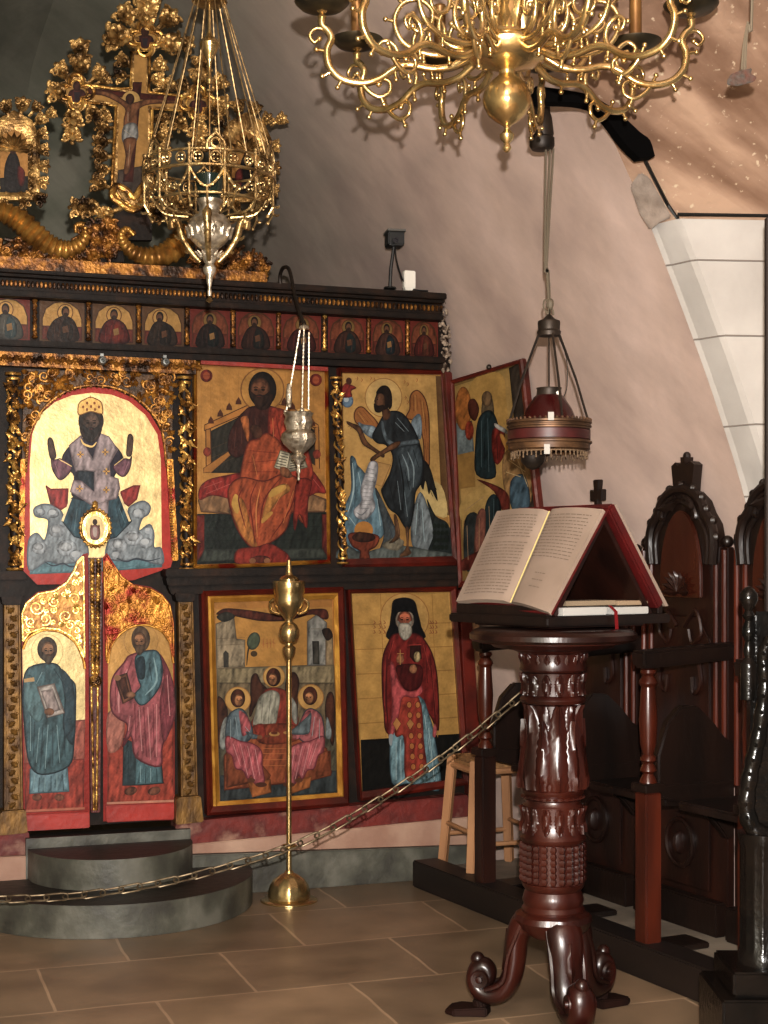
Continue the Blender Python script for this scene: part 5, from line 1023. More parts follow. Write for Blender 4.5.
arm.tube(main, [.0105] * len(main), 8)
def spiral(pts, r0, r1):
    q = cat_rom(rz_(pts), False, 5); arm.tube(q, [lerp(r0, r1, i / (len(q) - 1)) for i in range(len(q))], 7); arm.ball(q[-1], r1 * 1.7, 8, 6)
spiral([(.303, .083), (.294, .112), (.303, .142), (.328, .158), (.348, .142), (.338, .122), (.324, .13)], .0075, .005)
spiral([(.392, .043), (.372, .02), (.345, .006), (.318, .018), (.316, .044), (.334, .054), (.346, .04)], .007, .005)
spiral([(.11, .13), (.165, .12), (.225, .125), (.282, .155), (.304, .21), (.282, .258), (.235, .268), (.202, .238), (.208, .198), (.24, .184), (.264, .204), (.254, .23)], .0085, .005)
spiral([(.1, .145), (.145, .143), (.178, .168), (.182, .215), (.155, .25), (.12, .242), (.112, .208), (.132, .19), (.15, .205)], .008, .005)
spiral([(.484, .184), (.515, .19), (.532, .17), (.52, .152), (.506, .162)], .006, .0045)
for (r, z, dr, dz) in ((.445, .053, .012, -.022), (.47, .075, .028, -.014), (.486, .129, .028, .004), (.303, .083, -.004, -.03), (.263, .093, .006, .026), (.392, .043, .012, .026), (.205, .083, -.004, -.024), (.304, .21, .024, .006), (.225, .125, 0, -.024), (.182, .215, .02, .012), (.34, .006, -.008, -.02), (.282, .258, .016, .018)):
    arm.tube([(r, 0, z), (r + dr * .6, 0, z + dz * .6), (r + dr, 0, z + dz)], [.006, .005, .003], 6); arm.ball((r + dr, 0, z + dz), .0075, 7, 5)
arm.lathe([(.006, .214), (.013, .222), (.008, .23), (.016, .238), (.001, .24)], (.499, 0, 0), 12)
a0 = arm.build('arm', M['brass'], ch, smooth=60)
pn = MB(); pn.lathe([(.001, .236), (.03, .236), (.058, .244), (.073, .258), (.075, .262), (.07, .262), (.05, .252), (.02, .248), (.001, .248)], (.499, 0, 0), 28); pn.build('drip_pan', M['brass_dark'], a0)
cd = MB(); cd.lathe([(.001, .248), (.018, .248), (.0195, .252), (.018, .258), (.017, .42), (.019, .424), (.017, .43), (.001, .432)], (.499, 0, 0), 16); cd.build('candle', M['candle'], a0)
base_ang = math.atan2(RV.y, RV.x)
a0.rotation_euler = (0, 0, base_ang + .02)
for k in range(1, 10):
    c = copy_tree(a0, ch); c.rotation_euler = (0, 0, base_ang + .02 + k * 2 * PI / 10)
# --- big silver lamp
D = 5.0; lc = PD(209.5, 235, D); S5 = D / F
t = thing('hanging_oil_lamp', 'large ornate silver and gilt oil lamp with pierced crown hanging before the crest', 'hanging lamp', lc)
def lath(prof, m, name, par, seg=28, **kw): b = MB(); b.lathe(prof, seg=seg, **kw); return b.build(name, m, par)
zz = lambda py, ref=235: (ref - py) * S5
bowl = lath([(.001, zz(297)), (.006, zz(296)), (.009, zz(292)), (.005, zz(288)), (.010, zz(281)), (.012, zz(276)), (.020, zz(272)), (.022, zz(268)), (.014, zz(264)), (.024, zz(259)), (.028, zz(255)), (.026, zz(250)), (.042, zz(246)), (.062, zz(240)), (.074, zz(232)), (.074, zz(226)), (.062, zz(219)), (.044, zz(214)), (.034, zz(211)), (.034, zz(206)), (.042, zz(203)), (.044, zz(200)), (.038, zz(200)), (.03, zz(206)), (.001, zz(206))], M['silver'], 'bowl', t, 32)
b = MB(); b.lathe([(.001, -.02), (.012, -.012), (.004, 0), (.001, 0)], (0, 0, zz(297)), 10); b.build('pendant_tip', M['gilt_silver'], bowl)
b = MB()
for k in range(16):
    a = k * PI / 8; b.leaf((.066 * math.cos(a), .066 * math.sin(a), zz(238)), (math.cos(a) * .25, math.sin(a) * .25, .9), (math.cos(a), math.sin(a), 0), .035, .009, .0)
    b.leaf((.03 * math.cos(a), .03 * math.sin(a), zz(258)), (math.cos(a) * .6, math.sin(a) * .6, .8), (math.cos(a), math.sin(a), 0), .025, .006, .0)
b.build('chased_leaves', M['silver'], bowl)
hb = MB(); q = cat_rom(rz_([(.03, zz(262)), (.05, zz(256)), (.075, zz(246)), (.092, zz(236)), (.10, zz(226)), (.112, zz(220)), (.125, zz(222)), (.122, zz(229))]), False, 5)
hb.tube(q, [lerp(.007, .013, min(1, i / 18)) for i in range(len(q))], 8); hb.ball((.118, 0, zz(221)), .016, 8, 6); hb.leaf((.10, 0, zz(226)), (.8, 0, .6), (-.6, 0, .8), .05, .014, .4); hb.leaf((.085, 0, zz(240)), (.9, 0, -.2), (0, 0, 1), .035, .012, .4); hb.leaf((.06, 0, zz(252)), (.7, 0, -.5), (0, 0, 1), .03, .010, .4)
h0 = hb.build('dragon_handle', M['gilt_silver'], t, smooth=60); h0.rotation_euler = (0, 0, base_ang + .05)
for k in (1, 2, 3):
    h = copy_tree(h0, t); h.rotation_euler = (0, 0, base_ang + .05 + k * PI / 2)
# pierced crown with festoons
R1 = .218; z1, z0_ = zz(166), zz(181); zr = zz(201)
b = MB(); ring = lambda R, z, n=72: [Vector((R * math.cos(2 * PI * k / n), R * math.sin(2 * PI * k / n), z)) for k in range(n)]
b.tube(ring(R1, z1), .0045, 6, True); b.tube(ring(R1, z0_), .0055, 6, True); b.tube(ring(R1 * .8, zr - .012), .005, 6, True)
for k in range(24):
    a = 2 * PI * (k + .5) / 24; ct = Vector((R1 * math.cos(a), R1 * math.sin(a), (z1 + z0_) / 2)); tg = Vector((-math.sin(a), math.cos(a), 0)); nr = Vector((math.cos(a), math.sin(a), 0))
    b.tube([ct + tg * .016 * math.cos(j * PI / 8) + Vector((0, 0, .017 * math.sin(j * PI / 8))) for j in range(16)], .0034, 6, True)
    for j in range(4): b.ball(ct + tg * .009 * math.cos(j * PI / 2 + .78) + Vector((0, 0, .009 * math.sin(j * PI / 2 + .78))), .0045, 5, 4)
    if k % 2 == 0: b.tube([Vector((R1 * math.cos(a - PI / 24), R1 * math.sin(a - PI / 24), z)) for z in (zr - .03, z0_, z1 + .012)], .005, 6); b.ball((R1 * math.cos(a - PI / 24), R1 * math.sin(a - PI / 24), z1 + .015), .007, 6, 5)
    if k % 4 == 1:
        for s_ in (-1, 1): b.tube([ct + tg * s_ * .03 + Vector((0, 0, .022)), ct + tg * s_ * .026 + Vector((0, 0, .05)), ct + Vector((0, 0, .078))], .005, 6)
        b.tube([ct + tg * .014 * math.cos(j * PI / 6) + Vector((0, 0, .045 + .014 * math.sin(j * PI / 6))) for j in range(12)], .004, 6, True); b.ball(ct + Vector((0, 0, .085)), .008, 6, 5)
b.build('pierced_crown', M['gilt_silver'], t)
b = MB()
for k in range(12):
    a1 = 2 * PI * k / 12; a2 = 2 * PI * (k + 1) / 12; pts = []
    for j in range(13):
        f = j / 12; a = lerp(a1, a2, f); sag = 4 * f * (1 - f); pts.append(Vector(((R1 - .012 * sag) * math.cos(a), (R1 - .012 * sag) * math.sin(a), z0_ - .005 - .062 * sag)))
    b.tube(pts, .0048, 6); 
    for pz in pts[2:-2:2]: b.ball(pz, .0062, 5, 4)
    p1 = Vector((R1 * math.cos(a1), R1 * math.sin(a1), zr - .03)); p2 = Vector((.2 * math.cos(a1), .2 * math.sin(a1), zr - .06)); p3 = Vector((.05 * math.cos(a1), .05 * math.sin(a1), zz(222)))
    b.tube([p1, p2], .004, 5); b.leaf(p1, (math.cos(a1), math.sin(a1), -.6), (0, 0, 1), .03, .009, .4); b.ball(p2, .007, 6, 5)
    am = (a1 + a2) / 2; b.tube(cat_rom([Vector((.19 * math.cos(am), .19 * math.sin(am), z0_ - .06)), Vector((.15 * math.cos(am), .15 * math.sin(am), zz(214))), Vector((.07 * math.cos(am), .07 * math.sin(am), zz(217)))], False, 4), .004, 5)
b.build('festoon', M['gilt_silver'], t)
b = MB(); b.lathe([(.001, zz(206)), (.025, zz(206)), (.038, zz(196)), (.05, zz(178)), (.052, zz(176)), (.047, zz(177)), (.03, zz(196)), (.001, zz(200))], seg=20); b.build('oil_cup', mat('dark_glass', (30, 40, 34), .08, 0, spec=.7), t)
ztop = zz(2)
for k in range(12):
    a = 2 * PI * k / 12 + .1; b = MB(); p1 = Vector((R1 * math.cos(a), R1 * math.sin(a), z1)); p2 = Vector((.05 * math.cos(a), .05 * math.sin(a), ztop)); n = 60
    b.tube([p1.lerp(p2, j / n) for j in range(n + 1)], [.0018 + .0016 * (j % 2) for j in range(n + 1)], 5)
    b.build('chain', M['chain_gilt'], t)
b = MB(); b.lathe([(.001, -.012), (.045, -.01), (.06, 0), (.05, .01), (.03, .03), (.014, .05), (.001, .06)], (0, 0, ztop), 24); b.build('chain_cap', M['gilt_silver'], t)
b = MB(); b.lathe([(.001, zz(85)), (.008, zz(84)), (.014, zz(80)), (.006, zz(76)), (.008, zz(62)), (.014, zz(58)), (.030, zz(48)), (.034, zz(44)), (.028, zz(40)), (.012, zz(36)), (.006, zz(30)), (.005, ztop), (.001, ztop)], seg=20)
b.tube([(0, 0, zz(85)), (0, 0, zz(180))], .003, 6); b.tube([(0, 0, zz(90) + .012 * math.sin(0)), (0, 0, zz(92))], .012, 8); b.build('centre_drop', M['brass'], t)
b = MB(); b.tube([(0, 0, ztop + .05), (0, 0, 3.93 - lc.z)], .006, 6); b.build('hanging_chain', M['iron'], t)
# --- little silver lamp on a hook bracket
D = 6.0; S6 = D / F; lc2 = PD(298.5, 440, D); t = thing('votive_lamp', 'little silver oil lamp hanging from an iron hook before the throne icon', 'hanging lamp', lc2)
z6 = lambda py: (440 - py) * S6
bw = lath([(.001, z6(481)), (.005, z6(480)), (.005, z6(474)), (.010, z6(471)), (.006, z6(467)), (.012, z6(462)), (.03, z6(457)), (.018, z6(454)), (.034, z6(450)), (.058, z6(444)), (.068, z6(439)), (.064, z6(434)), (.046, z6(430)), (.05, z6(426)), (.056, z6(422)), (.05, z6(417)), (.058, z6(413)), (.05, z6(412)), (.03, z6(420)), (.001, z6(422))], M['silver'], 'bowl', t, 28, flute=16, famp=.05)
b = MB(); b.lathe([(.001, z6(420)), (.02, z6(420)), (.026, z6(410)), (.022, z6(409)), (.001, z6(411))], (.02, 0, 0), 14); b.build('glass_cup', mat('amber_glass', (220, 180, 120), .1), bw)
for k, (a, pt) in enumerate(((2.6, (300, 330)), (.4, (309, 332)), (4.7, (304, 329)))):
    b = MB(); p1 = Vector((.052 * math.cos(a), .052 * math.sin(a), z6(414))); p2 = PD(pt[0], pt[1], D) - lc2; n = 44
    b.tube([p1.lerp(p2, j / n) for j in range(n + 1)], [.0028 + .0022 * (j % 2) for j in range(n + 1)], 5); 
    if k == 0: c = p1.lerp(p2, .22); b.lathe([(.001, -.05), (.008, -.046), (.012, -.02), (.012, .02), (.008, .046), (.001, .05)], c, 10)
    b.ball(p1 + Vector((0, 0, .01)), .010, 8, 6); b.build('chain', M['silver'], t)
b = MB(); b.lathe([(.001, -.004), (.022, 0), (.018, .012), (.004, .018), (.001, .02)], PD(304, 329, D) - lc2, 14); b.build('chain_cap', M['silver'], t)
hk = PY(281, 286, 6.11); b = MB(hk); b.tube(cat_rom([hk, PY(280, 276, 6.1), PY(283, 268, 6.06), PY(288, 268, 6.0), PY(291, 276, 5.95), PY(295, 296, 5.88), PY(300, 314, 5.8), PD(304, 324, D)], False, 5), .008, 8)
tag(b.build('hook_bracket', M['iron']), 'curved black iron hook on the cornice carrying the little silver lamp', 'hook')
# --- red glass lamp on the right
D = 5.0; lc3 = PD(549, 437, D); z3 = lambda py: (437 - py) * S5; t = thing('hanging_lamp', 'old brass hanging lamp with a red glass shade in front of the pink wall', 'hanging lamp', lc3)
b = MB()
for R, z, r in ((.137, z3(423), .006), (.138, z3(427), .004), (.139, z3(443), .005), (.132, z3(449), .005), (.12, z3(452), .004)): b.tube(ring(R, z, 48), r, 6, True)
b.lathe([(.130, z3(424)), (.136, z3(424)), (.136, z3(430)), (.130, z3(430))], seg=48); b.lathe([(.130, z3(441)), (.138, z3(441)), (.134, z3(450)), (.118, z3(453)), (.112, z3(450)), (.126, z3(445))], seg=48)
for k in range(48): b.ball((.138 * math.cos(PI * k / 24), .138 * math.sin(PI * k / 24), z3(420.5)), .005, 5, 4)
gal = b.build('gallery_ring', M['gilt_ring'] if 'gilt_ring' in M else mat('lamp_brass', (104, 76, 52), .45, .5, (64, 46, 34), 18), t)
b = MB(); b.lathe([(.131, z3(430)), (.1375, z3(431)), (.1375, z3(440)), (.131, z3(441))], seg=48); b.build('red_band', mat('red_enamel', (70, 26, 24), .45, 0, (50, 18, 16), 20), gal)
b = MB()
for k in range(48):
    a = 2 * PI * k / 48; L = .018 + .008 * (k % 3 == 0); b.lathe([(.001, -L), (.0035, -L * .9), (.002, -L * .5), (.004, -L * .2), (.001, 0)], (.125 * math.cos(a), .125 * math.sin(a), z3(452)), 6)
b.tube(ring(.125, z3(452), 48), .003, 5, True)
b.build('bead_fringe', mat('glass_beads', (124, 104, 84), .2, .3), gal)
b = MB(); b.lathe([(.092, z3(424)), (.088, z3(420)), (.07, z3(408)), (.052, z3(399)), (.044, z3(397)), (.044, z3(395.5)), (.05, z3(397)), (.076, z3(409)), (.094, z3(422)), (.096, z3(425))], seg=36); b.build('glass_shade', M['ruby_glass'], t)
b = MB(); b.lathe([(.04, z3(398)), (.043, z3(397)), (.040, z3(390)), (.043, z3(388)), (.036, z3(388)), (.034, z3(397))], seg=24); b.build('shade_collar', M['iron'], t)
b = MB(); b.lathe([(.001, z3(470)), (.02, z3(468)), (.038, z3(462)), (.042, z3(456)), (.03, z3(448)), (.001, z3(446))], (-.05, .02, 0), 20); b.build('oil_font', M['iron'], t)
b = MB(); b.lathe([(.034, z3(336)), (.038, z3(336)), (.040, z3(332)), (.036, z3(330)), (.038, z3(323)), (.036, z3(321)), (.02, z3(319)), (.004, z3(314)), (.001, z3(314)), (.001, z3(324)), (.03, z3(326))], seg=24); b.build('canopy', M['iron'], t)
for k, a in enumerate((2.85, .05 + base_ang, 4.6)):
    b = MB(); p1 = Vector((.135 * math.cos(a), .135 * math.sin(a), z3(424))); p2 = Vector((.034 * math.cos(a), .034 * math.sin(a), z3(334))); b.tube([p2, p1.lerp(p2, .5) + Vector((.006 * math.cos(a), .006 * math.sin(a), 0)), p1], .0045, 6); b.build('rod', M['iron'], t)
b = MB(); b.tube([(0, 0, z3(335)), (0, 0, z3(390))], .003, 6); b.tube(cat_rom([(.036, 0, z3(336)), (.06, -.01, z3(358)), (.062, -.01, z3(385)), (.055, 0, z3(396))], False, 4), .002, 5); b.build('centre_wire', M['iron'], t)
for px_, py_, hh in ((551, 416, 10), (547, 449, 12)):
    b = MB(); b.box(PD(px_, py_, D - .155) - lc3, (.019, .003, hh * S5 * .8), -TH); b.build('paper_tag', M['tag_paper'], t, smooth=0)
b = MB(); b.box(PD(558, 394, D - .03) - lc3, (.02, .012, .02), -TH); b.build('switch', M['white_plastic'], t, smooth=0, bevel=.003)
mt = PD(543, 148, D) - lc3
b = MB()
for dx, py1 in ((-.008, 316), (.003, 314), (.012, 318)):
    b.tube(cat_rom([Vector((dx * 1.4, 0, mt.z)), Vector((dx * .4 - .012, 0, mt.z * .6)), Vector((-.006 + dx * .3, 0, z3(270))), Vector((dx * .3, 0, z3(300))), Vector((0, 0, z3(318)))], False, 6), .0038, 6)
b.tube(cat_rom([(0, 0, z3(316)), (-.02, 0, z3(307)), (-.012, 0, z3(300)), (.012, 0, z3(309)), (.016, 0, z3(315))], False, 4), .0035, 6); b.ball((.004, 0, z3(304)), .014, 8, 6, (1, 1, 1.4))
b.build('cord', M['cord'], t)
pc = PD(542, 128, D); b = MB(pc); b.lathe([(.001, -.075), (.034, -.072), (.042, -.06), (.042, -.035), (.036, -.03), (.04, -.02), (.034, .03), (.028, .05), (.026, .09), (.03, .10), (.001, .105)], pc, 20); tag(b.build('pulley_weight', M['iron']), 'dark iron pulley holding the cords of the red glass lamp', 'pulley')
br = MB(); up_ = [(536, 86), (566, 90), (592, 96), (618, 112), (640, 132), (650, 140), (655, 156)]; lo_ = [(640, 158), (624, 142), (606, 118), (592, 106), (568, 102), (536, 102)]
fr_ = [PY(v.x, v.y, 4.22) for v in cat_rom([(a, b_, 0) for a, b_ in up_], False, 3)] + [PY(v.x, v.y, 4.22) for v in cat_rom([(a, b_, 0) for a, b_ in lo_], False, 3)]
br.o = fr_[0].copy(); br.prism(fr_, [v + Vector((.006, .05, 0)) for v in fr_]); tag(br.build('wall_bracket', mat('black_wood', (6, 5, 5), .9, spec=.05), smooth=30), 'black curved bracket arm on the vault behind the chandelier', 'bracket')
# cable on the arch and the brown hanging hook
b = MB(); pts = [PY(645, 160, 4.3), PY(655, 180, 4.36), PY(668, 205, 4.41), PY(678, 219, 4.40)]; jt = [q + Vector((-.012, -.02, .012)) for q in (edge_at(2.53) + Vector((.045, -.105, 0)), edge_at(2.53) + Vector((.6, -.26, 0)), edge_at(2.53) + Vector((1.2, -.42, 0)))]
b.o = pts[0].copy(); b.tube(pts + jt, .006, 6); tag(b.build('cable', M['black_plastic']), 'thin black cable running down the vault and along the white stones', 'cable')
D = 3.9; c = PD(742, 78, D); t = thing('hanging_hook', 'small brown rusty fitting dangling from a wire under the ochre vault', 'hook', c)
b = MB(c)
for f in (0, 1): b.tube(cat_rom([PD(742 + 3 * f, 70, D), PD(744 + 2 * f, 45, D), PD(748, 22, D), PD(752, 8, D), Vector((PD(752, 8, D).x, PD(752, 8, D).y, 3.6)), Vector((PD(752, 8, D).x, PD(752, 8, D).y, 4.19))], False, 4), .004, 6)
b.build('wire', M['cord'], t)
M['rust'] = mat('rust', (70, 40, 28), .7, 0, (52, 50, 44), 40, bump=.4)
b = MB(c); b.prism([PD(x, y, D - .03) for x, y in [(727, 80), (731, 74), (742, 70), (752, 68), (751, 74), (757, 77), (754, 82), (738, 86), (727, 85)]], [PD(x, y, D + .04) for x, y in [(727, 80), (731, 74), (742, 70), (752, 68), (751, 74), (757, 77), (754, 82), (738, 86), (727, 85)]]); b.build('hook', M['rust'], t, smooth=20, bevel=.004)
# ================================================================== lectern, books, stalls, stool, post, chain, side icon
M['mahogany'] = mat('mahogany', (58, 22, 13), .32, 0, (28, 11, 7), 8, (1, 1, .25), .12, 40, c3=(46, 16, 10))
M['mahogany_dark'] = mat('mahogany_dark', (40, 18, 12), .3, 0, (24, 11, 8), 9, (1, 1, .3), .12, 40)
M['foot_wood'] = mat('foot_wood', (38, 20, 14), .7, 0, (26, 14, 10), 9, spec=.1)
M['stall_wood'] = mat('stall_wood', (46, 22, 14), .36, 0, (26, 13, 9), 9, (1, 1, .2), .15, 40, c3=(36, 17, 11))
M['stall_red'] = mat('stall_red', (82, 34, 19), .28, 0, (50, 20, 12), 9, (1, 1, .2), .12, 40)
M['stall_oval'] = mat('stall_oval', (62, 27, 16), .26, 0, (40, 17, 11), 9, (1, 1, .2), .12, 40)
M['stall_dark'] = mat('stall_dark', (20, 13, 10), .36, 0, (30, 18, 13), 8, (1, 1, .3), .2, 40)
M['black_lacquer'] = mat('black_lacquer', (9, 8, 7), .2, 0, (22, 17, 14), 10, bump=.2, bscale=50, spec=.3)
def off(p, z=0): return Vector((p.x, p.y, p.z + z))
# --- lectern
LD = 4.55; lp = PD(553, 700, LD); lp.z = 0
lec = thing('lectern', 'carved dark red wooden lectern with acanthus column and three scroll feet on the floor', 'lectern', lp)
SL = LD / F
def lz(y): return EYE - ((620 + y / 2.537) - HY) * SL
k_ = SL / 2.537
def seg(prof, name, m, **kw):
    b = MB(); b.lathe([(r * k_, lz(y)) for r, y in prof], seg=kw.pop('seg', 40), **kw); return b.build(name, m, lec)
seg([(1, 52), (205, 52), (212, 46), (212, 34), (205, 28), (196, 22), (1, 20)][::-1], 'round_top', M['mahogany_dark'], seg=56)
seg([(1, 74), (110, 74), (150, 68), (160, 60), (190, 56), (192, 51), (1, 51)][::-1], 'collar', M['mahogany'])
top = seg([(80, 130), (86, 124), (84, 118), (82, 100), (84, 84), (100, 76), (104, 73)][::-1], 'capital', M['mahogany'])
sh = seg([(1, 742), (78, 742), (80, 730), (74, 720), (78, 706), (74, 692), (70, 682), (78, 672), (80, 662), (76, 660), (76, 562), (82, 556), (84, 548), (80, 542), (76, 536), (74, 500), (76, 468), (70, 462), (68, 452), (70, 444), (78, 436), (80, 428), (76, 424), (80, 400), (78, 360), (70, 310), (66, 260), (66, 214), (80, 208), (84, 200), (80, 192), (74, 188), (74, 150), (76, 132), (1, 132)][::-1], 'column', M['mahogany'], seg=48)
COLP = [(80, 742), (80, 730), (74, 720), (78, 706), (74, 692), (70, 682), (78, 672), (76, 660), (76, 562), (82, 552), (76, 536), (74, 500), (76, 468), (70, 450), (78, 436), (80, 428), (76, 424), (80, 400), (78, 360), (70, 310), (66, 260), (66, 214), (80, 208), (84, 200), (80, 192), (74, 188), (74, 150), (76, 132), (80, 110), (86, 80)]
def col_r(y):
    for (r1, y1), (r2, y2) in zip(COLP, COLP[1:]):
        if y2 <= y <= y1: return lerp(r1, r2, (y1 - y) / max(y1 - y2, 1e-6))
    return 78
def hug_leaf(b, a0, y0, y1, hw, relief, tipout):
    relief *= .7; tipout *= .5
    rows = []; N_ = 16
    for i in range(N_ + 1):
        t = i / N_; y = lerp(y0, y1, t); w_ = hw * (math.sin(PI * (.12 + .86 * t)) ** .6) * (1 + .16 * math.cos(i * PI * .9)); row = []
        for k in range(-4, 5):
            s = k / 4; rr_ = col_r(y) * k_ + relief * (1 - s * s) * .7 + relief * .7 * math.exp(-(s * 5) ** 2) + relief * .35 * math.cos(s * 9 + t * 8) * (1 - abs(s)) + tipout * max(0, t - .75) ** 2 * 16 * (1 - s * s * .5) - (.004 if abs(k) == 4 else 0)
            row.append(Vector((rr_ * math.cos(a0 + s * w_), rr_ * math.sin(a0 + s * w_), lz(y))))
        rows.append(row)
    b.grid(rows)
def leaves(name, n, y0, y1, hw, relief, tipout, ph=0):
    b = MB()
    for i in range(n): hug_leaf(b, 2 * PI * (i + ph) / n, y0, y1, hw, relief, tipout)
    b.build(name, M['mahogany'], sh, smooth=60)
leaves('acanthus_leaf', 6, 424, 212, .50, .012, .012, .25); leaves('acanthus_leaf', 6, 424, 250, .34, .016, .010, .75)
leaves('acanthus_leaf', 6, 214, 300, .30, .009, .004, .75)
leaves('leaf_band', 14, 188, 134, .21, .010, .006); leaves('leaf_band', 14, 470, 536, .21, .010, .005); leaves('leaf_band', 20, 122, 84, .13, .005, .002)
b = MB()
for i in range(22):
    a = 2 * PI * i / 22
    for j in range(6):
        b.ball((math.cos(a) * 77 * k_, math.sin(a) * 77 * k_, lz(571 + j * 16)), .0122, 4, 4, (1, 1, 1.0))
b.build('beaded_band', M['mahogany'], sh)
b = MB()
b.tube([(math.cos(a) * 72 * k_, math.sin(a) * 72 * k_, lz(446)) for a in [PI * i / 20 for i in range(40)]], .008, 6, True)
for i in range(26):
    a = 2 * PI * i / 26; b.ball((math.cos(a) * 74 * k_, math.sin(a) * 74 * k_, lz(446)), .01, 6, 5, (1, 1, .5))
b.build('egg_ring', M['mahogany'], sh)
seg([(1, 800), (60, 800), (86, 780), (96, 758), (92, 744), (80, 736), (1, 736)][::-1], 'hub', M['mahogany'], flute=6, famp=.04)
leg = MB(); zf = .0
path = cat_rom(rz_([(.07, .30), (.10, .285), (.118, .24), (.122, .19), (.135, .13), (.165, .085), (.205, .068), (.245, .075), (.268, .105), (.262, .14), (.235, .152), (.215, .135), (.222, .112), (.24, .115)]), False, 5); n = len(path)
leg.tube(path, [lerp(.044, .034, i / 25) if i < 25 else lerp(.034, .022, (i - 25) / (n - 25)) for i in range(n)], 12, flat=1.35, up=(0, 1, 0))
leg.leaf((.135, 0, .27), (.12, 0, -1), (1, 0, .1), .13, .026, .0)
for s_ in (-1, 1): leg.tube(cat_rom([(.09, s_ * .05, .30), (.135, s_ * .05, .2), (.155, s_ * .05, .12), (.22, s_ * .048, .09)], False, 4), .008, 6)
for v_ in leg.bm.verts: v_.co.x = .07 + (v_.co.x - .07) * .88
l0 = leg.build('leg', M['mahogany'], lec, smooth=50)
pad = MB(); pdx = Vector((-.012, 0, 0)); pad.prism([Vector((.20, -.026, .03)), Vector((.30, -.05, .022)), Vector((.33, -.03, .018)), Vector((.33, .03, .018)), Vector((.30, .05, .022)), Vector((.20, .026, .03))], [Vector((.20, -.028, .001)), Vector((.30, -.052, .001)), Vector((.335, -.03, .001)), Vector((.335, .03, .001)), Vector((.30, .052, .001)), Vector((.20, .028, .001))]); pad.tube([(.225, 0, .02), (.232, 0, .05)], .022, 8)
pad.build('foot_pad', M['foot_wood'], l0, smooth=0, bevel=.004)
kn = MB(); kn.ball((.236, 0, .172), .022, 12, 8); kn.build('knob', M['mahogany'], l0)
for s_ in (-1, 1):
    rosette = MB(); rosette.lathe([(.001, 0), (.03, 0), (.026, .008), (.012, .006), (.010, .014), (.001, .016)], (.221, s_ * .034, .118), 16, Matrix.Rotation(-s_ * PI / 2, 3, 'X'))
    rosette.build('scroll_rosette', M['mahogany'], l0)
va = math.atan2(RV.y, RV.x)
def lat_ang(deg): return va + math.radians(deg)
l0.rotation_euler = (0, 0, lat_ang(-76))
for dg in (162, 42):
    l = copy_tree(l0, lec); l.rotation_euler = (0, 0, lat_ang(dg))
# --- sloping double book stand
B1 = PD(548, 617, 4.40); zt = B1.z
U = -RV * math.cos(math.radians(55)) + DV * math.sin(math.radians(55)); V = RV * math.cos(math.radians(35)) + DV * math.sin(math.radians(35))
LU, LV, HH = .434, .469, .325
Bc = B1 + U * LU / 2 + V * LV / 2
zdisc = lz(20)
tray = thing('book_stand', 'dark wooden tent shaped double sided book stand on top of the lectern', 'book stand', Vector((lp.x, lp.y, zdisc)))
def bs(u, v, h): return B1 + U * u + V * v + Vector((0, 0, h))
TO = tray.location.copy()
m_ = MB(TO); th_ = zt - zdisc - .002
m_.prism([bs(-.02, -.02, 0), bs(LU + .02, -.02, 0), bs(LU + .02, LV + .02, 0), bs(-.02, LV + .02, 0)], [bs(-.02, -.02, -.028), bs(LU + .02, -.02, -.028), bs(LU + .02, LV + .02, -.028), bs(-.02, LV + .02, -.028)]); m_.build('base_tray', M['stall_dark'], tray, smooth=0, bevel=.005)
m_ = MB(TO); m_.prism([bs(.04, .04, -.028), bs(LU - .04, .04, -.028), bs(LU - .04, LV - .04, -.028), bs(.04, LV - .04, -.028)], [bs(.04, .04, -th_), bs(LU - .04, .04, -th_), bs(LU - .04, LV - .04, -th_), bs(.04, LV - .04, -th_)]); m_.build('riser', M['mahogany_dark'], tray, smooth=0)
def slope(v0, h0, v1, h1, th, u0, u1):
    d = Vector((v1 - v0, h1 - h0)); d.normalize(); nx, nz = (d.y * th, -d.x * th)
    a = [bs(u0, v0, h0), bs(u1, v0, h0), bs(u1, v1, h1), bs(u0, v1, h1)]; return a, [p_ + V * nx + Vector((0, 0, nz)) for p_ in a]
HR = HH - .02
for (v0, v1, s_) in ((.03, LV / 2, 1), (LV - .03, LV / 2, -1)):
    m_ = MB(TO); f_, k2 = slope(v0, .004, v1, HR, .016 * s_, .01, LU - .01); m_.prism(f_, k2); m_.build('slope_board', M['mahogany_dark'], tray, smooth=0, bevel=.002)
for (v0, s_) in ((-.005, 1), (LV + .005, -1)):
    m_ = MB(TO); m_.prism([bs(0, v0, .03), bs(LU, v0, .03), bs(LU, v0 + .022 * s_, .03), bs(0, v0 + .022 * s_, .03)], [bs(0, v0, 0), bs(LU, v0, 0), bs(LU, v0 + .022 * s_, 0), bs(0, v0 + .022 * s_, 0)]); m_.build('ledge', M['stall_dark'], tray, smooth=0, bevel=.003)
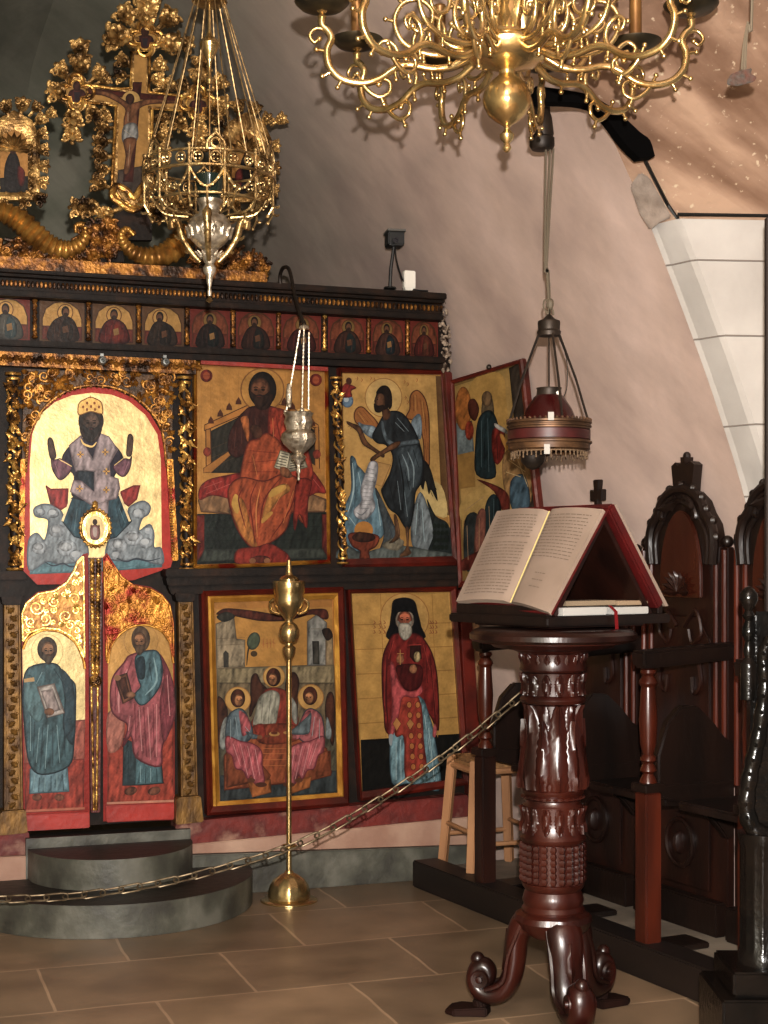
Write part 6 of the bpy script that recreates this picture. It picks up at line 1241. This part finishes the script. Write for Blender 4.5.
# open book on the slope that faces left
M['paper'] = mat('paper', (138, 122, 110), .75, 0, (124, 108, 96), 5); M['ink'] = mat('ink', (100, 86, 76), .8); M['red_cloth'] = mat('red_cloth', (84, 14, 13), .5, 0, (60, 10, 10), 10, bump=.2, bscale=80); M['gutter'] = mat('gutter', (206, 190, 130), .6)
p0 = bs(0, .005, .01); dirs = (V * (LV / 2 - .005) + Vector((0, 0, HR - .006))).normalized(); nb = U.cross(dirs).normalized()
if nb.dot(EYEP - p0) < 0: nb = -nb
p0 = p0 + nb * .026
bk = thing('open_book', 'open book with cream printed pages and red cover resting on the lectern stand', 'book', bs(LU / 2, .02, .03)); bo_ = bk.location.copy()
def sp_(px, py, o=0.0): return PP(px, py, p0 + nb * o, nb)
tl, tm, tr_ = (497, 511), (548, 509.5), (603, 509); bl, bm_, brr = (456, 601), (509, 601), (548, 612)
def bilin(s, t):                                        # s across both pages 0..1, t down 0..1, in the plane of the pages
    P = lambda a, b_, c: (lerp(a[0], b_[0], c), lerp(a[1], b_[1], c))
    if s < .5: a = P(tl, tm, s * 2); c = P(bl, bm_, s * 2)
    else: a = P(tm, tr_, s * 2 - 1); c = P(bm_, brr, s * 2 - 1)
    return P(a, c, t)
CO = [sp_(*tl), sp_(*tr_), sp_(*brr), sp_(*bl)]; MT, MBt = sp_(*tm), sp_(*bm_)
def page_pt(s, t, o=0):
    if s < .5: a = CO[0].lerp(MT, s * 2); c = CO[3].lerp(MBt, s * 2)
    else: a = MT.lerp(CO[1], s * 2 - 1); c = MBt.lerp(CO[2], s * 2 - 1)
    q = abs(s - .5) * 2; hump = .010 * math.sin(PI * min(q * 1.05, 1)) + (-.012 if q < .02 else 0)
    return a.lerp(c, t) + nb * (hump + o)
rows = [[page_pt(s / 24, t / 6) for s in range(25)] for t in range(7)]
back = [[page_pt(s / 24, t / 6) - nb * (.018 + (page_pt(s / 24, t / 6) - a_).length * 0) for s in range(25)] for t, a_ in ((t, rows[t][0]) for t in range(7))]
m_ = MB(bo_); m_.grid(rows); m_.grid(back)
for L1, L2 in ((rows[0], back[0]), (rows[-1], back[-1]), ([r[0] for r in rows], [r[0] for r in back]), ([r[-1] for r in rows], [r[-1] for r in back])): m_.grid([L1, L2])
pg = m_.build('pages', M['paper'], bk, smooth=40)
m_ = MB(bo_); cv = [page_pt(-.006, -.02) - nb * .02, page_pt(1.012, -.02) - nb * .012, page_pt(1.012, .995) - nb * .012, page_pt(-.006, .995) - nb * .02]; m_.prism(cv, [q - nb * .005 for q in cv]); m_.build('cover', M['red_cloth'], bk, smooth=0)
m_ = MB(bo_); m_.grid([[page_pt(.493, t / 6, .004) for t in range(7)], [page_pt(.507, t / 6, .004) for t in range(7)]]); m_.build('gutter_edge', M['gutter'], pg)
m_ = MB(bo_); rr = random.Random(4)
def dash(s0, s1, t, hh=.0085):
    n_ = 4; m_.grid([[page_pt(lerp(s0, s1, i / n_), t, .0012) for i in range(n_ + 1)], [page_pt(lerp(s0, s1, i / n_), t + hh, .0012) for i in range(n_ + 1)]])
for ln in range(26):
    t = .07 + ln * .034
    for a_, b_ in ((.05, .45), (.55, .94)):
        if ln in (8, 17) and a_ < .5: continue
        if a_ > .5 and ln > 13 and not (18 <= ln <= 22 and ln % 2 == 0): continue
        s = a_ if a_ < .5 or ln < 14 else .68; e_ = b_ if a_ < .5 or ln < 14 else .8
        while s < e_ - .01:
            w_ = rr.uniform(.012, .05); dash(s, min(s + w_, e_), t); s += w_ + .008
m_.build('printed_lines', M['ink'], pg, smooth=0)
# closed-back red book on the far slope
p1 = bs(0, LV - .03, .012); d2 = (V * (LV / 2 - (LV - .03)) + Vector((0, 0, HR - .01))).normalized(); n2 = d2.cross(U).normalized()
if n2.dot(V) < 0: n2 = -n2
rb = thing('red_book', 'red bound book leaning on the far slope of the lectern stand', 'book', p1 + U * LU / 2 + n2 * .03); ro = rb.location.copy()
Lb = .375
def fb(u, d, o): return p1 + U * u + d2 * d + n2 * o
m_ = MB(ro); m_.prism([fb(-.012, .0, .004), fb(LU, .0, .004), fb(LU, Lb, .004), fb(-.012, Lb, .004)], [fb(-.012, .0, .036), fb(LU, .0, .036), fb(LU, Lb, .036), fb(-.012, Lb, .036)]); m_.build('cover', M['red_cloth'], rb, smooth=0, bevel=.006)
m_ = MB(ro); m_.prism([fb(-.006, -.012, .037), fb(LU - .01, -.012, .037), fb(LU - .01, Lb - .01, .037), fb(-.006, Lb - .01, .037)], [fb(-.006, -.02, .05), fb(LU - .01, -.02, .05), fb(LU - .01, Lb - .01, .044), fb(-.006, Lb - .01, .044)]); m_.build('pages', M['paper'], rb, smooth=0)
# leaflets in the tray and a red ribbon
M['white_paper'] = mat('white_paper', (160, 158, 154), .6); M['grey_paper'] = mat('grey_paper', (128, 112, 92), .7)
def leaflet(name, u0, u1, v0, v1, z0, z1, m, label):
    c = bs((u0 + u1) / 2, (v0 + v1) / 2, z0); b = MB(c); b.prism([bs(u0, v0, z1), bs(u1, v0, z1), bs(u1, v1, z1), bs(u0, v1, z1)], [bs(u0, v0, z0), bs(u1, v0, z0), bs(u1, v1, z0), bs(u0, v1, z0)]); tag(b.build(name, m, smooth=0, bevel=.002), label, 'booklet')
leaflet('booklet', -.012, .07, .05, .225, .002, .026, M['white_paper'], 'white booklet lying in the stand tray left of the red ribbon')
leaflet('booklet', -.012, .07, .255, .40, .002, .024, M['white_paper'], 'white booklet lying in the stand tray right of the red ribbon')
leaflet('booklet', .03, .12, .10, .30, .029, .044, M['grey_paper'], 'grey brown booklet on top of the white booklet in the stand tray')
leaflet('booklet', .02, .10, .305, .43, .028, .042, mat('buff_paper', (140, 120, 98), .7), 'buff booklet at the right end of the stand tray')
rbn = MB(bs(-.03, .24, 0)); q = [bs(.05, .235, .028), bs(-.01, .238, .030), bs(-.034, .24, .012), bs(-.036, .243, -.05), bs(-.034, .24, -.085)]; rbn.grid([[v - V * .007 for v in q], [v + V * .007 for v in q]]); tag(rbn.build('ribbon', mat('red_ribbon', (104, 14, 18), .5)), 'red ribbon hanging over the edge of the book stand', 'ribbon')
# --- row of stalls along the wall
def fx(y): return 2.44 + .14 * (5.0 - y)
TD = Vector((.14, -1, 0)).normalized(); ND = Vector((1, .14, 0)).normalized()
def stall(y0, y1, label, crest, near_post=None, cs=.02):
    A_ = Vector((fx(y0), y0, PLAT)); B_ = Vector((fx(y1), y1, PLAT)); W_ = (B_ - A_).length; O = (A_ + B_) / 2
    t = thing('stall', label, 'stall', O, 0, 'wooden stalls along the wall'); bd = .36
    def q(a, b_, z): return O + TD * a + ND * b_ + Vector((0, 0, z - PLAT))
    def board(poly, b0, b1, m, name, par=t, bevel=.003, smooth=30):
        m_ = MB(O); m_.prism([q(a, b0, z) for a, z in poly], [q(a, b1, z) for a, z in poly]); return m_.build(name, m, par, smooth=smooth, bevel=bevel)
    h = W_ / 2
    ztop = 1.445 if crest == 'crown' else 1.42
    back = board([(-h + .015, PLAT + .002), (h - .015, PLAT + .002), (h - .015, ztop), (-h + .015, ztop)], bd, bd + .03, M['stall_wood'], 'back')
    for a in (-h + .03, -h + .075, h - .075, h - .03):
        m_ = MB(O); m_.tube([q(a, bd - .004, .62), q(a, bd - .004, ztop - .01)], .010, 8); m_.build('moulding', M['stall_red'], back)
    hp = h - .10
    board([(-hp, .66), (hp, .66), (hp, 1.12), (hp * .6, 1.2), (-hp * .6, 1.2), (-hp, 1.12)], bd - .012, bd, M['stall_wood'], 'panel', back, .006)
    f = .78 if crest == 'crown' else .8
    zs = ztop - .06
    arch = [(-.225 * f, zs), (-.235 * f, zs + .10), (-.215 * f, zs + .17), (-.17 * f, zs + .22), (-.14 * f, zs + .27), (-.08 * f, zs + .31), (0, zs + .325), (.08 * f, zs + .31), (.14 * f, zs + .27), (.17 * f, zs + .22), (.215 * f, zs + .17), (.235 * f, zs + .10), (.225 * f, zs)]
    arch = [(a + (cs if crest == 'crown' else 0), zs + (z - zs) * (.84 if crest == 'crown' else .70)) for a, z in arch]
    cr_ = board(arch, bd - .02, bd + .03, M['stall_dark'], 'arched_crest', t, .004)
    top_z = max(z for a, z in arch)
    m_ = MB(O)
    m_.tube([q(v.x, bd - .028, v.y) for v in cat_rom([(a, z, 0) for a, z in arch], False, 4)], .018, 8)
    m_.tube([q((v.x - cs) * .82 + cs, bd - .026, zs + (v.y - zs) * .84) for v in cat_rom([(a, z, 0) for a, z in arch], False, 4)], .010, 8)
    for a, z in arch[1:-1]:
        m_.ball(q((a - cs) * 1.05 + cs, bd - .025, z + .012), .017, 7, 5)
    for s_ in (-1, 1):
        m_.tube(cat_rom([q(s_ * .03 + cs, bd - .035, top_z - .03), q(s_ * .07 + cs, bd - .04, top_z - .05), q(s_ * .10 + cs, bd - .04, top_z - .1), q(s_ * .08 + cs, bd - .04, top_z - .11)], False, 4), .009, 6)
        m_.leaf(q(s_ * .02 + cs, bd - .03, top_z - .05), TD * s_ + Vector((0, 0, -.3)), -ND, .09, .022, .2)
    m_.build('crest_carving', M['stall_dark'], cr_)
    ov = [(.15 * math.cos(a_) * f + (cs if crest == 'crown' else 0), zs - .06 + (.255 if crest == 'crown' else .2) * math.sin(a_)) for a_ in [PI * i / 16 for i in range(17)]]; ov = ov + [(-.15 * f + (cs if crest == 'crown' else 0), zs - .12), (.15 * f + (cs if crest == 'crown' else 0), zs - .12)]
    board(ov, bd - .034, bd - .018, M['stall_oval'], 'oval_panel', cr_, .005)
    m_ = MB(O)                                            # carved relief on the back
    for i in range(9):
        m_.leaf(q(cs, bd - .036, zs - .10), TD * math.cos(PI * i / 8) + Vector((0, 0, math.sin(PI * i / 8))), -ND, .08, .014, .2)
    for s_ in (-1, 1):
        m_.tube(cat_rom([q(s_ * .02, bd - .016, 1.16), q(s_ * .09, bd - .018, 1.22), q(s_ * .12, bd - .018, 1.14), q(s_ * .07, bd - .018, 1.10), q(s_ * .05, bd - .018, 1.15)], False, 4), .008, 6)
        m_.tube(cat_rom([q(s_ * .1, bd - .016, 1.06), q(s_ * .12, bd - .018, .96), q(s_ * .08, bd - .018, .92), q(s_ * .07, bd - .018, .98)], False, 4), .008, 6)
    m_.build('relief', M['stall_wood'], back)
    m_ = MB(O)
    if crest == 'crown':
        fx_ = .02; fin = [(-.06, top_z - .02), (-.066, top_z + .04), (-.075, top_z + .10), (-.05, top_z + .115), (-.035, top_z + .10), (-.012, top_z + .11), (-.014, top_z + .135), (.014, top_z + .135), (.012, top_z + .11), (.035, top_z + .10), (.05, top_z + .115), (.075, top_z + .10), (.066, top_z + .04), (.06, top_z - .02)]; fin = [(a * .86 + cs, top_z + (z - top_z) * .85) for a, z in fin]
        m_.prism([q(a, bd - .02, z) for a, z in fin], [q(a, bd + .02, z) for a, z in fin]); m_.ball(q(cs, bd, top_z + .12), .015, 8, 6)
    else:
        fin = [(-.012, top_z), (-.012, top_z + .05), (-.04, top_z + .046), (-.042, top_z + .092), (-.014, top_z + .086), (-.02, top_z + .13), (.02, top_z + .13), (.014, top_z + .086), (.042, top_z + .092), (.04, top_z + .046), (.012, top_z + .05), (.012, top_z)]
        m_.prism([q(a, bd - .012, z) for a, z in fin], [q(a, bd + .012, z) for a, z in fin])
    m_.build('crown_finial' if crest == 'crown' else 'cross_finial', M['stall_dark'], t, smooth=0, bevel=.003)
    for s_ in (-1, 1):
        m_ = MB(O); m_.ball(q(s_ * (h - .03), bd + .01, ztop + .02), .022, 10, 7); m_.build('shoulder_knob', M['stall_dark'], t)
    # seat, lower panel with medallion, skirting
    board([(-h + .03, .555), (h - .03, .555), (h - .03, .585), (-h + .03, .585)], .10, bd, M['stall_dark'], 'seat', t, .006)
    lp_ = board([(-hp, .22), (hp, .22), (hp, .53), (-hp, .53)], bd - .012, bd, M['stall_wood'], 'lower_panel', back, .006)
    m_ = MB(O); m_.tube([q(.075 * math.cos(a_), bd - .016, .375 + .085 * math.sin(a_)) for a_ in [PI * i / 12 for i in range(24)]], .009, 6, True); m_.ball(q(0, bd - .012, .375), .034, 10, 8, (1, .5, 1.3)); m_.build('medallion', M['stall_wood'], lp_)
    board([(-h + .02, PLAT + .002), (h - .02, PLAT + .002), (h - .02, PLAT + .12), (-h + .02, PLAT + .12)], bd - .05, bd, M['stall_dark'], 'skirting', t, .006)
    def divider(a, nm='divider'):
        prof = [(.03, .60), (.03, .74), (.07, .85), (.13, .905), (.20, .90), (.27, .84), (.325, .78), (bd - .002, .77), (bd - .002, .44), (.33, .43), (.27, .50), (.18, .56), (.10, .58)]
        m_ = MB(O); m_.prism([q(a - .018, b_, z) for b_, z in prof], [q(a + .018, b_, z) for b_, z in prof]); m_.build(nm, M['stall_dark'], t, smooth=30, bevel=.008)
        m_ = MB(O); m_.prism([q(a - .04, -.05, 1.095), q(a + .04, -.05, 1.095), q(a + .03, bd, 1.115), q(a - .03, bd, 1.115)], [q(a - .036, -.04, 1.035), q(a + .036, -.04, 1.035), q(a + .026, bd, 1.055), q(a - .026, bd, 1.055)]); m_.build('arm_rest', M['stall_dark'], t, smooth=0, bevel=.010)
        m_ = MB(O); m_.lathe([(.012, 1.036), (.026, 1.03), (.028, 1.02), (.02, 1.01), (.03, .995), (.032, .985), (.024, .972), (.026, .95), (.032, .86), (.028, .78), (.018, .745), (.026, .735), (.028, .725), (.018, .715), (.026, .70), (.028, .69), (.018, .68), (.028, .66), (.03, .65), (.001, .648)][::-1], q(a, 0, PLAT) - Vector((0, 0, PLAT)), 18); m_.build('turned_post', M['stall_red'], t)
        m_ = MB(O); m_.box(q(a, .0, .635), (.085, .085, .03), math.atan2(ND.y, ND.x)); m_.box(q(a, .20, .63), (.36, .05, .02), math.atan2(ND.y, ND.x)); m_.build('post_block', M['stall_dark'], t, smooth=0, bevel=.004)
        m_ = MB(O); m_.box(q(a, 0, (PLAT + .022 + .62) / 2), (.066, .066, .62 - PLAT - .022), math.atan2(ND.y, ND.x)); lo = m_.build('lower_post', M['stall_red'] if y0 < 5.2 else M['stall_wood'], t, smooth=0, bevel=.006)
        m_ = MB(O); m_.box(q(a, .09, PLAT + .012), (.24, .13, .02), math.atan2(ND.y, ND.x)); m_.build('post_foot', M['stall_dark'], t, smooth=0, bevel=.004)
    divider(-h)
    if near_post is not None: divider(near_post)
stall(5.53, 5.005, 'dark wooden stall with a small cross on top, half hidden behind the lectern book', 'cross', cs=0)
stall(5.0, 4.485, 'dark wooden stall with a crown shaped finial right of the lectern', 'crown')
stall(4.48, 3.86, 'dark wooden stall cut off by the right edge of the picture', 'crown', .205, -.055)
# --- black carved throne end at the right edge
tp = PD(765, 900, 4.1); tp.z = 0; R_ = RV; t = thing('carved_throne', 'black lacquered carved throne side with fluted column at the right edge', 'throne', tp)
rzv = math.atan2(RV.y, RV.x); zq = lambda py: EYE - (py - HY) * 4.1 / F
def tq(px, dd=0): return (px - 765) * 4.1 / F
def tb(px0, px1, py0, py1, d0, d1, name, m=M['black_lacquer'], bevel=.006):
    m_ = MB(); m_.box(((RV * (tq(px0) + tq(px1)) / 2 + DV * (d0 + d1) / 2).x, (RV * (tq(px0) + tq(px1)) / 2 + DV * (d0 + d1) / 2).y, (max(zq(py1), .001) + zq(py0)) / 2), (tq(px1) - tq(px0), d1 - d0, zq(py0) - max(zq(py1), .001)), rzv); return m_.build(name, m, t, smooth=0, bevel=bevel)
tb(711, 830, 986, 1075, -.14, .16, 'base_block'); tb(724, 815, 962, 986, -.11, .13, 'plinth')
m_ = MB(); c_ = RV * tq(763); m_.lathe([(.001, zq(962)), (.07, zq(962)), (.068, zq(952)), (.06, zq(946)), (.06, zq(846)), (.068, zq(840)), (.07, zq(832)), (.001, zq(830))], (c_.x, c_.y, 0), 48, flute=16, famp=.05, fz=(zq(948), zq(845))); m_.build('fluted_column', M['black_lacquer'], t)
m_ = MB(); sc_ = cat_rom([RV * tq(x) + DV * -.03 + Vector((0, 0, zq(y))) for x, y in [(772, 836), (752, 828), (744, 806), (747, 776), (753, 748), (759, 716), (762, 684), (761, 656), (768, 640), (778, 648)]], False, 6)
n = len(sc_); m_.tube(sc_, [.026 * (1 - .35 * i / n) + .002 * math.sin(i * 1.5) for i in range(n)], 12); 
for i in range(4, n - 4, 3): m_.ball(sc_[i] - DV * .022 - RV * .008, .006, 6, 5)
m_.build('carved_scroll', M['black_lacquer'], t)
tb(752, 880, 668, 835, .01, .07, 'side_panel', M['black_lacquer'], .01)
m_ = MB(); c_ = RV * tq(750.5) + DV * .02; m_.lathe([(.001, zq(586)), (.012, zq(588)), (.025, zq(594)), (.026, zq(600)), (.016, zq(607)), (.010, zq(611)), (.018, zq(616)), (.010, zq(621)), (.018, zq(628)), (.020, zq(634)), (.010, zq(642)), (.016, zq(650)), (.012, zq(658)), (.024, zq(664)), (.024, zq(700)), (.001, zq(702))][::-1], (c_.x, c_.y, 0), 20); m_.build('turned_finial', M['black_lacquer'], t)
tb(756, 880, 612, 668, .03, .06, 'top_rail', M['black_lacquer'], .01)
# --- rush stool
M['pale_wood'] = mat('pale_wood', (164, 122, 86), .6, 0, (130, 92, 62), 7, (1, 1, .25), .2, 30); M['rush'] = mat('rush', (150, 112, 70), .8, 0, (112, 80, 48), 40, (1, 6, 1), .6, 60)
Zp = PLAT + .002
sc4 = [Vector((2.375, 6.02, 0)), Vector((2.375, 5.70, 0)), Vector((2.69, 5.70, 0)), Vector((2.69, 6.02, 0))]; sctr = sum(sc4, Vector()) / 4
t = thing('rush_stool', 'pale wooden rush seat stool on the platform behind the lectern', 'stool', (sctr.x, sctr.y, Zp)); so = t.location.copy(); zs_ = .555
for p_ in sc4:
    tp_ = sctr.lerp(p_, .78); m_ = MB(so); d_ = Vector((tp_.x, tp_.y, zs_ + .012)) - Vector((p_.x, p_.y, Zp)); m_.tube([Vector((p_.x, p_.y, Zp)) + d_ * f for f in (0, .5, 1)], [.025, .026, .027], 4); m_.build('leg', M['pale_wood'], t, smooth=0, bevel=.004)
for i in range(4):
    for f_, r_ in ((.40, .010), (.93, .014)):
        if f_ < .5 and i % 2: f_ = .30
        a_ = sc4[i].lerp(sctr, .22 * f_); b_ = sc4[(i + 1) % 4].lerp(sctr, .22 * f_); z_ = lerp(Zp, zs_, f_); m_ = MB(so); m_.tube([off(a_, z_), off(b_, z_)], r_, 8); m_.build('stretcher', M['pale_wood'], t)
m_ = MB(so); s4 = [sctr.lerp(p_, .80) for p_ in sc4]; m_.prism([off(p_, zs_ + .008) for p_ in s4], [off(p_, zs_ - .045) for p_ in s4]); se = m_.build('seat', M['rush'], t, smooth=0, bevel=.012)
m_ = MB(so)
for i in range(4):
    for j in range(1, 9):
        a_ = s4[i].lerp(sctr, j / 10); b_ = s4[(i + 1) % 4].lerp(sctr, j / 10); m_.tube([off(a_, zs_ + .008), off(b_, zs_ + .008)], .0065, 6)
m_.build('woven_rush', M['rush'], se)
# --- brass post
PDp = 6.1; pb = PZ(289, 901, 0); t = thing('brass_post', 'tall slim brass stand with knobs and a domed base in front of the icon screen', 'stand', pb)
Dp = (pb - EYEP).dot(DV); sp6 = Dp / F
def pz(py): return EYE - (py - HY) * sp6
m_ = MB(); m_.lathe([(.001, .001), (28.5 * sp6, .001), (28.5 * sp6, .006), (26 * sp6, .012), (24 * sp6, .012)] + [(sp6 * r, .012 + h) for r, h in ((21, .004), (20.5, .03), (18.5, .055), (15, .078), (9, .096), (5, .104))] + [(4 * sp6, .125), (.001, .126)], seg=40, flute=12, famp=.035, fz=(.02, .09)); m_.build('base', M['brass'], t)
m_ = MB(); m_.lathe([(.001, .12), (.011, .12), (.011, pz(656)), (.001, pz(655))], seg=14); m_.build('pole', M['brass'], t)
m_ = MB(); pf = [(3, 660), (6, 654), (7, 648), (4, 645), (4, 643), (8, 641), (10.5, 636), (10.5, 630), (8, 625), (4, 622), (4, 620), (6, 617), (10, 612), (14, 606), (15.5, 600), (14.5, 595), (15.5, 592), (16.5, 583), (16, 581), (14, 583), (10, 584), (10, 579), (8, 577), (4, 575), (3, 572), (2.2, 562), (2, 560)]
m_.lathe([(r * sp6, pz(y)) for r, y in pf], seg=26); m_.build('cup_head', M['brass'], t)
for s_ in (-1, 1):
    m_ = MB(); m_.tube(cat_rom([RV * s_ * 13 * sp6 + Vector((0, 0, pz(598))), RV * s_ * 19 * sp6 + Vector((0, 0, pz(603))), RV * s_ * 17 * sp6 + Vector((0, 0, pz(611))), RV * s_ * 9 * sp6 + Vector((0, 0, pz(614)))], False, 5), .006, 8); m_.build('handle', M['brass'], t)
m_ = MB(); m_.tube([RV * 7 * sp6 * math.cos(a_) + DV * 7 * sp6 * math.sin(a_) + Vector((0, 0, pz(846))) for a_ in [PI * i / 8 for i in range(16)]], .005, 6, True); m_.build('ring', M['brass'], t)
# --- chain
cp = [(556, 668), (522, 695), (470, 737), (400, 787), (330, 829), (285, 849), (240, 863), (180, 879), (100, 893), (40, 898), (-30, 899), (-120, 896), (-240, 884), (-380, 858)]
pth = cat_rom([PD(x, y, lerp(5.32, 5.5, max(x + 30, -150) / 580)) for x, y in cp], False, 12)
L_ = [0]
for a_, b_ in zip(pth, pth[1:]): L_.append(L_[-1] + (b_ - a_).length)
def at_len(l):
    for i in range(len(L_) - 1):
        if L_[i] <= l <= L_[i + 1]: f = (l - L_[i]) / max(L_[i + 1] - L_[i], 1e-9); return pth[i].lerp(pth[i + 1], f)
    return pth[-1]
M['chain'] = mat('chain_metal', (132, 118, 96), .45, .7, (84, 70, 54), 30)
m_ = MB(pth[40]); pitch = .066; k = 0; l = 0
while l < L_[-1] - .085:
    a_, b_ = at_len(l), at_len(l + .084); d_ = (b_ - a_).normalized(); c_ = (a_ + b_) / 2; s1 = d_.cross(Vector((0, 0, 1))).normalized(); u1 = s1.cross(d_); sd = (s1 * math.cos(.5) + u1 * math.sin(.5)) if k % 2 else (u1 * math.cos(.3) - s1 * math.sin(.3))
    loop = [c_ + d_ * (.042 - .0145) * (1 if abs(a2) < PI / 2 else -1) * 1 + d_ * .0145 * math.cos(a2) + sd * .0145 * math.sin(a2) for a2 in [-PI / 2 + .001 + PI * i / 6 for i in range(7)]] + [c_ - d_ * (.042 - .0145) - d_ * .0145 * math.cos(a2) - sd * .0145 * math.sin(a2) for a2 in [-PI / 2 + PI * i / 6 for i in range(7)]]
    m_.tube(loop, .0036, 6, True); k += 1; l += pitch
tag(m_.build('chain', M['chain']), 'long brassy link chain hanging across the front of the screen from the stalls', 'chain')
# --- big side icon in the corner
IA, IB = Vector((2.40, 6.08, 0)), Vector((2.545, 5.77, 0)); di = (IB - IA).normalized(); ni = Vector((di.y, -di.x, 0))
if ni.dot(EYEP - IA) < 0: ni = -ni
ZI = (445, 350, 4.1)
ctr = PP(495, 470, IA, ni); t = thing('side_icon', 'large tilted icon of robed figures standing in the corner behind the open book', 'icon', ctr - ni * .012)
IP = lambda px, py, o: PP(px, py, IA + ni * o, ni)
p = Painter(IP, t.location, ZI, .5)
p.base([(30, 132), (306, 46), (395, 860), (62, 960)], (150, 116, 60), .3, .02)
p.poly([(40, 150), (262, 74), (345, 820), (80, 900)], (206, 166, 90), .5, sm=False); p.poly([(262, 74), (304, 55), (392, 850), (340, 870)], (74, 62, 52), sm=False)
p.poly([(96, 170), (130, 110), (190, 90), (240, 110), (250, 200), (255, 300), (200, 330), (110, 300)], (218, 172, 84), .6)
p.poly([(45, 300), (110, 290), (120, 420), (52, 430)], (120, 132, 134), sm=False); p.poly([(50, 430), (118, 415), (125, 560), (60, 570)], (176, 134, 62), .3, sm=False)
p.ell(75, 240, 34, 90, (196, 120, 40), .2); p.poly([(95, 215), (120, 200), (140, 240), (125, 290), (100, 270)], (96, 48, 34)); p.ell(100, 330, 18, 40, (176, 66, 36))
p.poly([(160, 180), (185, 175), (200, 230), (196, 280), (150, 270)], (120, 100, 74)); p.ell(172, 200, 22, 32, (134, 104, 70))
p.poly([(140, 280), (190, 250), (220, 330), (200, 420), (205, 520), (130, 510), (125, 400)], (40, 58, 62), out=(20, 30, 34), ow=4); p.poly([(195, 330), (240, 320), (245, 420), (215, 470), (195, 430)], (134, 40, 30))
p.poly([(205, 300), (250, 325), (256, 345), (210, 320)], (206, 200, 190)); p.poly([(225, 350), (240, 350), (262, 400), (250, 410)], (206, 150, 60), .3)
p.poly([(240, 430), (300, 400), (345, 480), (355, 620), (280, 640), (240, 560)], (170, 130, 78)); p.poly([(270, 540), (320, 510), (345, 580), (340, 650), (275, 650)], (84, 110, 126), out=(40, 56, 70)); p.folds([[(260, 450), (330, 500)], [(290, 430), (340, 560)], [(250, 500), (310, 520)]], (216, 186, 130), 7)
p.poly([(60, 640), (110, 580), (190, 545), (230, 570), (245, 640), (200, 640), (120, 680), (70, 700)], (214, 176, 96), .5); p.poly([(130, 530), (220, 560), (262, 600), (262, 670), (230, 650), (200, 580)], (118, 48, 36))
p.poly([(165, 640), (200, 590), (230, 640), (220, 760), (160, 790)], (40, 56, 60)); p.poly([(80, 700), (130, 670), (150, 780), (110, 900), (80, 880)], (56, 62, 62)); p.poly([(130, 680), (165, 660), (160, 800), (120, 870)], (150, 92, 76)); p.poly([(70, 860), (200, 800), (345, 760), (350, 830), (80, 905)], (110, 46, 36))
p.folds([[(90, 720), (95, 860)], [(140, 690), (140, 820)], [(180, 640), (185, 760)], [(80, 660), (160, 600)]], (186, 150, 110), 6)
p.folds([[(150, 290), (150, 480)], [(175, 280), (180, 500)], [(200, 610), (200, 760)]], (92, 116, 120), 6); p.folds([[(165, 300), (160, 490)], [(212, 350), (216, 450)]], (16, 24, 28), 6)
p.build('painting', M['paint'], t)
m_ = MB(t.location); T_ = lambda x, y, o: IP(ZI[0] + x / ZI[2], ZI[1] + y / ZI[2], o)
ou = [T_(x, y, .01) for x, y in [(22, 124), (318, 34), (410, 870), (54, 976)]]; inn = [T_(x, y, .01) for x, y in [(32, 138), (302, 54), (388, 850), (66, 950)]]
m_.ring_prism(ou, inn, -ni * .03); m_.build('frame', M['frame_red'], t, smooth=30)
m_ = MB(t.location); m_.ball(T_(180, 70, .012), .012, 8, 6); m_.tube([T_(180, 78, .01), T_(180, 62, .012)], .006, 6); m_.build('nail', M['iron'], t)
# --- timber strip at the right edge and two metal clips on the gilded strip
wp = PD(770.5, 350, 4.25); wz = wp.z; wp.z = 0
m_ = MB(wp); m_.box((wp.x, wp.y, (PD(768, 217, 4.25).z) / 2), (.028, .03, PD(768, 217, 4.25).z - .002), -TH); tag(m_.build('wooden_post', mat('brown_timber', (40, 25, 17), .7, 0, (28, 18, 12), 10, (1, 1, .2), .2, 30), smooth=0, bevel=.003), 'thin upright brown timber post cut by the right edge beside the white stones', 'post')
M['zinc'] = mat('zinc', (134, 136, 134), .4, .6)
for x_, y_, lb_ in ((102, 361, 'small grey metal lamp clip on the carved strip above the arch top'), (165, 362.5, 'small grey metal clip on the carved strip near the second column')):
    b_ = PY(x_, y_, 6.18); m_ = MB(b_); m_.lathe([(.001, 0), (.017, 0), (.019, .01), (.013, .03), (.008, .032), (.001, .02)], b_, 16, Matrix.Rotation(PI / 2, 3, 'X')); m_.box(b_ + Vector((.0, .01, .016)), (.014, .02, .03)); tag(m_.build('metal_clip', M['zinc'], smooth=30), lb_, 'clip')
